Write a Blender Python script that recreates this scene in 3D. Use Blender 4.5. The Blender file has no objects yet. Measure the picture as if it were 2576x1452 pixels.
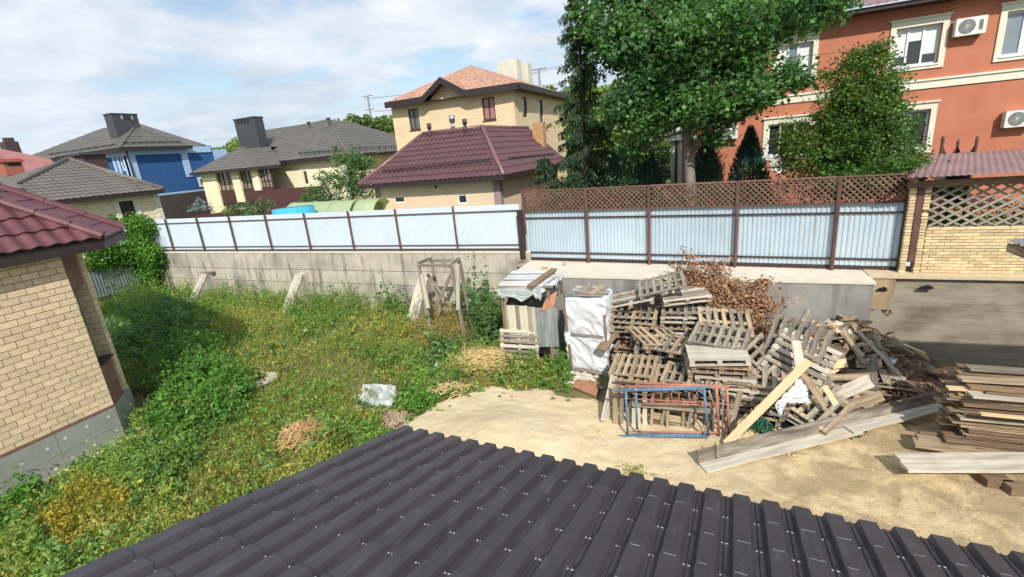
import bpy, math, random
import numpy as np
from mathutils import Vector as V, Matrix, noise as NZ
random.seed(7); rng = np.random.default_rng(7)
R = math.radians
scene = bpy.context.scene
COL = scene.collection
# ---------------------------------------------------------------- camera
CAM_H = 6.0; F = 472.5; ROLL = R(5.22); PITCH = R(16.17); YAW = R(24.06)
fwd = V((-math.sin(YAW)*math.cos(PITCH), math.cos(YAW)*math.cos(PITCH), -math.sin(PITCH)))
rt = V((math.cos(YAW), math.sin(YAW), 0)); up = rt.cross(fwd)
CR = rt*math.cos(ROLL) - up*math.sin(ROLL); CU = rt*math.sin(ROLL) + up*math.cos(ROLL)
cam = bpy.data.cameras.new('camera'); camo = bpy.data.objects.new('camera', cam); COL.objects.link(camo)
cam.sensor_width = 36; cam.lens = F/1024*36; cam.clip_start = .1; cam.clip_end = 6000
M = Matrix.Identity(4)
for i in range(3):
    M[i][0] = CR[i]; M[i][1] = CU[i]; M[i][2] = -fwd[i]
M[2][3] = CAM_H
camo.matrix_world = M; scene.camera = camo
# ---------------------------------------------------------------- sky and sun
SUN = V((.58, -1.0, .98)).normalized()
w = bpy.data.worlds.new('World'); scene.world = w; w.use_nodes = True
nt = w.node_tree; nt.nodes.clear(); N = nt.nodes.new; L = nt.links.new
def vmath(op, a, b=None):
    n = N('ShaderNodeVectorMath'); n.operation = op; L(a, n.inputs[0])
    if b is not None:
        if isinstance(b, tuple): n.inputs[1].default_value = b
        else: L(b, n.inputs[1])
    return n.outputs[0]
def fmath(op, a, b, clamp=False):
    n = N('ShaderNodeMath'); n.operation = op; n.use_clamp = clamp
    for i, q in enumerate((a, b)):
        if isinstance(q, (int, float)): n.inputs[i].default_value = q
        else: L(q, n.inputs[i])
    return n.outputs[0]
def ramp(fac, stops):
    n = N('ShaderNodeValToRGB'); L(fac, n.inputs[0]); e = n.color_ramp.elements
    while len(e) < len(stops): e.new(.5)
    for i, (p, c) in enumerate(stops): e[i].position = p; e[i].color = (*c, 1) if len(c) == 3 else c
    return n.outputs[0]
def mixc(f, a, b):
    n = N('ShaderNodeMix'); n.data_type = 'RGBA'
    if isinstance(f, (int, float)): n.inputs[0].default_value = f
    else: L(f, n.inputs[0])
    for i, q in ((6, a), (7, b)):
        if isinstance(q, tuple): n.inputs[i].default_value = (*q, 1)
        else: L(q, n.inputs[i])
    return n.outputs[2]
sky = N('ShaderNodeTexSky'); sky.sky_type = 'NISHITA'; sky.sun_disc = False
sky.sun_elevation = math.asin(SUN.z); sky.sun_rotation = math.atan2(SUN.x, SUN.y)
sky.air_density = 1.2; sky.dust_density = 1.0
tc = N('ShaderNodeTexCoord'); sep = N('ShaderNodeSeparateXYZ'); L(tc.outputs['Generated'], sep.inputs[0])
zz = fmath('MAXIMUM', sep.outputs[2], 0.0); zz = fmath('ADD', zz, .16)
cx = fmath('DIVIDE', sep.outputs[0], zz); cy = fmath('DIVIDE', sep.outputs[1], zz)
cmb = N('ShaderNodeCombineXYZ'); L(cx, cmb.inputs[0]); L(cy, cmb.inputs[1])
def wnoise(scale, detail, rough, off, dist=0):
    n = N('ShaderNodeTexNoise'); L(vmath('ADD', cmb.outputs[0], off), n.inputs['Vector'])
    n.inputs['Scale'].default_value = scale; n.inputs['Detail'].default_value = detail
    n.inputs['Roughness'].default_value = rough; n.inputs['Distortion'].default_value = dist
    return n.outputs[0]
skyc = vmath('MULTIPLY', sky.outputs[0], (.10, .10, .10))
skyc = vmath('ADD', skyc, (.14, .22, .30))
n1 = wnoise(1.15, 12, .60, (5.3, 2.9, 0), .15)
n2 = wnoise(.62, 6, .55, (1.3, 6.2, 0), .3)
n3 = wnoise(2.6, 8, .6, (0.3, 9.2, 0), .3)
cover = ramp(n1, [(.39, (0, 0, 0)), (.50, (1, 1, 1))])
bright = mixc(ramp(n3, [(.3, (0, 0, 0)), (.7, (1, 1, 1))]), (.66, .76, .88), (1.0, 1.02, 1.04))
dark = ramp(n2, [(.47, (0, 0, 0)), (.62, (1, 1, 1))])
cloud = mixc(fmath('MULTIPLY', dark, .7), bright, (.36, .47, .64))
col = mixc(fmath('MULTIPLY', cover, .93), skyc, cloud)
# whiter veil low over the horizon
veil = ramp(sep.outputs[2], [(0.0, (1, 1, 1)), (.30, (0, 0, 0))])
col = mixc(fmath('MULTIPLY', veil, .4), col, (.66, .80, .93))
bg = N('ShaderNodeBackground'); L(col, bg.inputs[0]); bg.inputs[1].default_value = 1.0
out = N('ShaderNodeOutputWorld'); L(bg.outputs[0], out.inputs[0])
sl = bpy.data.lights.new('sun', 'SUN'); sl.energy = 4.6; sl.angle = R(.7); sl.color = (1, .95, .86)
so = bpy.data.objects.new('sun', sl); COL.objects.link(so); so.rotation_euler = (-SUN).to_track_quat('-Z', 'Y').to_euler()
scene.view_settings.view_transform = 'Standard'; scene.view_settings.look = 'None'
scene.view_settings.exposure = 0.0; scene.view_settings.gamma = 1.0
scene.render.engine = 'CYCLES'; scene.render.resolution_x = 1024; scene.render.resolution_y = 577
# ---------------------------------------------------------------- measuring: photo point (2576 wide) on a known plane
SC = 2576/1024; C0 = V((0, 0, CAM_H))
def ray(x, y): return (fwd*F + CR*(x/SC - 512) - CU*(y/SC - 288.5)).normalized()
def hit(x, y, ax, val):
    d = ray(x, y); return C0 + d*((val - C0[ax])/d[ax])
def PX(x, y, v): return hit(x, y, 0, v)
def PY(x, y, v): return hit(x, y, 1, v)
def PZ(x, y, v=0.0): return hit(x, y, 2, v)
# ---------------------------------------------------------------- materials
MATS = {}
def mat(name, c1, c2=None, scale=4.0, rough=.8, bump=0.0, bscale=None, objv=0.0, metal=0.0, spec=.5, stretch=(1, 1, 1),
        island=0.0, streak=None, trans=0.0, detail=6, spots=None, coords='Object', c3=None, contrast=(.35, .65), coat=0):
    if name in MATS: return MATS[name]
    global nt, N, L
    m = bpy.data.materials.new(name); m.use_nodes = True; nt = m.node_tree; N = nt.nodes.new; L = nt.links.new
    nt.nodes.clear()
    c2 = c2 or c1
    tc = N('ShaderNodeTexCoord'); mp = N('ShaderNodeMapping'); L(tc.outputs[coords], mp.inputs[0])
    mp.inputs['Scale'].default_value = stretch
    def noise(sc, det=detail, vec=None, dist=0.0, ro=.6):
        n = N('ShaderNodeTexNoise'); L(vec or mp.outputs[0], n.inputs['Vector']); n.inputs['Scale'].default_value = sc
        n.inputs['Detail'].default_value = det; n.inputs['Roughness'].default_value = ro; n.inputs['Distortion'].default_value = dist
        return n.outputs[0]
    f = ramp(noise(scale), [(contrast[0], (0, 0, 0)), (contrast[1], (1, 1, 1))])
    col = mixc(f, c1, c2)
    if c3:
        f3 = ramp(noise(scale*.37, 4), [(.5, (0, 0, 0)), (.68, (1, 1, 1))]); col = mixc(f3, col, c3)
    if streak:
        mp2 = N('ShaderNodeMapping'); L(tc.outputs[coords], mp2.inputs[0]); mp2.inputs['Scale'].default_value = streak[1]
        f2 = ramp(noise(1.0, 5, mp2.outputs[0]), [(streak[2], (0, 0, 0)), (streak[2] + .16, (1, 1, 1))])
        col = mixc(fmath('MULTIPLY', f2, streak[3]), col, streak[0])
    if spots:
        f4 = ramp(noise(spots[1], 3), [(spots[2], (0, 0, 0)), (spots[2] + .05, (1, 1, 1))]); col = mixc(f4, col, spots[0])
    if objv or island:
        if island: g = N('ShaderNodeNewGeometry').outputs['Random Per Island']; amt = island
        else: g = N('ShaderNodeObjectInfo').outputs['Random']; amt = objv
        k = fmath('ADD', fmath('MULTIPLY', g, 2*amt), 1 - amt)
        cb = N('ShaderNodeCombineXYZ')
        k2 = fmath('ADD', fmath('MULTIPLY', k, .88), .12)
        L(k, cb.inputs[0]); L(k, cb.inputs[1]); L(k2, cb.inputs[2])
        col = vmath('MULTIPLY', col, cb.outputs[0])
    b = N('ShaderNodeBsdfPrincipled'); L(col, b.inputs['Base Color'])
    b.inputs['Roughness'].default_value = rough; b.inputs['Metallic'].default_value = metal
    b.inputs['Specular IOR Level'].default_value = spec
    if coat: b.inputs['Coat Weight'].default_value = coat; b.inputs['Coat Roughness'].default_value = .15
    if bump:
        bn = N('ShaderNodeBump'); bn.inputs['Strength'].default_value = bump; bn.inputs['Distance'].default_value = .02
        L(noise(bscale or scale*4, 8), bn.inputs['Height']); L(bn.outputs[0], b.inputs['Normal'])
    o = N('ShaderNodeOutputMaterial'); sh = b.outputs[0]
    if trans:
        t = N('ShaderNodeBsdfTranslucent'); L(vmath('MULTIPLY', col, (1.1, 1.25, .6)), t.inputs[0])
        mx = N('ShaderNodeMixShader'); mx.inputs[0].default_value = trans; L(sh, mx.inputs[1]); L(t.outputs[0], mx.inputs[2]); sh = mx.outputs[0]
    L(sh, o.inputs[0]); MATS[name] = m; return m
def brickmat(name, c1, c2, mortar, bw, bh, ms=.012, rough=.85, big=None):
    global nt, N, L
    m = bpy.data.materials.new(name); m.use_nodes = True; nt = m.node_tree; N = nt.nodes.new; L = nt.links.new
    b = nt.nodes['Principled BSDF']; tc = N('ShaderNodeTexCoord'); sp = N('ShaderNodeSeparateXYZ'); L(tc.outputs['Object'], sp.inputs[0])
    cb = N('ShaderNodeCombineXYZ'); L(fmath('ADD', sp.outputs[0], sp.outputs[1]), cb.inputs[0]); L(sp.outputs[2], cb.inputs[1])
    t = N('ShaderNodeTexBrick'); L(cb.outputs[0], t.inputs['Vector']); t.inputs['Scale'].default_value = 1
    t.inputs['Color1'].default_value = (*c1, 1); t.inputs['Color2'].default_value = (*c2, 1); t.inputs['Mortar'].default_value = (*mortar, 1)
    t.inputs['Mortar Size'].default_value = ms; t.inputs['Brick Width'].default_value = bw; t.inputs['Row Height'].default_value = bh
    t.inputs['Mortar Smooth'].default_value = .1
    n = N('ShaderNodeTexNoise'); L(tc.outputs['Object'], n.inputs['Vector']); n.inputs['Scale'].default_value = .7; n.inputs['Detail'].default_value = 5
    col = vmath('MULTIPLY', t.outputs[0], ramp(n.outputs[0], [(.3, (.93, .92, .9)), (.7, (1.06, 1.06, 1.06))]))
    L(col, b.inputs['Base Color']); b.inputs['Roughness'].default_value = rough
    bn = N('ShaderNodeBump'); bn.inputs['Strength'].default_value = .6; bn.inputs['Distance'].default_value = .01
    bn.invert = True; L(t.outputs['Fac'], bn.inputs['Height']); L(bn.outputs[0], b.inputs['Normal'])
    MATS[name] = m; return m
# ---------------------------------------------------------------- objects
W = {}
def wm(o): return W.get(o.name, Matrix.Identity(4)) if o else Matrix.Identity(4)
def tag(o, label=None, cat=None, group=None, kind=None):
    if label: o['label'] = label
    if cat: o['category'] = cat
    if group: o['group'] = group
    if kind: o['kind'] = kind
    return o
def place(o, Mw, parent=None):
    W[o.name] = Mw
    if parent: o.parent = parent; o.matrix_basis = wm(parent).inverted() @ Mw
    else: o.matrix_basis = Mw
    return o
def thing(name, label, cat, loc=(0, 0, 0), group=None, rotz=0):
    o = bpy.data.objects.new(name, None); COL.objects.link(o); o.empty_display_size = .2
    place(o, Matrix.Translation(V(loc)) @ Matrix.Rotation(rotz, 4, 'Z')); return tag(o, label, cat, group)
def mkobj(name, me, Mw, parent=None):
    o = bpy.data.objects.new(name, me); COL.objects.link(o); return place(o, Mw, parent)
def mesh(name, v, f, m, smooth=False):
    me = bpy.data.meshes.new(name); me.from_pydata([tuple(p) for p in v], [], f); me.materials.append(m)
    if smooth:
        me.polygons.foreach_set('use_smooth', [True]*len(me.polygons))
    return me
class MB:
    """collects shapes given in world space; build() links them as one mesh object"""
    def __init__(s): s.v = []; s.f = []
    def add(s, v, f):
        k = len(s.v); s.v += [V(p) for p in v]; s.f += [tuple(i + k for i in q) for q in f]; return s
    def frame(s, o, u, v, w):
        o, u, v, w = V(o), V(u), V(v), V(w)
        p = [o, o+u, o+u+v, o+v, o+w, o+u+w, o+u+v+w, o+v+w]
        return s.add(p, [(0, 3, 2, 1), (4, 5, 6, 7), (0, 1, 5, 4), (1, 2, 6, 5), (2, 3, 7, 6), (3, 0, 4, 7)])
    def box(s, x0, x1, y0, y1, z0, z1): return s.frame((x0, y0, z0), (x1-x0, 0, 0), (0, y1-y0, 0), (0, 0, z1-z0))
    def bar(s, a, b, w, h=None, upv=(0, 0, 1)):
        a, b = V(a), V(b); h = h or w; d = (b-a); x = d.normalized(); upv = V(upv)
        if abs(x.dot(upv)) > .98: upv = V((0, 1, 0))
        y = upv.cross(x).normalized(); z = x.cross(y)
        return s.frame(a - y*w/2 - z*h/2, d, y*w, z*h)
    def tube(s, a, b, r0, r1=None, n=8, caps=True):
        a, b = V(a), V(b); r1 = r0 if r1 is None else r1; x = (b-a).normalized()
        q = V((0, 0, 1)) if abs(x.z) < .9 else V((1, 0, 0)); y = q.cross(x).normalized(); z = x.cross(y)
        v = []
        for c, r in ((a, r0), (b, r1)):
            for i in range(n):
                t = 2*math.pi*i/n; v.append(c + y*math.cos(t)*r + z*math.sin(t)*r)
        f = [(i, (i+1) % n, n+(i+1) % n, n+i) for i in range(n)]
        if caps: f += [tuple(range(n-1, -1, -1)), tuple(range(n, 2*n))]
        return s.add(v, f)
    def path(s, pts, r0, r1=None, n=6):
        r1 = r0 if r1 is None else r1; k = len(pts)-1
        for i in range(k): s.tube(pts[i], pts[i+1], r0+(r1-r0)*i/k, r0+(r1-r0)*(i+1)/k, n, False)
        return s
    def poly(s, pts): return s.add(pts, [tuple(range(len(pts)))])
    def slab(s, pts, t):
        pts = [V(p) for p in pts]; n = len(pts); t = V(t)
        return s.add(pts + [p + t for p in pts], [tuple(range(n)), tuple(range(2*n-1, n-1, -1))] + [(i, i+n, (i+1) % n+n, (i+1) % n) for i in range(n)])
    def build(s, name, m, parent=None, smooth=False, origin=None):
        if origin is None:
            origin = wm(parent).translation.copy() if parent else V((0, 0, 0))
        else: origin = V(origin)
        Mw = wm(parent).copy() if (parent and (origin - wm(parent).translation).length < 1e-6) else Matrix.Translation(origin)
        inv = Mw.inverted()
        return mkobj(name, mesh(name, [inv @ p for p in s.v], s.f, m, smooth), Mw, parent)
def plank(name, a, b, w, t, m, parent=None, upv=(0, 0, 1), warp=0.0):
    """a board as its own mesh, long axis = local x so that the grain runs along it"""
    a, b = V(a), V(b); d = b-a; Lh = d.length; x = d.normalized(); upv = V(upv)
    if abs(x.dot(upv)) > .98: upv = V((0, 1, 0))
    y = upv.cross(x).normalized(); z = x.cross(y)
    key = ('pl', round(Lh, 2), round(w, 3), round(t, 3), m.name)
    if key in MATS: me = MATS[key]
    else:
        k = 1 if Lh < 2.2 else 4; v = []; f = []
        for i in range(k+1):
            q = Lh*i/k; dz = warp*math.sin(i*2.1+1)*.5; dw = random.uniform(-.04, .04)*w
            v += [(q, -w/2+dw, -t/2+dz), (q, w/2+dw, -t/2+dz), (q, w/2, t/2+dz), (q, -w/2, t/2+dz)]
        for i in range(k):
            j = 4*i; f += [(j+e, j+(e+1) % 4, j+4+(e+1) % 4, j+4+e) for e in range(4)]
        f += [(3, 2, 1, 0), (4*k, 4*k+1, 4*k+2, 4*k+3)]
        me = mesh(name, v, f, m); MATS[key] = me
    Mw = Matrix((( x.x, y.x, z.x, a.x), (x.y, y.y, z.y, a.y), (x.z, y.z, z.z, a.z), (0, 0, 0, 1)))
    return mkobj(name, me, Mw, parent)
def npmesh(name, verts, faces4, m, parent=None, kind=None, tri=False):
    verts = np.asarray(verts, np.float32).reshape(-1, 3); k = 3 if tri else 4
    faces = np.asarray(faces4, np.int32).reshape(-1, k)
    me = bpy.data.meshes.new(name); me.vertices.add(len(verts)); me.vertices.foreach_set('co', verts.ravel())
    me.loops.add(faces.size); me.loops.foreach_set('vertex_index', faces.ravel())
    me.polygons.add(len(faces)); me.polygons.foreach_set('loop_start', np.arange(0, faces.size, k, dtype=np.int32))
    me.update(calc_edges=True); me.materials.append(m)
    Mw = Matrix.Identity(4)
    if parent:
        Mw = wm(parent).copy(); o3 = np.array(Mw.translation, np.float32); verts = verts - o3
        me.vertices.foreach_set('co', verts.ravel())
    o = mkobj(name, me, Mw, parent)
    if kind: o['kind'] = kind
    return o
def leaves(cent, size, aspect=.6, upbias=.4, dirs=None, fold=True):
    """rhombic leaves at the given centres -> verts, faces"""
    cent = np.asarray(cent, float); n = len(cent); size = np.broadcast_to(np.asarray(size, float), (n,))[:, None]
    if dirs is None: a = rng.normal(size=(n, 3)); a[:, 2] *= .6
    else: a = np.asarray(dirs, float) + rng.normal(size=(n, 3))*.25
    a /= np.linalg.norm(a, axis=1)[:, None]+1e-9
    nn = rng.normal(size=(n, 3)); nn[:, 2] += upbias*3
    b = np.cross(nn, a); b /= np.linalg.norm(b, axis=1)[:, None]+1e-9
    c = np.cross(a, b)
    v = np.stack([cent - a*size*.5, cent + b*size*aspect*.5 + c*size*.08, cent + a*size*.5, cent - b*size*aspect*.5 + c*size*.08], 1)
    return v.reshape(-1, 3), np.arange(4*n).reshape(-1, 4)
# ---------------------------------------------------------------- sheet profiles
def corrugated(name, m, parent, o, u, v, Lu, Lv, n, pitch=.115, depth=.02, kind='trap', origin=None):
    """profiled sheet: o corner, u across ribs, v along ribs, n outward normal"""
    o, u, v, n = V(o), V(u).normalized(), V(v).normalized(), V(n).normalized(); pts = []; x = 0
    if kind == 'trap': prof = [(0, 0), (.35, 0), (.5, 1), (.85, 1)]
    else: prof = [(i/6, .5-.5*math.cos(2*math.pi*i/6)) for i in range(6)]
    k = 0
    while x < Lu - 1e-6:
        for a, h in prof:
            x = (k + a)*pitch
            if x > Lu: break
            pts.append((x, h*depth))
        k += 1; x = k*pitch
    pts.append((Lu, pts[-1][1])); vs = []; f = []
    for x, h in pts:
        p = o + u*x + n*h; vs += [p, p + v*Lv]
    for i in range(len(pts)-1): f.append((2*i, 2*i+2, 2*i+3, 2*i+1))
    b = MB(); b.add(vs, f); ob = b.build(name, m, parent, smooth=(kind == 'sine'), origin=origin)
    return ob
def vspan(poly, x):
    ys = []
    n = len(poly)
    for i in range(n):
        (x0, y0), (x1, y1) = poly[i], poly[(i+1) % n]
        if abs(x1-x0) < 1e-9: continue
        t = (x-x0)/(x1-x0)
        if -1e-6 <= t <= 1+1e-6: ys.append(y0+t*(y1-y0))
    return (min(ys), max(ys)) if ys else (0, 0)
def tilefacet(b, pts, wave=.22, row=.35, amp=.022, lip=.018, sub=4, lift=.0):
    """metal tile surface over the planar polygon pts (pts[0]->pts[1] is the eave, seen from outside anticlockwise)"""
    pts = [V(p) for p in pts]; o = pts[0]; u = (pts[1]-o).normalized(); n = None
    for q in pts[2:]:
        n = u.cross(q-o)
        if n.length > 1e-4: break
    n.normalize()
    if n.z < 0: n = -n
    v = n.cross(u).normalized()
    if v.z < 0: v = -v
    poly = [((p-o).dot(u), (p-o).dot(v)) for p in pts]
    x0 = min(p[0] for p in poly); x1 = max(p[0] for p in poly); st = wave/sub
    nx = max(2, int(math.ceil((x1-x0)/st))); vm = max(p[1] for p in poly); nr = int(math.ceil(vm/row))
    cols = [x0+(x1-x0)*i/nx for i in range(nx+1)]
    sp = [vspan(poly, min(max(x, x0+1e-4), x1-1e-4)) for x in cols]
    for r in range(nr):
        vs = []; f = []
        for i, x in enumerate(cols):
            lo = min(max(r*row, sp[i][0]), sp[i][1]); hi = min(max((r+1)*row, sp[i][0]), sp[i][1])
            h = amp*(.5+.5*math.cos(2*math.pi*(x-x0)/wave))+lift
            p0 = o+u*x+v*lo; p1 = o+u*x+v*hi
            vs += [p0+n*(h+lip*.1), p0+n*(h+lip), p1+n*(h+lip*.1)]
        for i in range(nx):
            a = 3*i; c = a+3
            if (vs[a+2]-vs[a]).length > lip*1.05 or (vs[c+2]-vs[c]).length > lip*1.05:
                f += [(a, c, c+1, a+1), (a+1, c+1, c+2, a+2)]
        b.add(vs, f)
    return b
def wallface(b, o, u, Lu, H, n, ops=(), depth=.15, v=(0, 0, 1)):
    """wall sheet with openings and reveals; ops in (u0, v0, u1, v1)"""
    o, u, n, v = V(o), V(u).normalized(), V(n).normalized(), V(v)
    xs = sorted({0, Lu, *[q for p in ops for q in (p[0], p[2])]}); ys = sorted({0, H, *[q for p in ops for q in (p[1], p[3])]})
    P = lambda x, y, d=0: o+u*x+v*y-n*d
    for i in range(len(xs)-1):
        for j in range(len(ys)-1):
            mx, my = (xs[i]+xs[i+1])/2, (ys[j]+ys[j+1])/2
            if any(p[0] < mx < p[2] and p[1] < my < p[3] for p in ops): continue
            b.poly([P(xs[i], ys[j]), P(xs[i+1], ys[j]), P(xs[i+1], ys[j+1]), P(xs[i], ys[j+1])])
    for p in ops:
        c = [(p[0], p[1]), (p[2], p[1]), (p[2], p[3]), (p[0], p[3])]
        for i in range(4):
            a, d = c[i], c[(i+1) % 4]; b.poly([P(*a), P(*d), P(*d, depth), P(*a, depth)])
    return b
def window(parent, o, u, n, w, h, fm, gm, mull=(.5,), trans=(), ft=.06, fd=.06, name='window', panes=None):
    """frame part with one glass sub-part per light; o lower corner on the glass plane"""
    o, u, n = V(o), V(u).normalized(), V(n).normalized(); z = V((0, 0, 1)); b = MB()
    def fb(x0, x1, y0, y1): b.frame(o+u*x0+z*y0, u*(x1-x0), n*fd, z*(y1-y0))
    fb(0, w, 0, ft); fb(0, w, h-ft, h); fb(0, ft, ft, h-ft); fb(w-ft, w, ft, h-ft)
    for q in mull: fb(w*q-ft*.45, w*q+ft*.45, ft, h-ft)
    for q in trans: fb(ft, w-ft, h*q-ft*.3, h*q+ft*.3)
    fr = b.build(name, fm, parent); edges = [0]+list(mull)+[1]
    for i in range(len(edges)-1):
        x0 = w*edges[i]+ft*.5; x1 = w*edges[i+1]-ft*.5
        g = MB().frame(o+u*x0+z*ft*.5+n*.012, u*(x1-x0), n*.01, z*(h-ft)); gmm = gm
        if panes and panes[i]:
            bl = panes[i]; kk = h*(1-bl)
            if bl < 1: MB().frame(o+u*x0+z*ft*.5+n*.012, u*(x1-x0), n*.01, z*(kk-ft*.5)).build('glass', gm, fr)
            MB().frame(o+u*x0+z*max(kk, ft*.5)+n*.012, u*(x1-x0), n*.01, z*(h-ft-max(kk, ft*.5)+ft*.5)).build('roller_blind', MATS['blind'], fr)
        else: g.build('glass', gmm, fr)
    return fr
# ---------------------------------------------------------------- material set
mat('blind', (.74, .79, .78), (.68, .74, .74), 2, .5)
concrete = mat('concrete', (.43, .39, .325), (.55, .50, .42), 1.7, .92, .6, 14, objv=.09, streak=((.15, .135, .11), (3.4, 3.4, .42), .52, .8), c3=(.29, .27, .235))
concrete2 = mat('concrete_cast', (.25, .24, .225), (.34, .33, .30), 1.1, .9, .5, 12, streak=((.14, .135, .13), (2.2, 2.2, .3), .5, .7), c3=(.20, .19, .18))
concrete3 = mat('concrete_boarded', (.22, .195, .145), (.34, .30, .235), 1.3, .92, .7, 9, stretch=(.7, .7, 1.6), streak=((.12, .095, .065), (.6, .6, 1.6), .50, .75), objv=.03, c3=(.17, .12, .08))
coping = mat('coping', (.62, .56, .45), (.70, .64, .53), 3, .9, .3)
rendertan = mat('rough_render', (.52, .42, .27), (.6, .5, .34), 5, .95, .4)
rust = mat('rust_paint', (.10, .045, .04), (.155, .075, .06), 9, .7, .2, objv=.15)
darkpaint = mat('dark_paint', (.035, .02, .02), (.06, .035, .03), 8, .6)
sheetwhite = mat('sheet_white', (.60, .70, .80), (.64, .74, .83), .8, .45, spec=.5, streak=((.5, .53, .56), (2, 2, .4), .66, .3), objv=.02)
sheetblue = mat('sheet_pale_blue', (.42, .53, .60), (.49, .59, .66), .9, .45, streak=((.33, .33, .27), (8, 8, .35), .56, .65), spots=((.33, .38, .38), 16, .66), objv=.06)
lattice = mat('lattice_wood', (.15, .075, .055), (.23, .13, .095), 10, .8, .2, stretch=(1, 12, 12), objv=.25)
latticegrey = mat('lattice_grey', (.26, .235, .19), (.36, .33, .27), 8, .85, .2, stretch=(1, 12, 12), objv=.2)
ws = (1.2, 16, 16)
wgrey = mat('wood_grey', (.20, .17, .13), (.40, .35, .275), 2.2, .88, .5, 6, objv=.28, stretch=ws, c3=(.15, .13, .105))
wtan = mat('wood_tan', (.34, .25, .155), (.52, .41, .27), 2.2, .85, .4, 6, objv=.22, stretch=ws, c3=(.23, .16, .10))
wbrown = mat('wood_brown', (.16, .105, .062), (.30, .205, .125), 2.2, .85, .4, 6, objv=.3, stretch=ws)
wpale = mat('wood_pale', (.52, .475, .385), (.66, .61, .51), 2.2, .85, .4, 6, objv=.12, stretch=ws, c3=(.4, .36, .29))
wfresh = mat('wood_fresh', (.66, .46, .26), (.76, .57, .34), 2.0, .75, .25, 6, objv=.08, stretch=ws, spots=((.35, .2, .09), 2.5, .74))
film = mat('white_film', (.56, .59, .63), (.64, .67, .70), 3, .42, .5, 9, spec=.4)
filmclear = mat('clear_film', (.46, .50, .50), (.62, .66, .66), 5, .3, .5, 10, trans=.25)
garageroof = mat('garage_roof_metal', (.044, .037, .042), (.060, .051, .057), 2.2, .44, .12, 90, spec=.5, objv=.06, streak=((.098, .09, .096), (14, .5, 14), .54, .55), c3=(.042, .036, .040))
maroonroof = mat('maroon_roof', (.11, .038, .044), (.15, .053, .06), 2.5, .52, .1, 60, spec=.45, objv=.02)
maroonroof2 = mat('maroon_roof_small_house', (.095, .045, .048), (.125, .060, .062), 1.5, .42, .1, 60)
greyroof = mat('grey_roof', (.105, .098, .088), (.145, .135, .12), 1.2, .55, .1, 50)
greyroof2 = mat('taupe_roof', (.135, .115, .10), (.175, .15, .13), 1.2, .55, .1, 50)
redroof = mat('red_roof', (.34, .12, .11), (.43, .17, .15), 1.5, .6)
mauveroof = mat('mauve_roof', (.22, .13, .135), (.30, .19, .19), 1.2, .5, streak=((.15, .08, .08), (7, .4, 7), .56, .5))
brickA = mat('brick_tan', (.64, .49, .315), (.75, .59, .39), 7, .9, .35, 30, objv=.11)
brickB = mat('brick_yellow_old', (.62, .47, .26), (.72, .57, .34), 5, .92, .4, 30, objv=.22)
mortar = mat('mortar', (.30, .215, .14), (.37, .27, .18), 12, .95, .3)
mortarY = mat('mortar_grey', (.30, .25, .18), (.24, .2, .14), 12, .95, .3)
tilebrown = mat('tile_brown', (.20, .095, .065), (.25, .125, .09), 8, .8, .3, objv=.1)
plinthg = mat('plinth_board', (.25, .26, .235), (.31, .315, .285), 2, .85, .3, 25, objv=.04)
paledot = mat('anchor_plate', (.6, .61, .56), None, 5, .7)
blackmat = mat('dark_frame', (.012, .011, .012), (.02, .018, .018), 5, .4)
brownfr = mat('brown_frame', (.06, .03, .025), (.08, .04, .03), 5, .5)
fascia = mat('fascia', (.026, .018, .018), (.036, .024, .024), 5, .55)
whitefr = mat('white_frame', (.78, .80, .80), None, 5, .4)
glass = mat('window_glass', (.02, .025, .03), (.03, .035, .04), 2, .06, spec=.8)
glassblue = mat('window_glass_light', (.16, .21, .26), (.24, .29, .33), .6, .08, spec=.9)
creamtrim = mat('cream_trim', (.70, .68, .55), (.75, .73, .60), 3, .8)
orangewall = mat('orange_render', (.47, .165, .095), (.53, .20, .12), 1.5, .93, .4, 60)
bluewall = mat('blue_render', (.024, .09, .26), (.03, .105, .29), 1.5, .9, .3, 60)
lightblue = mat('light_blue_trim', (.35, .50, .72), (.40, .55, .76), 2, .85)
creamwall = brickmat('cream_stone', (.86, .77, .54), (.90, .82, .60), (.72, .63, .44), .6, .2, .014)
creamlow = brickmat('cream_brick_low', (.74, .67, .45), (.83, .76, .54), (.6, .52, .36), .5, .2, .015)
yellowwall = brickmat('yellow_brick', (.88, .70, .46), (.80, .62, .39), (.62, .48, .30), .26, .1, .014)
peachwall = mat('peach_render', (.70, .54, .38), (.76, .60, .43), 2, .92, .2)
mauvewall = mat('mauve_render', (.32, .24, .235), None, 3, .9)
shingle = mat('shingles', (.32, .165, .11), (.55, .32, .22), 5.5, .9, .3, 30, contrast=(.45, .55))
chimcream = mat('chimney_render', (.55, .55, .47), (.62, .61, .53), 2, .9)
chimgrey = mat('chimney_metal', (.050, .052, .060), (.065, .066, .075), 3, .5)
chimbrown = mat('chimney_brown', (.06, .04, .04), (.08, .05, .05), 3, .6)
steel = mat('steel', (.6, .6, .62), None, 5, .25, metal=1)
acwhite = mat('ac_white', (.72, .73, .70), (.66, .67, .64), 4, .5)
acgrille = mat('ac_grille', (.16, .16, .15), None, 4, .6)
LV = dict(rough=.55, trans=.42, island=.4)
leafpop = mat('leaf_poplar', (.085, .20, .07), (.15, .30, .09), .9, c3=(.055, .15, .07), **LV)
leafdark = mat('leaf_shrub', (.07, .16, .035), (.12, .23, .045), 1.2, c3=(.17, .23, .045), **LV)
needle = mat('needle_larch', (.035, .075, .035), (.055, .11, .045), 1.0, rough=.7, trans=.25, island=.4, c3=(.09, .16, .05))
juniper = mat('needle_juniper', (.035, .085, .06), (.055, .12, .08), 2, rough=.7, trans=.2, island=.4)
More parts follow.
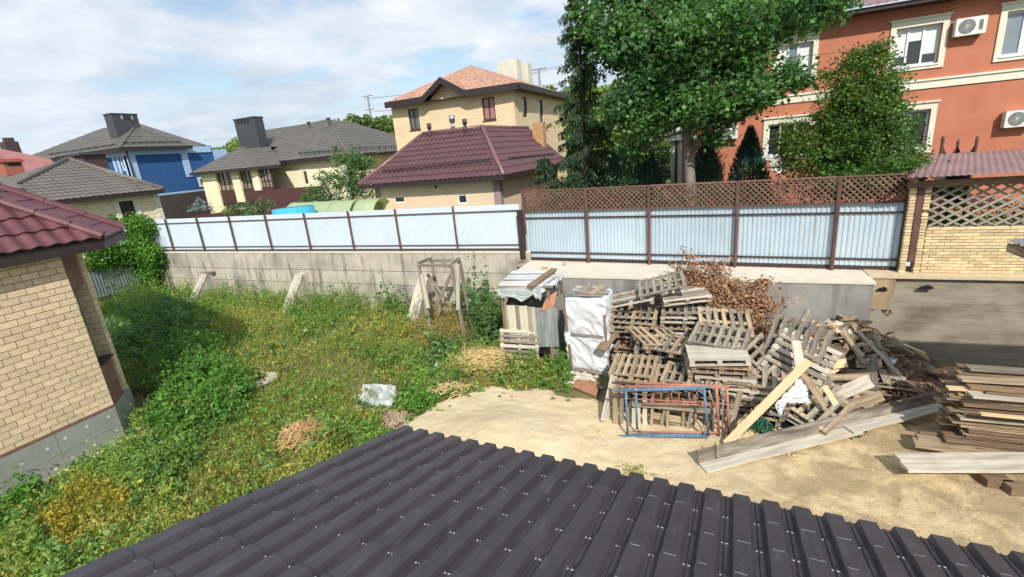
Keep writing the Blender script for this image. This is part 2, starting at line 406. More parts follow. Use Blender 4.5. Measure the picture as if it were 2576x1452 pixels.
spruceb = mat('needle_blue_spruce', (.16, .23, .24), (.24, .32, .33), 4, rough=.7, island=.3)
leafivy = mat('leaf_vine', (.09, .24, .03), (.15, .33, .05), 2, **LV)
leafapple = mat('leaf_fruit_tree', (.10, .19, .06), (.17, .28, .11), 2, **LV)
leaffar = mat('leaf_far_wood', (.16, .24, .06), (.26, .36, .08), .12, rough=.8, trans=.2, island=.3, c3=(.05, .10, .04))
bark = mat('bark', (.17, .145, .12), (.27, .24, .20), 4, .95, .7, 16, stretch=(3, 3, 1), spots=((.06, .05, .045), 5, .66))
barkdark = mat('bark_dark', (.05, .04, .032), (.08, .065, .05), 6, .95, .5)
wg = mat('weed_green', (.16, .29, .055), (.26, .41, .09), .9, c3=(.34, .40, .09), **LV)
wd = mat('weed_deep_green', (.085, .19, .06), (.17, .31, .10), .9, **LV)
wb = mat('weed_bright_green', (.085, .23, .03), (.15, .33, .055), 1.5, **LV)
wo = mat('weed_olive', (.38, .38, .085), (.50, .46, .11), 1.1, c3=(.26, .36, .08), **LV)
wy = mat('weed_yellow', (.52, .40, .05), (.36, .34, .06), 1.4, c3=(.24, .30, .05), **LV)
wr = mat('weed_rusty', (.46, .32, .11), (.40, .33, .09), 1.6, **LV)
drygrass = mat('dry_olive_grass', (.30, .27, .09), (.42, .36, .13), 1.2, c3=(.22, .26, .07), **LV)
straw = mat('straw', (.58, .43, .19), (.70, .54, .27), 6, .8, island=.3)
strawred = mat('straw_reddish', (.50, .30, .14), (.62, .40, .20), 6, .8, island=.3)
deadleaf = mat('dead_leaf', (.30, .15, .075), (.50, .29, .165), 5, rough=.85, trans=.15, island=.45)
twig = mat('twig', (.26, .195, .13), (.40, .32, .24), 5, .9)
soil = mat('soil', (.13, .115, .05), (.20, .18, .08), 1.3, .95, .5, 12, c3=(.06, .075, .025))
farsoil = mat('far_ground', (.09, .12, .04), (.14, .16, .06), .3, .95)
# ---------------------------------------------------------------- ground
def struct(name, b, m, smooth=False):
    o = b.build(name, m, None, smooth); o['kind'] = 'structure'; return o
b = MB(); b.poly([(-28.6, -14, 0), (30, -14, 0), (30, 15.6, 0), (-28.6, 15.6, 0)]); struct('yard_ground', b, soil)
b = MB()
b.poly([(-3000, 15.6, 2.2), (3000, 15.6, 2.2), (3000, 4000, 2.2), (-3000, 4000, 2.2)])
b.poly([(-3000, -3000, 2.2), (-28.6, -3000, 2.2), (-28.6, 15.6, 2.2), (-3000, 15.6, 2.2)])
b.poly([(30, -3000, 2.2), (3000, -3000, 2.2), (3000, 15.6, 2.2), (30, 15.6, 2.2)])
b.poly([(-28.6, -3000, 2.2), (30, -3000, 2.2), (30, -14, 2.2), (-28.6, -14, 2.2)])
b.poly([(-28.6, -14, 2.2), (30, -14, 2.2), (30, -14, -.1), (-28.6, -14, -.1)])
struct('ground', b, farsoil)
# sand: mound and trodden yard, one height field
def sandmat():
    global nt, N, L
    m = bpy.data.materials.new('sand'); m.use_nodes = True; nt = m.node_tree; N = nt.nodes.new; L = nt.links.new
    b = nt.nodes['Principled BSDF']; tc = N('ShaderNodeTexCoord'); sp = N('ShaderNodeSeparateXYZ'); L(tc.outputs['Object'], sp.inputs[0])
    def noise(sc, det=6, ro=.6, dist=0):
        n = N('ShaderNodeTexNoise'); L(tc.outputs['Object'], n.inputs['Vector']); n.inputs['Scale'].default_value = sc
        n.inputs['Detail'].default_value = det; n.inputs['Roughness'].default_value = ro; n.inputs['Distortion'].default_value = dist; return n.outputs[0]
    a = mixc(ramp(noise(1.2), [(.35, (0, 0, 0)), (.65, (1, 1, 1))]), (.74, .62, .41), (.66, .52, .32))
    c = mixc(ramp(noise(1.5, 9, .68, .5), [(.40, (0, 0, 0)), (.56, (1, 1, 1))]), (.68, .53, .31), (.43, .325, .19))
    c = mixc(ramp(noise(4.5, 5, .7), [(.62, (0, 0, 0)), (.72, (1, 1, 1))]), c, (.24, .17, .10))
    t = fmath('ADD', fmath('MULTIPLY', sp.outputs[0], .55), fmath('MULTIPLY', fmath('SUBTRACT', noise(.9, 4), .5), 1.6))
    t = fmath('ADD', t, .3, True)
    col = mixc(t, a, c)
    col = mixc(ramp(noise(30, 3), [(.66, (0, 0, 0)), (.72, (1, 1, 1))]), col, (.45, .34, .2))
    L(col, b.inputs['Base Color']); b.inputs['Roughness'].default_value = .97; b.inputs['Specular IOR Level'].default_value = .1
    bn = N('ShaderNodeBump'); bn.inputs['Strength'].default_value = .9; bn.inputs['Distance'].default_value = .05; L(noise(8, 10, .72), bn.inputs['Height']); L(bn.outputs[0], b.inputs['Normal'])
    return m
def inpoly(x, y, p):
    c = False; n = len(p)
    for i in range(n):
        x0, y0 = p[i]; x1, y1 = p[(i+1) % n]
        if (y0 > y) != (y1 > y) and x < (x1-x0)*(y-y0)/(y1-y0)+x0: c = not c
    return c
sandpx = [(905, 1130), (985, 1090), (1010, 1060), (1085, 1010), (1150, 990), (1240, 962), (1300, 972), (1390, 970), (1440, 990), (1500, 1000), (1560, 1015), (1800, 1015), (1900, 990), (2060, 1000), (2200, 1010), (2390, 1010), (2576, 1010), (2760, 1100)]
sandpoly = [tuple(PZ(x, y, .06)[:2]) for x, y in sandpx] + [(12, 9.5), (12, 0), (-4.4, 0), (-5.2, 4.5)]
def pdist(x, y, p):
    d = 1e9; n = len(p)
    for i in range(n):
        x0, y0 = p[i]; x1, y1 = p[(i+1) % n]; dx, dy = x1-x0, y1-y0
        t = max(0, min(1, ((x-x0)*dx+(y-y0)*dy)/(dx*dx+dy*dy))); d = min(d, math.hypot(x-x0-t*dx, y-y0-t*dy))
    return d
def sandz(x, y):
    d = pdist(x, y, sandpoly); s = 1 if inpoly(x, y, sandpoly) else -1
    d = s*d + .30*NZ.noise(V((x*1.3, y*1.3, 3))) + .10*NZ.noise(V((x*6, y*6, 1)))
    z = -.08 + .14*max(0, min(1, (d+.12)/.35))
    z += .46*math.exp(-((x+4.1)**2/2.2+(y-7.6)**2/1.7))*max(0, min(1, d/.5))
    fl_ = max(0, min(1, 1-max(abs(x+.7)-1.4, 0)/.5))*max(0, min(1, 1-max(abs(y-9.0)-.5, 0)/.4)); z -= .02*fl_
    z += .030*NZ.noise(V((x*1.7, y*1.7, 0))) + .022*NZ.noise(V((x*5, y*5, 0))) + .012*NZ.noise(V((x*13, y*13, 0)))
    return z
nx, ny = 300, 190; x0, x1, y0, y1 = -9.0, 12, .5, 11.6
gx = [x0+(x1-x0)*i/nx for i in range(nx+1)]; gy = [y0+(y1-y0)*j/ny for j in range(ny+1)]
vv = [(x, y, sandz(x, y)) for y in gy for x in gx]
ff = [(j*(nx+1)+i, j*(nx+1)+i+1, (j+1)*(nx+1)+i+1, (j+1)*(nx+1)+i) for j in range(ny) for i in range(nx)]
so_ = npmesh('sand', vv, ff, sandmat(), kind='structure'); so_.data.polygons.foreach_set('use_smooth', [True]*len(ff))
# clods and pebbles on the sand
b = MB()
for i in range(750):
    x = random.uniform(-5.5, 5.5); y = random.uniform(5, 10.3)
    if i < 230: x, y = random.gauss(.75, .35), random.gauss(9.45, .22)
    if i > 640: x, y = random.gauss(-3.2, 1.2), random.gauss(10.4, .4)
    if not inpoly(x, y, sandpoly): continue
    s = random.uniform(.010, .026)*(2.6 if i < 230 else 1); c = V((x, y, sandz(x, y)+s*.3)); q = [c+V((random.uniform(.6, 1)*s*dx, random.uniform(.6, 1)*s*dy, random.uniform(.5, .9)*s*dz)) for dx, dy, dz in ((1, 0, 0), (0, 1, 0), (-1, 0, 0), (0, -1, 0), (0, 0, 1))]
    b.add(q, [(0, 1, 4), (1, 2, 4), (2, 3, 4), (3, 0, 4)])
tag(b.build('sand_clods', mat('clod', (.62, .48, .28), (.5, .38, .22), 3, .95, island=.3)), 'loose sand clods and pebbles scattered over the sandy yard', 'gravel', kind='stuff')
# ---------------------------------------------------------------- near garage roof (below the camera)
gt = math.tan(R(16)); GO = V((-2.99, 3.52, 3.27)); ga = R(-2.4)
garage = thing('garage', 'low outbuilding in the foreground under a dark charcoal metal tile roof', 'garage', GO, rotz=ga)
gu = V((math.cos(ga), math.sin(ga), 0)); gv0 = V((math.sin(ga), -math.cos(ga), 0)); gv = (gv0 + V((0, 0, gt))).normalized(); gn = gu.cross(gv).normalized()
if gn.z < 0: gn = -gn
rp = .198; prof = [(0, 0), (.10, 1), (.62, 1), (.72, 0), (.80, 0), (.84, .22), (.88, 0)]
NR = 34; first = None
for r in range(13):
    vs = []; k = 0; row = .364
    def gp(x, v, h): return GO + gu*x + gv*v + gn*h
    for i in range(NR):
        for a, h in prof:
            x = (i+a)*rp
            hh = h*.038
            l = r*row - (.004 if r else .0)
            vs += [gp(x, l, hh-.016), gp(x, l, hh+.014), gp(x, (r+1)*row, hh+.0)]
    m_ = len(vs)//3; f = []
    for i in range(m_-1): a = 3*i; f += [(a, a+3, a+4, a+1), (a+1, a+4, a+5, a+2)]
    MB().add(vs, f).build('roof_tile_course', garageroof, garage)
b = MB()   # screws on the steps
for r in range(1, 12):
    for i in range(NR):
        if (i+r) % 2 or r % 4 != 1: continue
        c = gp((i+.79)*rp+.01, r*row+.035, .006); b.tube(c, c+gn*.006, .006, n=6)
b.build('roof_screw', mat('screw', (.09, .09, .10), None, 5, .35, metal=.6), garage)['kind'] = 'stuff'
b = MB()  # glints on the step edges, painted as thin pale slivers
for r in range(1, 12):
    for i in range(NR):
        b.frame(gp((i+.745)*rp, r*row-.010, .010), gu*.042*random.uniform(.5, 1.1), gv*.012, gn*.0045)
        if i > 12 and random.random() < .8: b.frame(gp((i+.12+random.uniform(0, .1))*rp, r*row-.005, .049), gu*.09*random.uniform(.5, 1), gv*.004, gn*.003)
b.build('step_edge_glint', mat('glint_paint', (.62, .62, .64), (.42, .42, .45), 30, .4), garage)['kind'] = 'stuff'
P_ = lambda x, y, z: GO + gu*x - gv0*(-y)*1 + V((0, 0, z))
b = MB(); Lr = NR*rp
def gq(x, y, z): return V((GO.x, GO.y, 0)) + gu*x + gv0*y + V((0, 0, z))
b.add([gq(.3, .35, 0), gq(Lr-.3, .35, 0), gq(Lr-.3, 4.6, 0), gq(.3, 4.6, 0), gq(.3, .35, 3.2), gq(Lr-.3, .35, 3.2), gq(Lr-.3, 4.6, 4.4), gq(.3, 4.6, 4.4)], [(0, 1, 5, 4), (1, 2, 6, 5), (2, 3, 7, 6), (3, 0, 4, 7)])
b.build('wall', brickA, garage)
b = MB(); b.frame(GO+V((0, 0, -.14))+gv0*.01, gu*Lr, gv0*.025, (0, 0, .12)); b.frame(GO+V((0, 0, -.15))+gu*.01, gu*.02, gv*4.7, (0, 0, .13)); b.build('fascia', fascia, garage)
# ---------------------------------------------------------------- left brick house
HX = -13.26; C0y = 5.53; PH = .95; TZ = 4.72
house = thing('brick_house', 'tan brick house at the left with maroon wavy metal tile roof and grey plinth', 'house', (HX, C0y, 0))
b = MB()
d45 = V((-.74, .66, 0)).normalized(); n45 = V((.66, .74, 0)).normalized()
C0p = V((HX, C0y, 0)); 
b.slab([(HX-.03, -3, PH), (HX-.03, C0y-.02, PH), (HX-.03, C0y-.02, TZ), (HX-.03, -3, TZ)], (-.12, 0, 0)); b.build('wall', mortar, house)
rows = 26; bh = (TZ-PH)/rows; bl = .302
bm_ = MB().box(-.05, 0, -bl/2+.007, bl/2-.007, -bh/2+.008, bh/2-.008); me_full = mesh('brick', bm_.v, bm_.f, brickA)
bm_ = MB().box(-.05, 0, -bl/4+.007, bl/4-.007, -bh/2+.008, bh/2-.008); me_half = mesh('brick', bm_.v, bm_.f, brickA)
cnt = 0; rest = MB()
for r in range(rows):
    z = PH+(r+.5)*bh; y = C0y
    if r % 2: 
        mkobj('brick', me_half, Matrix.Translation((HX+random.uniform(-.003, .003), y-bl/4, z)), house); y -= bl/2
    while y-bl/2 > 3.0:
        if cnt < 215: mkobj('brick', me_full, Matrix.Translation((HX+random.uniform(-.004, .004), y-bl/2, z)), house); cnt += 1
        else: rest.box(HX-.05, HX, y-bl+.007, y-.007, z-bh/2+.008, z+bh/2-.008)
        y -= bl
    while y > -3: rest.box(HX-.05, HX, y-bl+.007, y-.007, z-bh/2+.008, z+bh/2-.008); y -= bl
rest.build('brickwork', brickA, house)['kind'] = 'stuff'
# chamfered corner with a tall window niche, then a brick pier
def cp(s, z, d=0): return C0p + d45*s + n45*d + V((0, 0, z))
w1 = .86; b = MB()
b.frame(cp(0, PH, -.30), d45*w1, V((0, 0, TZ-PH)), -n45*.05); b.build('niche_back', blackmat, house)
for zz0, zz1, m_ in ((PH, 1.98, tilebrown), (3.85, TZ, tilebrown)):
    k = int(round((zz1-zz0)/.2)); 
    for i in range(k):
        a = zz0+(zz1-zz0)*i/k; e = zz0+(zz1-zz0)*(i+1)/k
        MB().frame(cp(.015, a+.006, -.03), d45*(w1/2-.03), V((0, 0, e-a-.012)), -n45*.06).build('facing_tile', m_, house)
        MB().frame(cp(w1/2, a+.006, -.03), d45*(w1/2-.03), V((0, 0, e-a-.012)), -n45*.06).build('facing_tile', m_, house)
    MB().frame(cp(.005, zz0, -.04), d45*w1, V((0, 0, zz1-zz0)), -n45*.2).build('niche_panel', mortar, house)
MB().frame(cp(.0, 1.97, -.26), d45*w1, V((0, 0, .03)), n45*.31).build('window_sill', blackmat, house)
fr = MB().frame(cp(.05, 2.02, -.27), d45*.05, V((0, 0, 1.82)), n45*.04).frame(cp(.42, 2.02, -.27), d45*.05, V((0, 0, 1.82)), n45*.04).build('window', brownfr, house)
MB().frame(cp(.1, 2.02, -.26), d45*.32, V((0, 0, 1.82)), n45*.012).build('glass', glass, fr)
# pier beyond the niche: reveal face, front face, return face
pb = MB(); pm = MB(); np_ = 0
pc = [cp(w1, 0, -.26), cp(w1, 0, 0), cp(w1+.2, 0, .03), cp(w1+.34, 0, -.09), cp(w1+.34, 0, -.4)]
pb.slab([p+V((0, 0, PH)) for p in pc], (0, 0, TZ-PH)); pier = pb.build('pier', mortar, house)
for s in range(3):
    A, B_ = pc[s], pc[s+1]; dd = (B_-A); Ls = dd.length; dd.normalize(); nn = dd.cross(V((0, 0, 1)))
    if nn.dot(A-cp(w1+.1, 0, -.2)) < 0: nn = -nn
    for r in range(rows):
        z = PH+r*bh
        cut = [0, .5, 1] if Ls > .22 else [0, 1]
        if Ls > .22 and r % 2: cut = [0, .25, 1]
        if s == 1 and r % 2: cut = [0, .55, 1]
        for i in range(len(cut)-1):
            MB().frame(A+dd*(Ls*cut[i]+.006)+V((0, 0, z+.008))-nn*.02, dd*(Ls*(cut[i+1]-cut[i])-.012), V((0, 0, bh-.016)), nn*.026).build('brick', brickA, house)
# plinth panels
pl = [0, 1.2, 2.4, 3.6, 4.8, 6, 7.2]
for i in range(6):
    for z0_, z1_ in ((0, .42), (.42, .93)):
        off = 0 if z0_ == 0 else .0
        p = MB().box(HX-.08, HX+.0, C0y-pl[i+1]+.008, C0y-pl[i]-.0, z0_+.004, z1_-.004).build('plinth_panel', plinthg, house)
        for yy in (.18, .62, 1.05):
            for zc in ((z0_+z1_)/2+random.uniform(-.08, .08),):
                c = V((HX, C0y-pl[i]-yy, zc)); MB().tube(c, c+V((.006, 0, 0)), .032, n=12).build('anchor_plate', paledot, p)
                
MB().box(HX-.03, HX+.012, -3, C0y+.01, .93, .985).build('brick_ledge', tilebrown, house)
for z0_, z1_ in ((0, .42), (.42, .93)): MB().frame(cp(.0, z0_+.004, -.01), d45*1.3, V((0, 0, z1_-z0_-.008)), -n45*.08).build('plinth_panel', plinthg, house)
MB().frame(cp(0, .93, 0), d45*1.3, V((0, 0, .04)), -n45*.3).build('brick_ledge', tilebrown, house)
b = MB(); b.frame(cp(1.28, 0, -.04), V((-4, 1.5, 0)), V((0, 0, TZ)), V((.01, .1, 0))*-1); b.build('wall', mortar, house)
# roof: big slope over the wall, small chamfer slope, hips
E0 = V((-12.95, -3, 4.92)); E1 = PZ(288, 600, 4.86); E2 = PZ(312, 578, 4.86); E1 = V((-12.95, E1.y-.15, 4.9)); E2 = PX(311, 577, -14.6)
E2.z = 4.9
s1 = math.tan(R(27))
H1 = V((-12.95-6, -3+0, 4.9+6*s1)); 
K1 = PX(0, 512, -14.0); nk = (E1-E2).cross(K1-E2); rk = ray(0, 476); K2 = C0+rk*((E1-C0).dot(nk)/rk.dot(nk))
sl1 = (K1-E1); sl2 = (K2-E2)
T1 = E1+sl1*3; T2 = E2+sl2*3
b = MB(); tilefacet(b, [E0, E1, T1, V((T1.x, -3, T1.z))], .30, .45, .055, .045, 6); b.build('roof_tile_sheet', maroonroof, house, smooth=False)
b = MB(); b.slab([E0, E1, T1, V((T1.x, -3, T1.z))], (-.04, 0, -.05)); b.slab([E1, E2, T2, T1], (0, 0, -.06)); b.build('roof_deck', fascia, house)
b = MB(); nn = (E1-E2).cross(T1-E2)
b2 = MB(); tilefacet(b2, [E1, E2, T2, T1], .30, .45, .02, .018, 6); b2.build('roof_tile_sheet', maroonroof, house)
b = MB(); b.slab([E2, E2+V((-9, 2.2, 0)), T2+V((-6, 0, 0)), T2], (0, 0, .02)); b.build('roof_slope', maroonroof, house)
for A, B_ in ((E1, T1), (E2, T2)):
    k = 9
    for i in range(k):
        a = A+(B_-A)*(i/k)+V((0, 0, .055)); e = A+(B_-A)*((i+1.03)/k)+V((0, 0, .045)); MB().tube(a, e, .115 if i else .125, .10, n=10).build('ridge_cap', maroonroof, house, smooth=False)
zf = V((0, 0, -.24))
b = MB(); b.slab([E0+V((-.02, 0, -.02)), E1+V((-.02, 0, -.02)), E1+V((-.02, 0, 0))+zf, E0+V((-.02, 0, 0))+zf], (-.03, 0, 0)); b.slab([E1+V((0, 0, -.02)), E2+V((0, 0, -.02)), E2+zf, E1+zf], (-.02, -.03, 0))
b.poly([E0+zf, E1+zf, E2+zf, E2+zf+V((-3, -1, 0)), E0+zf+V((-3, 0, 0))]); b.build('eave_board', fascia, house)
# path strip by the house
b = MB(); b.slab([(HX+.0, -3, .0), (HX+.55, -3, .0), (HX+.55, C0y+.2, .0), tuple(cp(.3, 0, .9)), tuple(cp(2.2, 0, .9)), tuple(cp(2.2, 0, 0)), (HX, C0y, .0)], (0, 0, .05))
struct('path', b, mat('path_concrete', (.46, .40, .30), (.55, .49, .38), 3, .95, .4))
# ---------------------------------------------------------------- retaining walls
wl = thing('retaining_wall', 'long pale grey concrete block retaining wall under the plain white fence', 'wall', (-17, 15.3, 0))
MB().box(-28.6, -6.0, 15.36, 15.9, 0, 2.42).build('core', mat('joint', (.14, .13, .11), None, 5, .95), wl)
zr = [0, .55, 1.13, 1.72, 2.47]
for r in range(4):
    x = -28.6 + (r % 2)*1.1-.8; 
    while x < -6.02:
        x2 = min(x+random.uniform(2.2, 2.6), -6.0); a = max(x, -28.6)
        if x2 - a > .1:
            d = random.uniform(-.018, .012); MB().box(a+.008, x2-.008, 15.28+d, 15.7, zr[r]+.012, zr[r+1]-.012).build('concrete_block', concrete, wl)
        x = x2
MB().box(-28.6, -6.0, 15.26, 15.95, 2.47, 2.53).build('coping', coping, wl)
side = thing('side_wall', 'low concrete side wall carrying the small grey corrugated panel', 'wall', (-28.6, 12, 0))
MB().box(-28.9, -28.45, -14, 15.25, 0, 1.05).build('wall', concrete, side); MB().box(-28.95, -28.6, -14, 15.2, 1.05, 2.3).build('bank', soil, side)
pA = PX(270, 744, -28.3); pB = PX(360, 727, -28.3); pC = PX(244, 678, -28.3); pD = PX(336, 658, -28.3)
panel = corrugated('corrugated_panel', mat('zinc_green', (.17, .22, .22), (.23, .28, .28), 2, .5, metal=.3), None, (-28.3, pA.y-1.2, pA.z), (0, 1, 0), (0, 0, 1), pB.y-pA.y+1.2, (pC.z+pD.z)/2-pA.z, (1, 0, 0), .14, .03, origin=(-28.3, pA.y, pA.z))
tag(panel, 'small weathered grey green corrugated sheet below the climbing vine', 'metal sheet')
# buttresses
for i, (tx, ty, bx, by) in enumerate(((520, 688, 480, 752), (757, 690, 715, 765), (1068, 700, 1035, 775))):
    t = PY(tx, ty, 15.1); g0 = PY(bx, by, 14.25); X = t.x; zt = t.z; lab = ['wall buttress nearest the vine, with a loose board on its top', 'middle wall buttress standing alone in the weeds', 'wall buttress half hidden behind the wooden trestle'][i]
    bt = thing('buttress', 'pale sloping concrete ' + lab, 'buttress', (X, 15.2, 0), 'buttresses along the retaining wall')
    wth = .22; Yb = 13.75
    MB().slab([(X-wth, 15.27, 0), (X-wth, 15.27, zt+.05), (X-wth, 15.0, zt), (X-wth, Yb, 0)], (2*wth, 0, 0)).build('body', concrete, bt)
    MB().slab([(X-wth-.02, 15.0, zt), (X-wth-.02, Yb, .0), (X+wth+.02, Yb, .0), (X+wth+.02, 15.0, zt)], (0, -.03, .03)).build('sloping_face', concrete, bt)
    if i == 0: o = plank('loose_board', (X-.3, 14.95, zt+.09), (X+.5, 15.1, zt+.13), .2, .04, wgrey); tag(o, 'short grey board lying on top of the first buttress', 'board')
wr_ = thing('ledge_wall', 'wide cast concrete wall with a broad pale ledge under the pale blue fence', 'wall', (-1, 13.5, 0))
yl = 13.42
MB().box(-5.98, 3.58, yl+.0, 15.8, 0, 2.14).build('wall', concrete2, wr_)
MB().box(-6.02, 3.62, yl-.03, 15.9, 2.14, 2.2).build('ledge', coping, wr_)
for (xa, xb, za, zb) in ((-5.98, -2.0, .9, 2.1), (-2.0, 1.0, .5, 2.05), (1.0, 3.56, .95, 2.08), (-5.98, -3.2, .02, .88), (-3.2, 3.56, .02, .45), (1.0, 3.56, .47, .92)):
    MB().box(xa+.01, xb-.01, yl-.02-random.uniform(0, .012), yl+.02, za, zb).build('concrete_panel', concrete2, wr_)
rw = thing('boarded_wall', 'brown stained board marked concrete wall behind the lumber stack', 'wall', (6, 14.1, 0))
MB().box(3.9, 14, 14.12, 14.9, 0, 2.2).build('core', concrete3, rw)
z = 0.0
while z < 2.14:
    h = random.uniform(.13, .22); h = min(h, 2.15-z); MB().box(4.18, 14, 14.06+random.uniform(-.008, .008), 14.2, z+.002, z+h-.002).build('board_mark', concrete3, rw); z += h
MB().box(3.62, 4.16, 13.98, 14.6, 1.32, 2.15).build('column', mat('column_patch', (.33, .24, .15), (.42, .32, .21), 2, .95, .4, streak=((.16, .1, .06), (3, 3, .4), .5, .6)), rw)
MB().slab([(3.62, 13.96, 0), (4.35, 13.96, 0), (4.3, 13.96, .9), (4.2, 13.96, 1.25), (4.05, 13.96, 1.12), (3.9, 13.96, 1.36), (3.75, 13.96, 1.27), (3.62, 13.96, 1.33)], (0, .3, 0)).build('patched_footing', concrete3, rw)
MB().box(3.6, 14, 13.95, 14.95, 2.15, 2.22).build('ledge', rendertan, rw)
for (a, c_, d_) in ((3.78, 4.0, 1.83), (4.62, 4.9, 1.90)):
    MB().slab([(a, 13.93, d_), (c_, 13.93, d_), (c_, 13.93, d_+.06), ((a+c_)/2+.05, 13.93, d_+.1), (a+.04, 13.93, d_+.05)], (0, .06, 0)).build('hole', blackmat, rw)
# ---------------------------------------------------------------- white fence on the block wall
fl = thing('white_fence', 'long plain white corrugated sheet fence with thin brown posts on the block wall', 'fence', (-17, 15.5, 2.5))
posts = [PY(x, 634, 15.42).x for x in (439, 517, 597, 687, 784, 893, 1010, 1153)]
posts = [posts[0]-2.4*k for k in (3, 2, 1)] + posts
for i, x in enumerate(posts): MB().box(x-.028, x+.028, 15.37, 15.43, 2.5, 4.22).build('post', rust, fl)
ends = [posts[0]-.5] + posts + [-6.35]
for i in range(len(ends)-1): corrugated('fence_sheet', sheetwhite, fl, (ends[i]+.004, 15.49, 2.62), (1, 0, 0), (0, 0, 1), ends[i+1]-ends[i]-.008, 1.58, (0, -1, 0), .115, .007)
for z in (2.74, 3.97): MB().box(ends[0], -6.35, 15.43, 15.468, z, z+.034).build('rail', rust, fl)
MB().box(ends[0], -6.35, 15.44, 15.47, 2.53, 2.60).build('bottom_gap_bar', darkpaint, fl)
# ---------------------------------------------------------------- pale blue fence with lattice
A = V((-6.18, 15.35, 2.2)); B_ = V((4.34, 14.46, 2.2)); fu = (B_-A).normalized(); fn = V((fu.y, -fu.x, 0)); fL = (B_-A).length
fb = thing('blue_fence', 'pale blue corrugated sheet fence topped with brown diamond lattice', 'fence', A)
fx = [0] + [(PZ(x, y, 2.2).x-A.x)/fu.x for x, y in ((1480, 662), (1634, 665), (1848, 670), (2092, 680))] + [fL]
def fp(x, z, d=0): return A + fu*x + V((0, 0, z)) + fn*d
for i, x in enumerate(fx[1:-1]):
    MB().tube(fp(x, 0, .06), fp(x, 1.74, .06), .05, n=10).build('post', rust, fb)
    MB().frame(fp(x-.045, 1.74, .02), fu*.09, V((0, 0, .72)), fn*.06).build('lattice_post', rust, fb)
MB().frame(fp(-.16, .1, .0), fu*.18, V((0, 0, 1.72)), fn*.16).build('end_post', darkpaint, fb)
MB().frame(fp(fL-.08, .05, .0), fu*.10, V((0, 0, 2.45)), fn*.1).build('end_post', darkpaint, fb)
MB().frame(fp(.02, 1.0, .0), fu*.07, V((0, 0, 1.5)), fn*.06).build('lattice_post', rust, fb)
for i in range(5):
    a, e = fx[i], fx[i+1]
    corrugated('fence_sheet', sheetblue, fb, fp(a+.01, .12, -.06), fu, (0, 0, 1), e-a-.02, 1.62, fn, .115, .02)
    MB().frame(fp(a+.03, 1.75, .0), fu*(e-a-.06), V((0, 0, .05)), fn*.05).build('lattice_rail', rust, fb)
    MB().frame(fp(a+.03, 2.42, .0), fu*(e-a-.06), V((0, 0, .04)), fn*.05).build('lattice_rail', lattice, fb)
    z0_, z1_ = 1.80, 2.42; hh = z1_-z0_; a2, e2 = a+.06, e-.06; st = .145
    for s_, dpt in ((1, .0), (-1, .018)):
        x = a2-hh+.05
        while x < e2:
            xa, xb = x, x+hh; za, zb = (z0_, z1_)
            if xa < a2: za = z0_+(a2-xa); xa = a2
            if xb > e2: zb = z1_-(xb-e2); xb = e2
            if zb-za > .04:
                if s_ < 0: za, zb = z1_+z0_-za, z1_+z0_-zb
                plank('lath', fp(xa, za, .01+dpt), fp(xb, zb, .01+dpt), .034, .012, lattice, fb, upv=fn)
            x += st
for z in (.28, 1.49): MB().frame(fp(0, z, -.03), fu*fL, V((0, 0, .045)), fn*.03).build('rail', darkpaint, fb)
MB().frame(fp(0, .02, -.05), fu*fL, V((0, 0, .09)), fn*.02).build('bottom_mesh', darkpaint, fb)
# lattice returning into the neighbour's garden
lr = thing('lattice_screen', 'short brown lattice return behind the left end of the blue fence', 'lattice', (-6.15, 15.5, 2.2))
for s_ in (1, -1):
    y = 15.5-.6
    while y < 18.3:
        ya, yb = y, y+.62; za, zb = 4.0, 4.62
        if ya < 15.5: za += 15.5-ya; ya = 15.5
        if yb > 18.3: zb -= yb-18.3; yb = 18.3
        if zb-za > .04:
            if s_ < 0: za, zb = 8.62-za, 8.62-zb
            plank('lath', (-6.15+.015*s_, ya, za), (-6.15+.015*s_, yb, zb), .034, .012, lattice, lr, upv=(1, 0, 0))
        y += .15
for z in (3.96, 4.62): MB().box(-6.19, -6.13, 15.5, 18.3, z, z+.05).build('lattice_rail', lattice, lr)
for y in (15.6, 18.25): MB().box(-6.2, -6.13, y-.04, y+.04, 2.2, 4.66).build('post', rust, lr)
# small things on the ledge
for i, (x, y, m_, lb) in enumerate(((1302, 662, tilebrown, 'broken red brick on the corner of the pale ledge'), (1362, 678, wtan, 'small tan wood offcut lying on the pale ledge'))):
    p = PZ(x, y, 2.22); o = MB().frame((p.x, p.y, 2.201), (.2, .05, 0), (-.03, .11, 0), (0, 0, .07)).build(['brick_piece', 'wood_offcut'][i], m_, None, origin=p); tag(o, lb, ['brick', 'offcut'][i])
# ---------------------------------------------------------------- brick pillar, brick wall and red canopy at the right
pw = thing('brick_garden_wall', 'old yellow brick wall and pillar at the right carrying a slanted grey lattice', 'wall', (5, 14.3, 2.22))
MB().box(4.72, 12, 14.34, 14.6, 2.22, 3.36).build('core', mortarY, pw); MB().box(4.3, 4.38, 14.25, 14.5, 2.22, 4.42).build('core', mortarY, pw)
mef = MB().box(-.122, .122, -.02, .1, -.031, .031); mef = mesh('brick', mef.v, mef.f, brickB); meh = MB().box(-.06, .06, -.02, .1, -.031, .031); meh = mesh('brick', meh.v, meh.f, brickB)
nb = 0
for r in range(15):
    z = 2.26+r*.0755; x = 4.72 + (.125 if r % 2 else 0)
    while x < 8.2:
        if r % 2 and abs(x-4.845) < .01: mkobj('brick', meh, Matrix.Translation((4.72+.05, 14.31, z)), pw)
        mkobj('brick', mef, Matrix.Translation((x+.125, 14.315+random.uniform(-.005, .005), z)), pw); x += .252; nb += 1
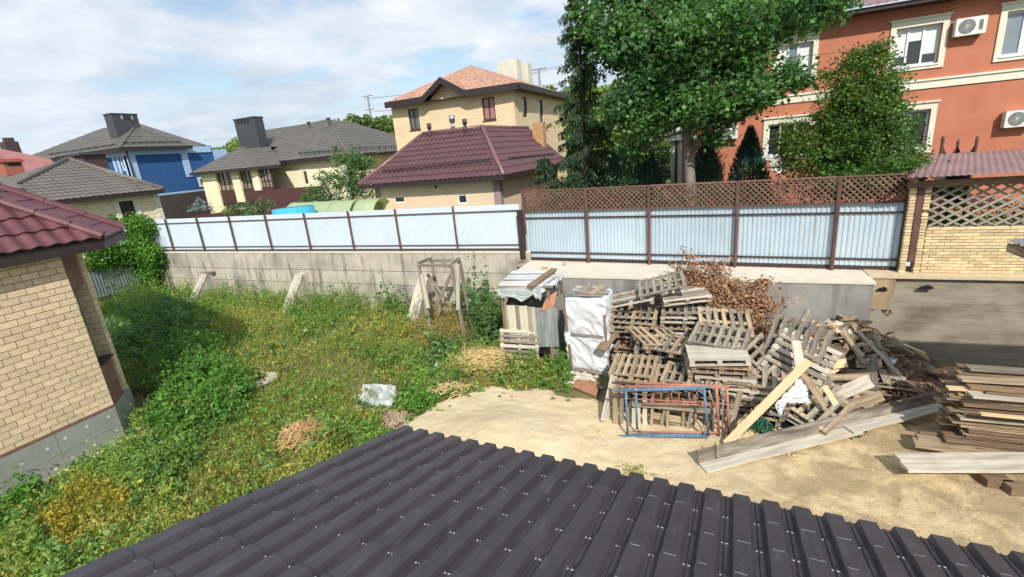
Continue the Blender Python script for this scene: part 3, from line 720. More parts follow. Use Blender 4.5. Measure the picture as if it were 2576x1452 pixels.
for r in range(28):
    z = 2.26+r*.0785
    for xx, dx in ((4.34, 0), (4.62, 0)):
        if xx > 4.5 and random.random() < .05: continue
        mkobj('brick', meh, Matrix.Translation((xx+random.uniform(-.004, .004), 14.26+random.uniform(-.006, .006), z)), pw)
MB().box(4.42, 4.55, 14.24, 14.4, 2.5, 4.38).build('steel_channel', rust, pw)
MB().box(4.56, 4.72, 14.36, 14.5, 2.22, 4.42).build('core', mortarY, pw)
lw = thing('timber_lattice', 'grey diagonal timber lattice between the brick wall and the red canopy', 'lattice', (5, 14.3, 3.36))
hh = .98
for s_, st, yy in ((1, .30, 14.30), (-1, .30, 14.36)):
    x = 4.7-1.5*hh
    while x < 10:
        run = 1.55*hh; xa, xb = x, x+run; za, zb = 3.38, 3.38+hh
        if xa < 4.7: za += (4.7-xa)/1.55; xa = 4.7
        if zb-za > .05:
            if s_ < 0: za, zb = 3.38*2+hh-za, 3.38*2+hh-zb
            plank('lath', (xa, yy, za), (xb, yy, zb), .05, .025, latticegrey, lw, upv=(0, 1, 0))
        x += st
rc = thing('canopy', 'weathered maroon corrugated canopy roof on a timber beam above the brick wall', 'canopy', (5, 14.2, 4.4))
plank('beam', (4.2, 14.2, 4.40), (12, 14.15, 4.44), .1, .16, wbrown, rc)
ra = PZ(2268, 450, 4.62); rb = V((2.3+2.2, 20.5, 4.95))
corrugated('roof_sheet', mauveroof, rc, (4.02, 13.75, 4.60), (1, 0, 0), (.36, 1, .055), 9, 4.3, (0, -.065, 1), .13, .02, 'sine')
plank('rafter', (4.25, 13.9, 4.53), (4.25, 17.9, 4.8), .08, .1, wbrown, rc); plank('rafter', (6.5, 13.9, 4.53), (6.5, 17.9, 4.8), .08, .1, wbrown, rc)
for x in (4.5, 9): plank('post', (x, 17.6, 2.2), (x, 17.6, 4.7), .12, .12, wbrown, rc)
# lean-to roof over the lumber (only its corner is in view)
lt = thing('lean_to', 'brown boarded corner of a lean-to with grey corrugated sheet at the right edge', 'lean-to', (6, 10, 3.5))
c1 = PY(2540, 614, 10.5); 
corrugated('roof_sheet', mat('zinc', (.2, .2, .21), (.26, .26, .27), 2, .5, metal=.3), lt, (c1.x, 8.4, c1.z+.03), (0, 1, 0), (1, 0, .03), 2.2, 7.5, (0, 0, 1), .16, .035, 'sine')
plank('fascia_board', (c1.x+.02, 8.4, c1.z-.07), (c1.x+.02, 10.58, c1.z-.07), .03, .14, wtan, lt); plank('fascia_board', (c1.x+.05, 10.56, c1.z-.08), (12.3, 10.56, c1.z+.12), .03, .14, wtan, lt)
for y in (8.6, 10.4): plank('post', (6.4, y, 0), (6.4, y, 3.75), .12, .12, wbrown, lt); plank('post', (11.6, y, 0), (11.6, y, 3.85), .12, .12, wbrown, lt)
# ---------------------------------------------------------------- wooden trestle
tr = thing('trestle', 'tall grey wooden trestle frame standing in weeds by the block wall', 'trestle', (-8.6, 13.3, 0))
Yf, Yk = 13.0, 14.1
TL = PY(1053, 668, Yf); TR_ = PY(1135, 672, Yf); 
ztop = TL.z; xl, xr = TL.x, TR_.x
k0, k1 = PY(1085, 655, 13.7), PY(1155, 652, 13.7); Yk = 13.7
q = [(xl, Yf, ztop), (xr, Yf, ztop), (k0.x, Yk, ztop), (k1.x, Yk, ztop)]
for a, e in ((0, 1), (2, 3)): plank('beam', q[a], q[e], .1, .09, wgrey, tr)
for a, e in ((0, 2), (1, 3)): plank('beam', V(q[a])+V((0, 0, .08)), V(q[e])+V((0, 0, .08)), .1, .1, wgrey, tr)
for (a, tx, ty) in ((0, xl+.15, Yf-.05), (1, xr+.22, Yf-.05), (2, k0.x+.1, Yk), (3, k1.x+.2, Yk)): plank('leg', (tx, ty, 0), q[a], .11, .08, wgrey, tr, upv=(0, 1, 0))
plank('leg', PY(1078, 775, Yf-.1), PY(1060, 690, Yf-.1), .12, .06, wpale, tr, upv=(0, 1, 0)); plank('leg', PY(1153, 780, Yf-.1), PY(1151, 665, Yf-.1), .12, .06, wpale, tr, upv=(0, 1, 0))
plank('brace', PY(1095, 775, Yf-.03), PY(1135, 690, Yf-.03), .1, .04, wgrey, tr, upv=(0, 1, 0)); plank('brace', PY(1133, 770, Yf+.5), PY(1075, 690, Yf+.5), .09, .04, wgrey, tr, upv=(0, 1, 0))
plank('brace', PY(1105, 668, Yf+.2), PY(1133, 652, Yf+.9), .14, .04, wgrey, tr)
# ---------------------------------------------------------------- outhouse-like shed
sh = thing('shed', 'narrow makeshift shed of grey boards and sheet metal with a board covered roof', 'shed', (-5, 12.2, 0))
sx0, sx1, sy0, sy1 = -5.62, -4.62, 11.85, 12.75
nb_ = 8
for i in range(nb_): 
    x = sx0+(sx1-sx0)*(i+.5)/nb_; plank('wall_board', (x, sy0, .55), (x, sy0, 1.72+random.uniform(-.02, .02)), (sx1-sx0)/nb_-.006, .025, wpale if i % 3 else wgrey, sh, upv=(0, 1, 0))
corrugated('metal_side', mat('old_zinc', (.22, .25, .26), (.36, .39, .38), 2.5, .55, metal=.3, streak=((.5, .5, .47), (8, 8, .6), .5, .6)), sh, (sx1-.01, sy0-.03, .5), (.62, .12, 0), (0, 0, 1), .62, 1.2, (.1, -1, 0), .1, .02)
corrugated('metal_side', mat('old_zinc2', (.20, .21, .20), (.30, .30, .27), 2.5, .6, metal=.2, streak=((.42, .42, .38), (8, 8, .6), .5, .6)), sh, (sx1+.42, sy0+.08, 0), (.2, 1, 0), (0, 0, 1), .95, 1.9, (1, 0, 0), .12, .02)
for (x, y) in ((sx0, sy0), (sx1+.38, sy0+.1), (sx0, sy1), (sx1+.5, sy1)): plank('post', (x, y, 0), (x, y, 2.25), .08, .08, wbrown, sh)
MB().slab([(sx1+.15, sy0-.02, 1.6), (sx1+.5, sy0+.1, 1.72), (sx1+.55, sy0+.4, 2.1), (sx1+.3, sy0+.05, 1.95)], (.02, -.03, 0)).build('torn_panel', mat('rusty_panel', (.36, .17, .09), (.5, .26, .15), 6, .9, .4), sh)
plank('brace', (sx0+.05, sy0-.02, 1.75), (sx0+.3, sy0-.02, 2.2), .07, .03, wgrey, sh, upv=(0, 1, 0)) 
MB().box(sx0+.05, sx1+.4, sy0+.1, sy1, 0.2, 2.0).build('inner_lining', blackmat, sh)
rz = 2.28
for i in range(5): plank('roof_board', (sx0-.12+random.uniform(-.05, .1), sy0-.05+i*.2, rz+.02+i*.035), (sx1+.45+random.uniform(-.3, .15), sy0+.0+i*.2, rz+.05+i*.035), .13, .03, wpale if i % 2 else wgrey, sh)
plank('roof_board', (sx1-.02, sy0-.25, rz+.12), (sx1+.32, sy0+.95, rz+.3), .2, .04, wbrown, sh)
def drape(name, pts_top, drop, m_, parent, n=16, k=8, amp=.05, seed=0):
    v = []; f = []
    for i in range(n+1):
        t = i/n*(len(pts_top)-1); j = min(int(t), len(pts_top)-2); p = V(pts_top[j]).lerp(V(pts_top[j+1]), t-j)
        dl = drop*(.65+.55*NZ.noise(V((i*.5, seed, 0))))
        for q in range(k+1):
            s = q/k; w_ = amp*(NZ.noise(V((i*.7, q*.5, seed)))+.5*NZ.noise(V((i*1.9, q*1.2, seed))))*(.3+s)
            v.append(p+V((w_*.5, -abs(w_)-.02*s, -dl*s)))
    for i in range(n):
        for q in range(k): a = i*(k+1)+q; f.append((a, a+1, a+k+2, a+k+1))
    return MB().add(v, f).build(name, m_, parent, smooth=False)
drape('plastic_sheet', [(sx0-.12, sy0+.3, rz), (sx0-.1, sy0-.08, rz), (sx1+.0, sy0-.1, rz+.05), (sx1+.25, sy0-.08, rz+.05)], .48, filmclear, sh, seed=2)
MB().slab([(sx0-.12, sy0-.06, rz), (sx1+.25, sy0-.06, rz+.05), (sx1+.55, sy1+.1, rz+.22), (sx0-.05, sy1+.1, rz+.2)], (0, 0, .012)).build('roof_film', film, sh)
drape('plastic_sheet', [(sx1+.25, sy0-.1, rz+.05), (sx1+.5, sy0+.4, rz+.15), (sx1+.6, sy1, rz+.25)], .25, film, sh, seed=7)
# ---------------------------------------------------------------- block stack wrapped in white film
def wrapped(name, label, cat, x0, x1, y0, y1, z1, m_, parent=None, seed=0, n=34):
    b = MB(); 
    def dsp(p, nn, s, t):
        q = p*2.2+V((seed, 0, 0)); f = NZ.noise(q)*.07
        r = 1-abs(NZ.noise(V((p.x*3.2+p.z*2.2+seed, p.y*3+p.z*1.1, p.z*1.6))))*2; f += max(0, r-.35)*.085
        r = 1-abs(NZ.noise(V((p.x*6-p.z*4+seed, p.y*7, p.z*5))))*2; f += max(0, r-.5)*.025
        return p+nn*f
    faces = [((x0, y0), (x1, y0), V((0, -1, 0))), ((x1, y0), (x1, y1), V((1, 0, 0))), ((x1, y1), (x0, y1), V((0, 1, 0))), ((x0, y1), (x0, y0), V((-1, 0, 0)))]
    ring = []; K = []
    for (a, c, nn) in faces:
        for i in range(n):
            t = i/n; ring.append((V((a[0]+(c[0]-a[0])*t, a[1]+(c[1]-a[1])*t, 0)), nn))
    m = len(ring); h = 2*n; v = []; f = []
    cx, cy = (x0+x1)/2, (y0+y1)/2
    for j in range(h+1):
        z = z1*j/h
        for (p, nn) in ring:
            q = dsp(V((p.x, p.y, z)), nn, 0, 0); fl = 1+.03*(1-z/z1)**3
            v.append(V((cx+(q.x-cx)*fl, cy+(q.y-cy)*fl, z)))
    for j in range(h):
        for i in range(m): a = j*m+i; c = j*m+(i+1) % m; f.append((a, c, c+m, a+m))
    base = h*m; rings = 6; prev = base
    for r in range(1, rings+1):
        s = 1-r/rings*.98; st = len(v)
        for i in range(m):
            p = v[base+i]; q = V((cx+(p.x-cx)*s, cy+(p.y-cy)*s, z1)); q.z += .05*NZ.noise(q*3)+.02; v.append(q)
        for i in range(m): f.append((prev+i, prev+(i+1) % m, st+(i+1) % m, st+i))
        prev = st
    f.append(tuple(prev+i for i in range(m)))
    o = b.add(v, f).build(name, m_, parent, smooth=True, origin=None if parent else (cx, cy, 0)); return o
bx0, bx1, by0, by1, bz = -3.62, -2.55, 11.45, 12.45, 2.13
ws_ = thing('wrapped_stack', 'tall stack wrapped in creased white film with battens and boards on top', 'wrapped stack', ((bx0+bx1)/2, 12, 0))
wrapped('film_wrap', '', '', bx0, bx1, by0, by1, bz, film, ws_, 3)
plank('batten', (bx0+.05, by0-.08, 1.25), (bx0-.0, by0-.08, 2.05), .06, .03, wbrown, ws_, upv=(0, 1, 0)); plank('batten', (bx0+.12, by0-.08, .1), (bx0+.08, by0-.08, .85), .06, .03, wbrown, ws_, upv=(0, 1, 0))
plank('batten', (bx0+.15, by0-.09, 1.17), (bx1-.05, by0-.09, 1.15), .045, .03, wgrey, ws_, upv=(0, 1, 0)); plank('batten', (bx1+.02, by0-.06, .85), (bx1-.0, by0-.06, 1.75), .045, .04, wbrown, ws_, upv=(0, 1, 0))
plank('batten', (bx0+.2, by0-.1, .16), (bx1+.05, by0-.1, .1), .09, .03, wgrey, ws_, upv=(0, 1, 0))
for i, (a, e, w_, m_) in enumerate((((0.0, .12), (1.0, .1), .15, wgrey), ((.1, .35), (1.12, .38), .13, wgrey), ((.35, .6), (1.0, .66), .12, wgrey), ((.1, .8), (.9, .82), .12, wpale))):
    plank('top_board', (bx0+a[0], by0+a[1], bz+.09), (bx0+e[0], by0+e[1], bz+.1), w_, .03, m_, ws_)
plank('top_board', (bx0+.35, by0+.2, bz+.13), (bx0+.5, by0+.95, bz+.14), .2, .03, wgrey, ws_); plank('top_board', (bx0+.72, by0+.1, bz+.13), (bx0+.85, by0+.8, bz+.14), .13, .05, wtan, ws_)
# ---------------------------------------------------------------- pallets
PAL = {}
def make_pallet(key, m1, m2, wX=1.2, dY=1.0, nb=7, bw=.1, across=True):
    """local frame: front edge along +x from the origin, depth +y, top at z = 0"""
    root = bpy.data.objects.new('pallet', None); root.empty_display_size = .2; W[root.name] = Matrix.Identity(4); parts = []
    def P(name, a, e, w_, t_, m_):
        o = plank(name, a, e, w_, t_, m_, None); COL.objects.unlink(o); parts.append((name, o.data, o.matrix_basis.copy()))
        bpy.data.objects.remove(o)
    if across:
        for i in range(nb):
            x = bw/2+(wX-bw)*i/(nb-1); P('deck_board', (x, 0, -.011), (x, dY, -.011), bw*random.uniform(.88, 1.05), .022, m1 if i % 3 else m2)
        for y in (.06, dY/2, dY-.06): P('stringer_board', (0, y, -.034), (wX, y, -.034), .1, .022, m2)
        for x in (.06, wX/2, wX-.06): P('bottom_board', (x, 0, -.134), (x, dY, -.134), .1, .02, m2)
    else:
        for i in range(nb):
            y = bw/2+(dY-bw)*i/(nb-1); P('deck_board', (0, y, -.011), (wX, y, -.011), bw*random.uniform(.88, 1.05), .022, m1 if i % 3 else m2)
        for x in (.06, wX/2, wX-.06): P('stringer_board', (x, 0, -.034), (x, dY, -.034), .1, .022, m2)
        for y in (.06, dY/2, dY-.06): P('bottom_board', (0, y, -.134), (wX, y, -.134), .1, .02, m2)
    for x in (.06, wX/2, wX-.06):
        for y in (.06, dY/2, dY-.06): P('block', (x-.05, y, -.084), (x+.05, y, -.084), .1, .078, m1)
    bpy.data.objects.remove(root); PAL[key] = parts
make_pallet('tan', wtan, wtan); make_pallet('grey', wgrey, wgrey); make_pallet('greyX', wgrey, wpale, across=False); make_pallet('pale', wpale, wpale, 1.2, 1.0, 7, .115, across=False)
make_pallet('brown', wbrown, wtan); make_pallet('mixed', wgrey, wtan); make_pallet('tan8', wtan, wtan, 1.0, 1.1, 7, .09)
def pallet(key, loc, rz, label, rx=0, ry=0, drop=0.0, group='wooden pallets in the heap', rm=None):
    M4 = Matrix.Translation(V(loc)) @ (rm if rm is not None else Matrix.Rotation(rz, 4, 'Z') @ Matrix.Rotation(ry, 4, 'Y') @ Matrix.Rotation(rx, 4, 'X'))
    r = bpy.data.objects.new('pallet', None); COL.objects.link(r); r.empty_display_size = .2; place(r, M4); tag(r, label, 'pallet', group)
    for (nm, me, ml) in PAL[key]:
        if drop and nm in ('deck_board', 'bottom_board') and random.random() < drop: continue
        o = bpy.data.objects.new(nm, me); COL.objects.link(o); W[o.name] = M4 @ ml; o.parent = r; o.matrix_basis = ml
    return r
ORD = ['first', 'second', 'third', 'fourth', 'fifth', 'sixth', 'seventh', 'eighth', 'ninth', 'tenth', 'eleventh', 'twelfth']
def stack(keys, x, y, ztop, rz, where, n, jit=.06, topkey=None, jr=.06, toplabel=None):
    z = ztop
    for i in range(n):
        k = topkey if (i == 0 and topkey) else random.choice(keys)
        dx, dy = (random.uniform(-jit, jit), random.uniform(-jit, jit)) if i else (0, 0)
        nm = {'tan': 'tan', 'tan8': 'tan', 'grey': 'grey weathered', 'greyX': 'grey weathered', 'pale': 'pale bleached', 'brown': 'dark brown', 'mixed': 'greyish brown'}[k]
        lab = toplabel if (i == 0 and toplabel) else '%s pallet, %s from top of %s' % (nm, ORD[i] if i else 'first', where)
        pallet(k, (x+dx, y+dy, z), rz+(random.uniform(-jr, jr) if i else 0), lab, drop=.08 if i else 0)
        z -= .146
        if z < .1: break
stack(['tan', 'brown', 'mixed'], -2.12, 9.62, 1.03, R(1), 'the front left pallet stack', 7, .05, 'tan8', toplabel='clean tan pallet with seven deck boards topping the front left stack')
stack(['grey', 'mixed', 'greyX'], -1.02, 9.75, .92, R(-5), 'the front middle pallet stack', 6, .07)
P2a, P2b = V((-.45, 9.78, 1.43)), V((.62, 10.33, 1.43))
pallet('pale', (-.42, 9.75, 1.44), R(8), 'pale bleached pallet with close boards on the front right stack', ry=R(-3), rx=R(-3))
stack(['grey', 'mixed', 'greyX', 'brown'], -.38, 9.82, 1.28, R(6), 'the stack under the bleached pallet', 8, .09, jr=.1)
stack(['grey', 'mixed', 'greyX'], .25, 9.9, .95, R(-4), 'the low stack right of the bleached pallet', 6, .07)
stack(['grey', 'greyX', 'mixed'], -2.5, 11.72, 1.6, R(2), 'the stack beside the white wrapped stack', 5, .05)
stack(['brown', 'tan', 'mixed'], -2.36, 11.45, .86, R(-4), 'the low brown stack by the wrapped one', 6, .09, jr=.1)
stack(['grey', 'greyX', 'mixed'], -1.2, 11.9, 1.72, R(6), 'the tall stack below the dead branches', 11, .07)
stack(['grey', 'mixed', 'greyX'], -.55, 11.2, 1.25, R(-6), 'the sunken stack behind the bleached pallet', 8, .08)
pallet('greyX', (-2.55, 11.75, 1.80), R(6), 'grey pallet lying tilted across the back left stack', ry=R(-13), rx=R(3), drop=.1)
pallet('grey', (-1.75, 11.85, 2.14), R(8), 'topmost grey pallet tilted on the back stack, below the branches', ry=R(-14), rx=R(8))
pallet('greyX', (-1.15, 11.95, 1.98), R(18), 'grey pallet tilted right of the topmost one on the back stack', ry=R(-4), rx=R(8), drop=.1)
pallet('grey', (-.55, 12.0, 1.72), R(35), 'grey pallet turned askew at the right end of the back stack', ry=R(3), rx=R(-6), drop=.15)
pallet('mixed', (-1.45, 10.75, 1.22), R(-10), 'level slatted pallet in the middle of the heap', rx=R(2), ry=R(2))
pallet('grey', (-.5, 10.62, 1.52), R(-10), 'large slatted pallet lying tilted above the bleached pallet', rx=R(7), ry=R(2))
stack(['grey', 'mixed', 'greyX'], -1.75, 10.9, 1.10, R(3), 'the middle stack behind the tan pallet', 7, .08)
pallet('mixed', (-.25, 11.3, 1.45), R(8), 'slatted pallet leaning back behind the tilted slatted one', rx=R(20), ry=R(4))
pallet('tan', (-1.45, 10.65, 1.32), R(38), 'tan pallet slumped between the back and front stacks', rx=R(8), ry=R(10), drop=.2)
# pallets slid over on the right of the heap
for i, (x, y, z, rz, rx, ry, k, lb) in enumerate(((.62, 10.75, 1.30, -20, 10, 40, 'grey', 'grey pallet sliding down right of the front stacks'), (.75, 10.6, 1.0, -26, 8, 38, 'mixed', 'pallet under the sliding one right of the stacks'),
        (1.05, 11.25, 1.05, -36, 66, 4, 'grey', 'upright grey pallet leaning over beside the scrap wood'), (1.0, 10.85, .98, -33, 48, 12, 'greyX', 'grey pallet leaning in front of the upright one by the scrap wood'),
        (.98, 10.45, .86, -30, 22, 24, 'grey', 'tilted pallet behind the pale propped post'), (1.15, 10.1, .66, -32, 18, 20, 'mixed', 'lower tilted pallet behind the fresh yellow beam'), (.95, 10.15, .5, -26, 10, 16, 'greyX', 'lowest tilted pallet left of the fresh yellow beam'))):
    pallet(k, (x, y, z), R(rz), lb, rx=R(rx), ry=R(ry), drop=.08)
# pallet standing against the shed
pallet('greyX', (-5.78, 11.62, .0), 0, 'grey pallet standing on edge against the front of the shed', rm=Matrix.Rotation(R(3), 4, 'Z') @ Matrix.Rotation(R(80), 4, 'X'), group='single pallets by the shed')
# ---------------------------------------------------------------- steel scaffold frames leaning on the pallets
z4 = lambda a, c: ((1940+.1653*a)*.78922, (1180+.1653*c)*.78922)
bluep = mat('blue_paint', (.07, .155, .26), (.14, .25, .36), 9, .5, .2, spots=((.32, .3, .28), 22, .66)); redp = mat('red_paint', (.40, .13, .085), (.50, .24, .18), 9, .55, .2, spots=((.4, .3, .25), 22, .66))
steelg = mat('worn_steel', (.22, .24, .25), (.33, .35, .36), 8, .5, .1, metal=.3)
def sc(a, c, Y): return PY(*z4(a, c), Y-.06+(a-1250)/1250*.20)
def tubes(name, label, segs, Y, m_, r=.022):
    t = thing(name, label, 'scaffold frame', (-.7, Y, 0), 'steel scaffold frames')
    for (nm, p, q, rr, mm) in segs: MB().tube(sc(*p, Y), sc(*q, Y), rr or r, n=8).build(nm, mm or m_, t, smooth=True)
    return t
tubes('scaffold_frame', 'blue steel scaffold frame standing foremost against the pallet stacks', [('top_tube', (120, 400), (1850, 350), .024, None), ('bottom_tube', (180, 1268), (1920, 1275), .024, None), ('upright', (330, 410), (370, 1240), .024, None), ('upright', (1838, 360), (1925, 1270), .024, None),
    ('gusset', (365, 1130), (470, 1240), .012, None), ('gusset', (1720, 380), (1845, 480), .013, None), ('gusset', (1790, 1275), (1890, 1180), .013, None), ('joint_sleeve', (500, 372), (545, 372), .034, steelg)], 8.93, bluep)
tubes('scaffold_frame', 'second blue steel scaffold frame just behind the foremost blue one', [('top_tube', (200, 370), (1960, 330), .024, None), ('bottom_tube', (460, 1238), (1900, 1245), .024, None), ('upright', (525, 400), (550, 1130), .024, None), ('bend', (550, 1130), (650, 1190), .02, steelg), ('brace', (1930, 390), (2050, 700), .014, steelg), ('brace', (2050, 700), (2020, 1150), .014, steelg)], 9.02, bluep)
tubes('scaffold_frame', 'red steel scaffold frame with a ladder side and wide top rail', [('top_tube', (320, 305), (2300, 330), .024, None), ('upright', (2078, 345), (2125, 1262), .026, None), ('bottom_tube', (450, 1190), (2150, 1205), .022, None), ('ladder_rail', (560, 560), (2100, 640), .016, None), ('ladder_rail', (700, 625), (2060, 680), .016, None)] +
    [('rung', (x, 380), (x+12, 560+(x-560)*.06), .014, None) for x in (680, 860, 1005, 1205, 1350, 1545, 1700, 1945)], 9.11, redp)
tubes('scaffold_frame', 'rearmost red steel scaffold frame with the tall right upright', [('top_tube', (510, 250), (2330, 315), .024, None), ('upright', (2280, 325), (2325, 1235), .026, None), ('bottom_tube', (640, 1180), (2320, 1240), .022, steelg), ('brace', (2150, 400), (2210, 560), .013, steelg), ('brace', (2210, 560), (2190, 1210), .013, steelg), ('ladder_rail', (1900, 625), (2290, 660), .014, None)], 9.2, redp)
o = MB().tube(sc(60, 240, 9.27), sc(2500, 330, 9.27), .022, n=8).build('steel_pipe', darkpaint, None, origin=sc(60, 240, 9.27)); tag(o, 'long dark steel pipe lying along the top of the scaffold frames', 'pipe')
for i, (a, c, e, g, w_, m_, lb) in enumerate(((400, 640, 2430, 820, .11, wgrey, 'long grey board lying level behind the scaffold frames'), (135, 320, 135, 1040, .115, wtan, 'thick tan post standing at the left end of the scaffold frames'), (265, 330, 235, 1060, .09, wgrey, 'grey board standing beside the thick tan post'),
        (395, 700, 400, 1080, .05, wtan, 'thin tan batten between the two blue uprights'), (490, 740, 490, 1090, .09, wpale, 'pale short board standing inside the blue frame'), (585, 700, 590, 1090, .06, wpale, 'narrow pale batten right of the second blue upright'), (700, 400, 700, 1120, .09, wpale, 'pale board standing behind the first ladder rung'),
        (850, 460, 830, 1090, .055, wtan, 'tan batten standing behind the second ladder rung'), (1170, 400, 1015, 1050, .07, wgrey, 'grey batten leaning to the right behind the scaffold'), (1145, 780, 1130, 1150, .055, wtan, 'tan batten at the middle of the scaffold frames'), (1455, 570, 1435, 1170, .06, wtan, 'tan batten right of the middle of the scaffold frames'),
        (1670, 480, 1510, 1180, .07, wgrey, 'grey batten slanting behind the last ladder rungs'), (1690, 810, 1620, 1090, .055, wtan, 'short tan batten left of the right blue upright'), (2000, 850, 1960, 1190, .07, wbrown, 'brown batten just right of the right blue upright'), (2540, 400, 2330, 1200, .10, wgrey, 'grey board leaning at the right end of the scaffold frames'))):
    Y = 9.32 if i == 0 else 9.38 if i % 2 else 9.42
    o = plank('loose_board', sc(a, c, Y), sc(e, g, Y), w_, .035, m_, None, upv=(0, 1, 0)); tag(o, lb, 'board', 'boards standing behind the scaffold frames')
for i, (a, c, e, g, w_, lb) in enumerate(((870, 500, 1440, 600, .14, 'brown board on edge in the dark gap behind the scaffold'), (800, 860, 1400, 960, .14, 'tan board on edge low behind the scaffold'), (850, 1020, 1380, 1120, .12, 'reddish board on edge lowest behind the scaffold'))):
    o = plank('loose_board', sc(a, c, 9.47), sc(e, g, 9.47), w_, .03, wtan if i == 1 else wbrown, None, upv=(0, 1, 0)); tag(o, lb, 'board', 'boards standing behind the scaffold frames')
# boards leaning left of the heap
o = plank('loose_board', PZ(1520, 1060, .1), PZ(1545, 945, .95), .28, .03, wpale, None, upv=(1, 0, .6)); tag(o, 'wide pale sheet of wood leaning on the left end of the pallet heap', 'board')
o = plank('loose_board', PZ(1512, 880, .9), PZ(1545, 838, 1.1), .3, .03, wbrown, None); tag(o, 'brown board jutting out between the wrapped stack and the pallets', 'board')
# ---------------------------------------------------------------- beams
z7 = lambda a, c: ((2400+.33540*a)*.78922, (900+.33540*c)*.78922)
z3q = lambda a, c: ((2250+.31676*a)*.78922, (960+.31676*c)*.78922)
o = plank('timber_beam', PZ(*z3q(205, 1440), .12), PY(*z3q(1040, 600), 9.55), .15, .06, wfresh, None, upv=(0, -.6, .8)); tag(o, 'fresh yellow timber beam rising from the ground to the scrap wood', 'beam')
o = plank('timber_beam', PY(*z3q(1200, 1060), 9.6), PY(*z3q(975, 730), 9.75), .12, .05, wtan, None, upv=(0, -1, .5)); tag(o, 'short brown beam crossing under the top of the fresh yellow beam', 'beam')
o = plank('timber_beam', PY(*z3q(1310, 1045), 9.7), PY(*z3q(1190, 855), 9.9), .10, .05, wfresh, None, upv=(0, -1, .5)); tag(o, 'short yellow plank leaning right of the brown beam', 'beam')
o = plank('timber_beam', PY(*z3q(950, 690), 10.3), PY(*z3q(905, 400), 10.7), .17, .05, wpale, None, upv=(0, -1, .3)); tag(o, 'pale upright post propped against the leaning pallets', 'beam')
o = plank('timber_beam', PY(*z3q(930, 290), 11.3), PY(*z3q(1040, 90), 11.9), .14, .05, wgrey, None, upv=(0, -1, .3)); tag(o, 'grey board sticking up highest out of the scrap wood', 'beam')
# long plank trough: two boards at a right angle
wtrough = mat('wood_trough', (.15, .125, .095), (.33, .29, .235), 1.6, .9, .5, 6, stretch=(1.2, 9, 9), c3=(.10, .08, .06))
n0 = PZ(1768, 1182, .06); n1 = PZ(2372, 1030, .2)
ch = thing('plank_trough', 'long weathered formwork trough of two joined grey planks lying across the yard', 'planks', n0)
dv = (n1-n0); dvn = dv.normalized(); sd = V((-dvn.y, dvn.x, 0))
if sd.y < 0: sd = -sd
mid = dv*.62
plank('base_board', n0+V((0, 0, .03)), n0+mid+V((0, 0, .03)), .25, .035, wpale, ch, upv=(0, 0, 1), warp=.01); plank('base_board', n0+mid*.94+sd*.015+V((0, 0, .07)), n1+V((0, 0, .07)), .25, .035, wpale, ch, warp=.01)
up_ = (V((0, 0, 1))+sd*.25).normalized()
plank('side_board', n0+sd*.14+up_*.13+V((0, 0, .03)), n1+sd*.14+up_*.13+V((0, 0, .05)), .26, .035, wtrough, ch, upv=(sd-V((0, 0, .25))), warp=.008)
MB().bar(n0+sd*.12+dvn*.35+V((0, 0, .1)), n0+sd*.12+dvn*.35+V((0, 0, .38)), .09, .03, upv=dvn).build('cleat', wgrey, ch)
o = plank('loose_board', PZ(1960, 1100, .1)-V((0, 0, .06)), PZ(2175, 995, .1), .42, .03, wgrey, None); tag(o, 'wide grey board lying flat behind the long plank trough', 'board')
# ---------------------------------------------------------------- scrap wood heap
hz = lambda x, y: max(0.0, 1.0*math.exp(-((x-2.75)**2/1.3+(y-12.95)**2/.8)) + .5*math.exp(-((x-3.9)**2/1.2+(y-12.6)**2/1.4)) + .25*math.exp(-((x-2.8)**2/1.2+(y-11.3)**2/1.5)))
b = MB(); v = []; f = []
for j in range(30):
    for i in range(34):
        x = .9+i*.13; y = 9.8+j*.145; v.append((x, y, (hz(x, y)*.9+.03+.03*NZ.noise(V((x*3, y*3, 0))))*max(0, min(1, (y-8.0-(x+.09)*.729-.25)/.5))-.04)); 
for j in range(29):
    for i in range(33): a = j*34+i; f.append((a, a+1, a+35, a+34))
o = b.add(v, f).build('debris_heap', mat('debris', (.10, .06, .035), (.20, .12, .07), 9, .95, .8, 20, c3=(.05, .03, .02)), None, True); tag(o, 'dark brown bark and splinters under the scrap wood', 'debris', kind='stuff')
b = MB()
for i in range(900):
    x = random.uniform(1.5, 4.6); y = random.uniform(10.2, 13.8); c = V((x, y, hz(x, y)+.06)); d = V((random.gauss(0, 1), random.gauss(0, 1), random.gauss(0, .25))).normalized()*random.uniform(.05, .16)
    if y > 8.0+(x+.09)*.729+.4: b.bar(c-d, c+d, random.uniform(.008, .03), .008)
o = b.build('splinters', mat('splinter', (.20, .13, .08), (.42, .30, .19), 6, .9, island=.45)); tag(o, 'small splinters and bark strewn over the scrap wood heap', 'debris', kind='stuff')
GR = 'loose boards in the scrap wood heap'
tone = [(wgrey, 'weathered grey'), (wtan, 'tan'), (wbrown, 'brown'), (wfresh, 'fresh yellow'), (wpale, 'pale bleached')]
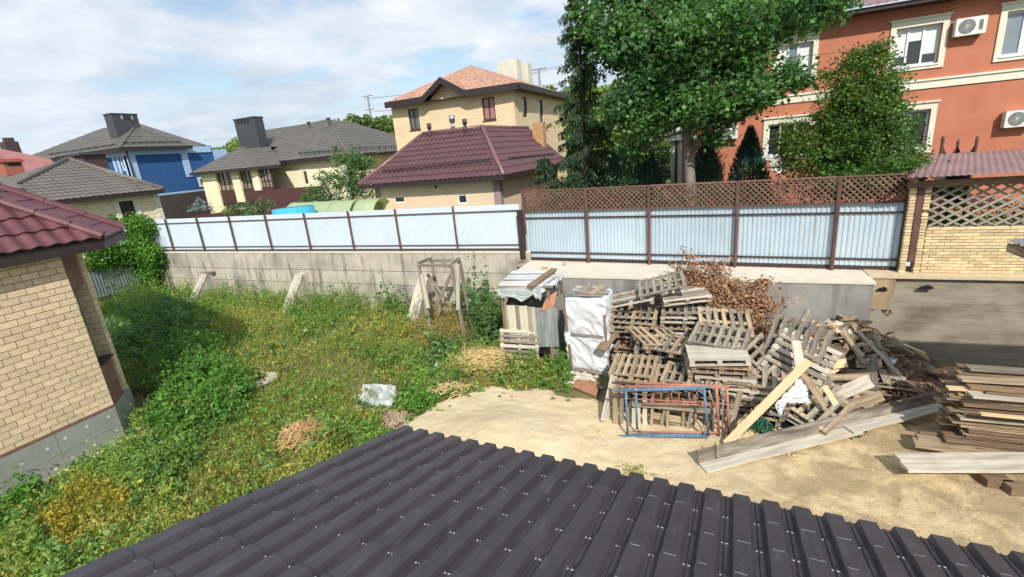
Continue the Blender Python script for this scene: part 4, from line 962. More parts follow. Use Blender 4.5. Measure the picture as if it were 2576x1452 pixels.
for i in range(150):
    if i < 95: x = random.gauss(2.75, .75); y = random.gauss(12.9, .55)
    else: x = random.uniform(2.0, 3.9); y = random.uniform(10.4, 12.2)
    if y > 13.7 or x > 4.7 or y < 8.0+(x+.09)*.729+.75: continue
    Lb = random.choice((.35, .45, .55, .7, .9, 1.1)); a = random.gauss(-.5, .9); d = V((math.cos(a), math.sin(a)*.8, 0)).normalized()*Lb/2
    c = V((x, y, 0)); p, q = c-d, c+d
    lift = random.uniform(.02, .20) if i < 95 else random.uniform(.02, .1)
    p.z = hz(p.x, p.y)+lift; q.z = hz(q.x, q.y)+lift+random.uniform(-.1, .15); q.z = max(q.z, .04)
    for t in (p, q):
        if t.y > 13.88: t.y = 13.88
    m_, tn = random.choices(tone, (4, 3, 4, 1.6, 1.5))[0]
    o = plank('scrap_board', p, q, random.choice((.09, .11, .14, .19)), .025, m_, None, upv=(random.gauss(0, .35), random.gauss(-.1, .35), 1)); tag(o, '%s %s board lying loose %s of the scrap wood heap' % ('short' if Lb < .5 else 'medium' if Lb < .8 else 'long', tn, ('at the left back' if x < 2.3 else 'on the left crest' if x < 2.8 else 'on the right crest' if x < 3.4 else 'on the right flank') if y > 12.2 else ('at the front foot' if y < 11.2 else 'on the front slope')), 'board', GR)
spec = [((690, 200), (1240, 640), 12.0, .1, wpale, 'long pale batten running down the front of the scrap wood'), ((1030, 350), (1200, 560), 11.6, .07, wfresh, 'thin yellow batten beside the pale post'), ((1100, 400), (1360, 280), 12.6, .16, wtan, 'tan board slanting across the top of the scrap wood'), ((1230, 300), (1450, 390), 12.9, .16, wgrey, 'grey board below the slanting tan one'),
        ((1060, 210), (1320, 290), 13.2, .18, wgrey, 'wide grey board at the back of the scrap wood'), ((1230, 190), (1370, 250), 13.4, .05, wpale, 'thin pale stick at the back of the scrap wood'), ((1240, 240), (1410, 155), 13.4, .13, wtan, 'tan splintered board pointing up at the wall'),
        ((1330, 290), (1560, 300), 13.2, .15, wgrey, 'grey board level along the back of the scrap wood'), ((1250, 770), (1650, 760), 11.2, .13, wtan, 'long tan board lying across the lower scrap wood'), ((1180, 1000), (1660, 800), 10.7, .26, wpale, 'wide pale curved board low in the scrap wood'),
        ((1510, 620), (1770, 630), 11.9, .22, wtan, 'broad tan board with a broken end in the scrap wood'), ((1270, 640), (1420, 620), 11.8, .2, wfresh, 'short wide yellow board in the scrap wood'), ((1210, 750), (1290, 540), 11.3, .07, wfresh, 'thin yellow batten standing up in the scrap wood'),
        ((1550, 480), (2050, 600), 12.8, .3, wbrown, 'long wide brown board sloping down to the right'), ((1780, 430), (2060, 500), 13.3, .2, wbrown, 'brown board along the foot of the stained wall'), ((1280, 1090), (1780, 950), 10.5, .2, wtan, 'tan board lying just behind the plank trough'), ((1560, 270), (1570, 380), 13.0, .06, wpale, 'short pale stick standing against the grey wall')]
for (a, c, Y, w_, m_, lb) in spec:
    o = plank('scrap_board', PY(*z3q(*a), Y), PY(*z3q(*c), Y), w_, .03, m_, None, upv=(0, -1, .9)); tag(o, lb, 'board', GR)
# ---------------------------------------------------------------- white film pieces, green net
def sheet(name, label, corners, m_, cat='plastic film', n=26, amp=.07, seed=0, kind=None, rag=.0):
    a, b_, c, d = [V(p) for p in corners]; v = []; f = []; nn = (b_-a).cross(d-a).normalized()
    for i in range(n+1):
        for j in range(n+1):
            s, t = i/n, j/n; e = rag*NZ.noise(V((j*.9, seed, 5))) if i in (0, n) else (rag*NZ.noise(V((i*.9, seed, 9))) if j in (0, n) else 0)
            p = (a.lerp(b_, s)).lerp(d.lerp(c, s), t)
            r = 1-abs(NZ.noise(V((s*4+seed, t*4, 0))))*2; r2 = 1-abs(NZ.noise(V((s*9+seed, t*8, 3))))*2
            v.append(p+nn*(amp*(r-.5)+amp*.3*(r2-.5))+(b_-a)*e+(d-a)*e*.6)
    for i in range(n):
        for j in range(n): q = i*(n+1)+j; f.append((q, q+1, q+n+2, q+n+1))
    o = MB().add(v, f).build(name, m_, None, smooth=True, origin=a); return tag(o, label, cat, kind=kind)
sheet('plastic_film', 'white film hanging like a tent under the fresh yellow beam', (PY(*z3q(945, 770), 9.7), PY(*z3q(690, 1040), 9.5), PY(*z3q(1040, 1010), 9.6), PY(*z3q(985, 780), 9.75)), film, amp=.05, seed=1, rag=.10)
sheet('plastic_film', 'torn tail of white film hanging left below the yellow beam', (PY(*z3q(690, 1040), 9.5), PY(*z3q(820, 1000), 9.5), PY(*z3q(760, 1150), 9.4), PY(*z3q(735, 1160), 9.4)), film, amp=.04, seed=4, rag=.06)
sheet('plastic_film', 'crumpled white film lying over the boards behind the trough', (PZ(*z3q(1030, 1050), .25), PZ(*z3q(1230, 1070), .28), PZ(*z3q(1330, 1150), .2), PZ(*z3q(1080, 1210), .2)), film, amp=.07, seed=6, rag=.06)
sheet('plastic_film', 'small white film scrap under the wide pale curved board', (PZ(*z3q(1420, 980), .2), PZ(*z3q(1550, 960), .2), PZ(*z3q(1580, 1000), .15), PZ(*z3q(1450, 1020), .15)), film, amp=.04, seed=8)
sheet('plastic_film', 'tiny white film scrap right of the tan board behind the trough', (PZ(*z3q(1670, 1010), .15), PZ(*z3q(1750, 1005), .15), PZ(*z3q(1765, 1030), .12), PZ(*z3q(1680, 1035), .12)), film, amp=.03, seed=9)
b = MB(); netc = PZ(*z3q(545, 1280), .12)
for i in range(90):
    a = random.uniform(0, 6.28); r = random.uniform(.05, .30); p0 = netc+V((random.gauss(0, .06), random.gauss(0, .05), random.uniform(.05, .28)))
    pts = [p0+V((math.cos(a)*r*t, math.sin(a)*r*t*.8, -.28*t*t+random.uniform(0, .03))) for t in (0, .5, 1)]
    for p in pts: p.z = max(p.z, .03)
    b.path(pts, .006, n=4)
netm = mat('green_net', (.01, .10, .05), (.03, .18, .10), 9, .5)
o = b.build('net_bundle', netm, None, origin=netc); tag(o, 'bundle of dark green cord netting at the foot of the yellow beam', 'net')
b = MB(); v = []
for i in range(170):
    p = PZ(*z3q(random.uniform(520, 1020), random.uniform(900, 1230)), .1); p.z = .12+random.uniform(0, .2); d = V((random.gauss(0, .12), random.gauss(0, .1), random.gauss(0, .05)))
    b.path([p, p+d*.5+V((0, 0, .03)), p+d], .008, n=4)
o = b.build('net_bundle', netm, None, origin=p); tag(o, 'dark green netting spread in the shade under the film tent', 'net')
o = MB().box(.95, 1.8, 9.45, 10.2, .0, .08).build('black_sheet', blackmat, None, origin=(1.5, 9.5, 0)); tag(o, 'black sheeting on the ground beneath the green netting', 'sheeting')
# ---------------------------------------------------------------- lumber stack at the right edge
GL = 'boards in the lumber stack at the right edge'
NTH = [q for q in 'first second third fourth fifth sixth seventh eighth ninth tenth eleventh twelfth thirteenth fourteenth fifteenth sixteenth seventeenth eighteenth nineteenth twentieth twenty-first twenty-second'.split()]
k = 0
for lay in range(22):
    z = .30+lay*.052
    for c in range(3 if lay % 3 else 4):
        y = 9.75+c*.27+random.uniform(-.03, .03); xl = 3.98+random.uniform(-.12, .28)+ (.12 if lay > 17 else 0); xr = 7.6+random.uniform(-.3, .3)
        m_, tn = random.choices([(wbrown, 'brown'), (wtan, 'tan'), (wgrey, 'greyish')], (9, 1.6, 1.2))[0]; a = random.gauss(0, .025)
        o = plank('lumber_board', (xl, y-a, z), (xr, y+a+.1, z+random.uniform(-.02, .02)), random.choice((.13, .17, .2)), .03, m_, None); tag(o, '%s sawn board, %s, %s layer from the bottom of the lumber stack' % (tn, ['front row', 'second row', 'third row', 'back row'][c], NTH[lay]), 'board', GL)
for i, (p, q, w_, m_, lb) in enumerate((((4.12, 9.62, 1.30), (7, 9.9, 1.22), .2, wpale, 'pale board near the top front edge of the lumber stack'), ((4.05, 9.9, 1.46), (7, 10.2, 1.42), .2, wtan, 'tan board lying on the very top of the lumber stack'), ((3.85, 9.75, 1.33), (4.6, 9.8, 1.33), .12, wfresh, 'short fresh yellow board end jutting left from the lumber stack'), ((4.3, 10.3, 1.5), (7, 10.5, 1.45), .22, wgrey, 'grey board at the back of the lumber stack top'),
        ((4.25, 9.5, 1.02), (6.2, 9.6, .98), .08, wfresh, 'narrow orange board on the front face of the lumber stack'))):
    o = plank('lumber_board', p, q, w_, .035, m_, None); tag(o, lb, 'board', GL)
for x in (4.4, 5.8, 7.2): o = MB().box(x-.08, x+.08, 9.6, 10.6, 0, .27).build('timber_bearer', wbrown, None, origin=(x, 10, 0)); tag(o, 'square timber bearer under the lumber stack', 'bearer', 'bearers under the lumber stack')
rows_ = [((2256, 1152), (2640, 1150), .2, wpale, .33, 'white bleached board lying second from the front at the right edge'), ((2275, 1176), (2640, 1176), .2, wpale, .30, 'white bleached board foremost at the right edge'), ((2298, 1112), (2640, 1165), .24, wtan, .24, 'pinkish tan board behind the white boards'), ((2305, 1098), (2640, 1145), .2, wtan, .27, 'tan board behind the pinkish one'), ((2312, 1088), (2640, 1128), .05, wbrown, .32, 'thin brown batten above the tan boards')]
for (a, c, w_, m_, z, lb) in rows_:
    o = plank('lumber_board', PZ(*a, z), PZ(*c, z), w_, .06, m_, None); tag(o, lb, 'board', 'boards lying in front of the lumber stack')
for i, (x, y) in enumerate(((2500, 1215), (2560, 1235))):
    p = PZ(x, y, .1); o = MB().frame(p-V((.12, .1, .1)), (.34, .06, 0), (-.05, .2, 0), (0, 0, .2)).build('wood_block', wbrown, None, origin=p); tag(o, ['square brown timber block under the white boards', 'second timber block at the right edge of the yard'][i], 'block')
o = plank('loose_board', (4.5, 12.3, .45), (5.6, 12.9, .42), .2, .03, wbrown, None); tag(o, 'brown board leaning at the foot of the stained wall behind the lumber', 'board')
o = MB().box(6.4, 7.1, 11.2, 11.3, 1.1, 1.5).build('foam_board', film, None, origin=(6.4, 11.2, 1.1)); tag(o, 'grey white panel standing behind the lumber at the right edge', 'panel')
p = PZ(2210, 905, .75); o = MB().frame(p, (.28, -.08, -.04), (.1, .2, .02), (0, 0, .02)).build('white_tile', film, None, origin=p); tag(o, 'small white tile lying on the long brown board', 'tile')
# ---------------------------------------------------------------- dead branches with brown leaves
db = thing('branch_heap', 'heap of cut branches with dry brown leaves against the ledge wall', 'branches', (.3, 13, 0))
b = MB(); cents = []; 
def brush(p0, p1, n, spread, leafn):
    p0, p1 = V(p0), V(p1)
    for i in range(n):
        t = random.random()**.8; a = p0.lerp(p1, t*.5)+V((random.gauss(0, spread), random.gauss(0, spread*.5), random.gauss(0, spread*.6))); e = p0.lerp(p1, min(1.05, t*.6+.45))+V((random.gauss(0, spread*1.3), random.gauss(0, spread*.5), random.gauss(0, spread)))
        for q in (a, e): q.z = max(q.z, .1); q.y = min(q.y, 13.36 if q.z < 2.2 else 14.2)
        m1 = a.lerp(e, .5)+V((random.gauss(0, .08),)*3); b.path([a, m1, e], random.uniform(.006, .012), .003, n=4)
        for k in range(leafn):
            s = random.random(); c = (a.lerp(m1, s*2) if s < .5 else m1.lerp(e, s*2-1)); cents.append(c+V((random.gauss(0, .06), random.gauss(0, .06), random.gauss(0, .06))))
brush((.2, 13.0, 1.6), (-.9, 13.2, 2.8), 60, .24, 40); brush((.3, 13.0, 1.5), (-.1, 13.45, 2.65), 34, .16, 34); brush((.5, 13.0, 1.3), (-1.7, 13.2, 2.0), 34, .16, 26); brush((-.2, 12.8, 1.8), (1.3, 12.7, 1.55), 90, .26, 40); brush((.6, 13.0, 1.8), (1.35, 13.2, 2.3), 12, .05, 40)
brush((.0, 12.5, 1.5), (1.35, 12.2, 1.0), 90, .26, 40); brush((-.6, 12.8, 1.9), (.9, 12.9, 2.0), 60, .2, 40); brush((-2.6, 12.6, 1.2), (-1.9, 12.7, 1.8), 18, .16, 26); brush((.6, 12.2, .8), (1.2, 11.9, .4), 26, .2, 30)
b.build('twigs', twig, db); lv, lf = leaves(np.array(cents), rng.uniform(.05, .115, len(cents)), .6, .2); npmesh('dry_leaves', lv, lf, deadleaf, db)
for i, (p, q, r, m_, lb) in enumerate((((-.75, 13.1, 1.7), (-.3, 13.2, 2.5), .03, twig, 0), ((-.75, 13.0, 1.6), (-.95, 13.2, 2.45), .015, twig, 0), ((.75, 12.5, 1.25), (1.6, 12.2, 1.1), .05, mat('birch_bark', (.62, .58, .5), (.4, .34, .28), 3, .85), 0), ((.2, 13.1, 1.85), (.75, 13.2, 2.15), .035, wpale, 0))):
    V_ = MB().path([p, V(p).lerp(V(q), .5)+V((.03, 0, .04)), q], r, r*.7, n=8).build('branch', m_, db)
# ---------------------------------------------------------------- rubbish and small things in the weeds
sheet('plastic_bag', 'crumpled translucent white plastic sheet lying in the weeds', (PZ(893, 1030, .1), PZ(990, 1022, .1), PZ(996, 975, .2), PZ(915, 970, .2)), filmclear, 'plastic sheet', 24, .16, 11, rag=.08)
sheet('plastic_bag', 'small white plastic scrap beside the straw heap', (PZ(1092, 925, .15), PZ(1112, 922, .15), PZ(1110, 908, .2), PZ(1098, 906, .2)), film, 'plastic scrap', 8, .08, 13)
cf = thing('bed_edging', 'pale corner of garden bed edging boards lying in the weeds', 'edging', PZ(697, 944, 0))
for a, e in (((625, 976), (697, 946)), ((697, 946), (640, 936))):
    p, q = PZ(*a, .16), PZ(*e, .16); plank('edging_board', p, q, .03, .18, wpale, cf)
def strawheap(name, label, cx, cy, sx, sy, n, Lr, m_, h=.25, dirx=None):
    c = PZ(cx, cy, 0); b = MB()
    for i in range(n):
        r = random.random()**.6; a = random.uniform(0, 6.28); p = c+V((math.cos(a)*sx*r, math.sin(a)*sy*r, h*(1-r)+random.uniform(.04, .12)+.08)); t = random.uniform(0, 6.28) if dirx is None else random.gauss(dirx, .6); l = random.uniform(.5, 1)*Lr
        d = V((math.cos(t)*l, math.sin(t)*l, random.gauss(0, .07))); k = V((random.gauss(0, .07), random.gauss(0, .07), random.uniform(.0, .1)))
        q = p+d; q.z = max(q.z, .1); b.path([p, p.lerp(q, .5)+k, q], random.uniform(.005, .011), n=3)
    o = b.build(name, m_, None, origin=c); return tag(o, label, 'straw heap', kind='stuff')
strawheap('straw_heap', 'heap of long yellow dry stalks left of the shed', 1190, 930, .95, .55, 420, .85, straw, .3, 1.0)
strawheap('straw_heap', 'round reddish heap of dry stalks near the dark roof', 770, 1118, .42, .35, 380, .45, strawred, .3)
strawheap('straw_heap', 'small reddish dry stalk wisp beside the round straw heap', 845, 1105, .3, .2, 90, .3, strawred, .08)
strawheap('straw_heap', 'thin scatter of dry stalks below the yellow stalk heap', 1120, 990, .7, .35, 110, .4, straw, .04)
b = MB()
for i in range(420):
    p = PZ(random.gauss(985, 28), random.gauss(1045, 20), .06); d = V((random.gauss(0, 1), random.gauss(0, 1), .1)).normalized()*.05; b.bar(p-d, p+d, .03, .008)
o = b.build('wood_chips', mat('chips', (.34, .22, .15), (.5, .38, .28), 4, .9, island=.3)); tag(o, 'reddish wood chips beside the crumpled plastic sheet', 'wood chips', kind='stuff')
b = MB()
for i in range(60):
    p = PZ(random.gauss(1470, 22), random.gauss(955, 10), .08); d = V((random.gauss(0, 1), random.gauss(0, 1), .1)).normalized()*random.uniform(.04, .14); b.bar(p-d, p+d, random.uniform(.03, .09), .03)
o = b.build('foot_rubble', mat('rubble', (.6, .56, .48), (.5, .42, .33), 4, .9, island=.25)); tag(o, 'pale rubble at the foot of the white wrapped stack', 'rubble', kind='stuff')
o = MB().slab([PZ(1440, 975, .05), PZ(1500, 1000, .05), PZ(1510, 965, .1), PZ(1450, 958, .1)], (0, 0, .05)).build('rusty_plate', mat('rusty', (.30, .13, .07), (.42, .22, .13), 6, .9, .4), None, origin=PZ(1470, 975)); tag(o, 'rust red plate on the ground before the white wrapped stack', 'plate')
G = 2.2
def slope(b, pts, wave=.3, row=.4, amp=.02, lip=.03, sub=3): return tilefacet(b, pts, wave, row, amp, lip, sub)
def roofset(parent, faces, m, wave=.3, row=.4, amp=.02, lip=.025, sub=3, name='roof_slope', caps=None, capm=None, capr=.09):
    for pts in faces:
        b = MB(); slope(b, pts, wave, row, amp, lip, sub); b.build(name, m, parent)
    for a, e in (caps or []): MB().tube(V(a)+V((0, 0, .03)), V(e)+V((0, 0, .03)), capr, n=8).build('ridge_cap', capm or m, parent, smooth=True)
def eaves(parent, pts, h=.2, d=.04, m=None):
    """fascia boards along consecutive points"""
    for i in range(len(pts)-1):
        a, e = V(pts[i]), V(pts[i+1]); u = (e-a).normalized(); n = u.cross(V((0, 0, 1)))
        MB().frame(a-V((0, 0, h)), e-a, n*d, V((0, 0, h-.01))).build('eave_board', m or fascia, parent)
def snowguard(parent, a, e, n, m=blackmat, h=.16):
    a, e = V(a), V(e); b = MB(); b.tube(a+V((0, 0, h)), e+V((0, 0, h)), .022, n=6); b.tube(a+V((0, 0, h*.55)), e+V((0, 0, h*.55)), .022, n=6)
    for i in range(n): p = a.lerp(e, (i+.5)/n); b.frame(p-V((.02, .02, .02)), (.04, 0, 0), (0, .05, 0), (0, 0, h+.03))
    b.build('snow_guard', m, parent)
# ============ orange house
OY = 23.0
oh = thing('orange_house', 'two storey orange rendered house with cream bands and white windows', 'house', (4, OY, G))
oxl = PY(1690, 400, OY).x; ze = PY(2105, 48, OY).z-.02; oxr = 16
wins = []
def pw_(tl, br):  # outer trim rectangle from two photo corners
    a, c = PY(*tl, OY-.0), PY(*br, OY-.0); return a.x, c.z, c.x, a.z
rects = [((1948, 102), (2051, 208)), ((2243, 59), (2371, 168)), ((2521, 14), (2640, 140)), ((1922, 301), (2041, 396)), ((2232, 268), (2340, 383))]
ops = []
for tl, br in rects:
    x0, z0, x1, z1 = pw_(tl, br); t = .17; ops.append((x0+t-oxl, z0+t*.9-G, x1-t-oxl, z1-t*1.3-G))
b = MB(); wallface(b, (oxl, OY, G), (1, 0, 0), oxr-oxl, ze-G, (0, -1, 0), ops, .22)
wallface(b, (oxl, OY+9, G), (0, -1, 0), 9, ze-G, (-1, 0, 0)); wallface(b, (oxr, OY, G), (0, 1, 0), 9, ze-G, (1, 0, 0)); wallface(b, (oxl, OY+9, G), (1, 0, 0), oxr-oxl, ze-G, (0, 1, 0)); b.build('wall', orangewall, oh)
pan = [(1, .0, 1), (1, .38, .68), (.0, .98), (0, 0, 0), (0, 0)]
mul = [(.30, .58), (.30, .64), (.47,), (.31, .68), (.52,)]
pan = [(1, 0, 1), (.72, .35, .72), (0, 1), (0, 0, 0), (1, 0)]
for i, (u0, v0, u1, v1) in enumerate(ops):
    o = V((oxl+u0, OY+.16, G+v0)); wn, hn = u1-u0, v1-v0
    fr = window(oh, o, (1, 0, 0), (0, -1, 0), wn, hn, whitefr, glassblue if i in (0, 2) else glass, mul[i], (), .07, .06, panes=pan[i])
    t = .17; x0, x1, z0, z1 = oxl+u0-t, oxl+u1+t, G+v0-t*.9, G+v1+t*1.3
    b = MB(); b.box(x0, x0+t, OY-.05, OY-.002, z0, z1); b.box(x1-t, x1, OY-.05, OY-.002, z0, z1); b.box(x0+t, x1-t, OY-.05, OY-.002, z0, z0+t*.9); b.box(x0+t, x1-t, OY-.05, OY-.002, z1-t*1.3, z1); b.build('window_surround', creamtrim, oh)
    MB().box(x0-.05, x1+.05, OY-.11, OY-.002, z1+.0, z1+.06).build('window_cornice', creamtrim, oh); MB().box(x0+t*.8, x1-t*.8, OY-.08, OY+.1, z0+t*.9-.05, z0+t*.9).build('window_sill', whitefr, fr)
zb = PY(2260, 213, OY).z; zb2 = PY(2265, 228, OY).z
MB().box(oxl-.02, oxr, OY-.05, OY-.003, zb2-.02, zb+.02).build('string_course', creamtrim, oh); MB().box(oxl-.02, oxr, OY-.10, OY-.003, zb+.02, zb+.09).build('string_course', creamtrim, oh)
MB().box(oxl-.05, oxl+.42, OY-.06, OY-.003, G, zb2-.02).build('corner_pilaster', creamtrim, oh)
MB().tube((oxl+.2, OY-.1, G), (oxl+.2, OY-.1, ze), .05, n=8).build('drainpipe', fascia, oh)
MB().box(oxl-.7, oxr+.5, OY-.65, OY+9.6, ze, ze+.14).build('soffit', fascia, oh)
roofset(oh, [[(oxl-.75, OY-.75, ze+.15), (oxr+.5, OY-.75, ze+.15), (oxr-3.5, OY+4.5, ze+2.4), (oxl+3.5, OY+4.5, ze+2.4)]], mauveroof, .25, 6, .03, .01, 3)
b = MB(); b.poly([(oxl-.75, OY+9.7, ze+.15), (oxl-.75, OY-.75, ze+.15), (oxl+3.5, OY+4.5, ze+2.4)]); b.build('roof_slope', mauveroof, oh)
def ac(tl, wpx, label, back=.32):
    p = PY(*tl, OY-back); t = thing('air_conditioner', label, 'air conditioner', (p.x, OY-.1, p.z-.55), 'outdoor air conditioner units on the orange house')
    w_, h_ = .82, .55
    MB().box(p.x, p.x+w_, OY-back, OY-.06, p.z-h_, p.z).build('casing', acwhite, t)
    c = V((p.x+.30, OY-back, p.z-h_/2)); b = MB(); b.tube(c+V((0, -.004, 0)), c+V((0, -.012, 0)), .225, n=24); g = b.build('fan_grille', acgrille, t)
    b = MB()
    for k in range(10): a = k*math.pi/10; d = V((math.cos(a), 0, math.sin(a)))*.22; b.bar(c-d+V((0, -.016, 0)), c+d+V((0, -.016, 0)), .007, .004)
    b.build('grille_wires', acwhite, g)
    MB().box(p.x+.62, p.x+.72, OY-back-.008, OY-back-.001, p.z-.42, p.z-.12).build('badge', acgrille, t)
    for dx in (.1, .7): MB().box(p.x+dx, p.x+dx+.03, OY-back+.02, OY-.003, p.z-h_-.035, p.z-h_).build('bracket', steelg, t)
ac((2408, 48), 70, 'white air conditioner unit on the upper wall, between the two right windows'); ac((2533, 280), 60, 'white air conditioner unit on the lower wall at the right edge'); ac((1803, 318), 60, 'white air conditioner unit on the lower wall, right of the poplar trunk'); ac((1672, 322), 40, 'white air conditioner unit left of the trunk, half hidden by poplar leaves')
c = PY(1962, 412, 21.6); sd_ = thing('satellite_dish', 'pale dome shaped satellite dish below the lower orange house window', 'satellite dish', (c.x, 21.6, G))
b = MB(); n = 20; vs = [c+V((0, .12, 0))]; f = []
for r in range(1, 5):
    for i in range(n): a = 2*math.pi*i/n; rr = .36*r/4; vs.append(c+V((math.cos(a)*rr, .12-.18*(r/4)**2, math.sin(a)*rr*.95)))
for i in range(n): f.append((0, 1+i, 1+(i+1) % n))
for r in range(3):
    for i in range(n): a = 1+r*n+i; e = 1+r*n+(i+1) % n; f.append((a, a+n, e+n, e))
b.add(vs, f).build('dish', acwhite, sd_, True); MB().tube(c+V((0, .1, 0)), (c.x, 21.75, G), .03).build('mast', steelg, sd_); MB().bar(c+V((0, .1, -.3)), c+V((0, -.4, -.05)), .03).build('feed_arm', steelg, sd_)
# trampoline
ty = 20.5; tp = thing('trampoline', 'garden trampoline with brown posts and sagging dark net before the orange wall', 'trampoline', (PY(2400, 395, ty).x, ty, G))
tops = [PY(2372, 352, ty), PY(2458, 352, ty+.3), PY(2410, 360, ty+1.6)]
for p in tops: 
    MB().tube((p.x, p.y, G), p, .045, n=8).build('post', rust, tp); MB().tube(p, p+V((0, 0, .12)), .065, .03, n=8).build('cap', rust, tp)
netd = mat('trampoline_net', (.06, .03, .03), (.09, .045, .04), 12, .8)
for a, e in ((0, 2), (2, 1)):
    b = MB(); vs = []; k = 12
    for i in range(k+1): q = tops[a].lerp(tops[e], i/k); sag = .38*4*(i/k)*(1-i/k); vs += [V((q.x, q.y, q.z-.05-sag)), V((q.x, q.y, G+.6))]
    b.add(vs, [(2*i, 2*i+2, 2*i+3, 2*i+1) for i in range(k)]).build('net', netd, tp)
MB().tube((tops[2].x, ty+.9, G+.7), (tops[2].x, ty+.9, G+.78), 1.3, n=24).build('mat', blackmat, tp)
# ============ small maroon roofed house
mh = thing('small_house', 'small peach rendered house under a dark maroon metal tile roof', 'house', (-12.5, 23, G))
ey = 19.75; xa, xb = -16.85, -8.72; ez = 4.98; ry = 23.25; rzz = 7.28; rxa, rxb = -14.85, -11.25
yk = 30.0
A0, A1, A2, A3 = (xa, ey, ez), (xb, ey, ez), (rxb, ry, rzz), (rxa, ry, rzz)
roofset(mh, [[A0, A1, A2, A3]], maroonroof2, .27, .44, .05, .04, 5)
roofset(mh, [[A1, (xb, yk, ez), (rxb, yk, rzz), A2]], maroonroof2, .27, .44, .05, .04, 5)
b = MB(); b.poly([A0, A3, (rxa, yk, rzz), (xa, yk, ez)]); b.poly([A3, A2, (rxb, yk, rzz), (rxa, yk, rzz)]); b.build('roof_slope', maroonroof2, mh)
for a, e in ((A0, A3), (A3, A2), (A1, A2), (A2, (rxb, yk, rzz))): MB().tube(V(a)+V((0, 0, .05)), V(e)+V((0, 0, .05)), .10, n=8).build('ridge_cap', mat('maroon_cap', (.16, .085, .085), (.22, .12, .12), 3, .35), mh, True)
wx0, wx1, wy0 = xa+.55, xb-.5, ey+.55
sw = [PY(990, 495, wy0), PY(1019, 510, wy0), PY(1150, 490, wy0), PY(1176, 512, wy0)]
ops = [(sw[0].x-wx0, sw[1].z-G, sw[1].x-wx0, sw[0].z-G), (sw[2].x-wx0, sw[3].z-G, sw[3].x-wx0, sw[2].z-G)]
b = MB(); wallface(b, (wx0, wy0, G), (1, 0, 0), wx1-wx0, ez-G, (0, -1, 0), ops, .12); wallface(b, (wx1, wy0, G), (0, 1, 0), 9, ez-G, (1, 0, 0)); wallface(b, (wx0, wy0+9, G), (0, -1, 0), 9, ez-G, (-1, 0, 0)); b.build('wall', peachwall, mh)
for (u0, v0, u1, v1) in ops: window(mh, (wx0+u0, wy0+.09, G+v0), (1, 0, 0), (0, -1, 0), u1-u0, v1-v0, whitefr, glass, (), (), .06, .05)
p = PY(1096, 470, wy0); MB().box(p.x-.07, p.x+.07, wy0-.01, wy0-.002, p.z-.07, p.z+.07).build('vent', blackmat, mh)
for (x0, x1, y0, y1) in ((wx0-.02, wx0+.32, wy0-.03, wy0-.002), (wx1-.32, wx1+.03, wy0-.03, wy0-.002), (wx1+.002, wx1+.03, wy0, wy0+.3)): MB().box(x0, x1, y0, y1, G, ez-.1).build('corner_pilaster', mauvewall, mh)
MB().box(xa+.05, xb-.05, ey+.03, yk, ez-.10, ez-.03).build('soffit', fascia, mh); eaves(mh, [(xa, ey, ez+.02), (xb, ey, ez+.02), (xb, yk, ez+.02)], .2)
def on_m(x, y):   # photo point on the front roof slope
    t = (rzz-ez)/(ry-ey); d = ray(x, y); s = (ez-t*ey-CAM_H)/(d.z-t*d.y); return C0+d*s
snowguard(mh, on_m(962, 437), on_m(1235, 410), 8)
tr_ = (rzz-ez)/(xb-rxb)
def on_r(x, y): d = ray(x, y); s = (ez+tr_*xb-CAM_H)/(d.z+tr_*d.x); return C0+d*s
snowguard(mh, on_r(1278, 405), on_r(1395, 392), 6)
for x, y in ((1083, 346), (1172, 336)):
    p = on_m(x, y); MB().tube(p-V((0, 0, .1)), p+V((0, 0, .45)), .10, .08, n=10).tube(p+V((0, 0, .45)), p+V((0, 0, .72)), .12, n=10).build('roof_vent', chimbrown, mh, True)
p = V((rxa+1.9, ry, rzz)); MB().tube(p, p+V((0, 0, .45)), .10, n=12).tube(p+V((0, 0, .45)), p+V((0, 0, .8)), .16, n=12).build('steel_flue', steel, mh, True)
p = on_m(1128, 340); MB().frame(p, (.3, 0, 0), (0, .3, .1), (0, -.05, .16)).build('roof_hatch', maroonroof2, mh)
p0 = PX(1352, 352, -10.2); MB().box(-10.5, -9.8, p0.y, p0.y+.55, 5.6, PX(1352, 308, -10.2).z).build('chimney', mat('old_brick', (.40, .22, .11), (.5, .31, .16), 5, .9, .4), mh)
# ============ yellow two storey brick house
YY = 30.0
yh = thing('yellow_brick_house', 'two storey yellow brick house with mottled shingle roof and a front gable', 'house', (-16, YY, G))
yw = YY+.6; c0 = PY(1290, 225, yw).x; xl_ = PY(988, 300, yw).x; zE = PY(1290, 214, YY).z-.1; yb = PX(1419, 290, c0).y
wr2 = [((1025, 275), (1058, 325)), ((1211, 247), (1248, 300))]
ops = []
for tl, br in wr2: a, e = PY(*tl, yw), PY(*br, yw); ops.append((a.x-xl_, e.z-G, e.x-xl_, a.z-G))
b = MB(); wallface(b, (xl_, yw, G), (1, 0, 0), c0-xl_, zE-G, (0, -1, 0), ops, .16)
g0, g1, gp_ = PY(1068, 247, YY), PY(1169, 231, YY), PY(1110, 199, YY)
b.poly([(g0.x, yw-.02, zE-.5), (g1.x, yw-.02, zE-.5), (g1.x, yw-.02, zE), ((g0.x+g1.x)/2-.15, yw-.02, gp_.z-.15), (g0.x, yw-.02, zE)])
so2 = []
for tl, br in (((1312, 243), (1328, 295)), ((1354, 250), (1368, 308))): a, e = PX(*tl, c0), PX(*br, c0); so2.append((a.y-yw, (PX(br[0]-4, br[1], c0).z)-G, e.y-yw, a.z-G))
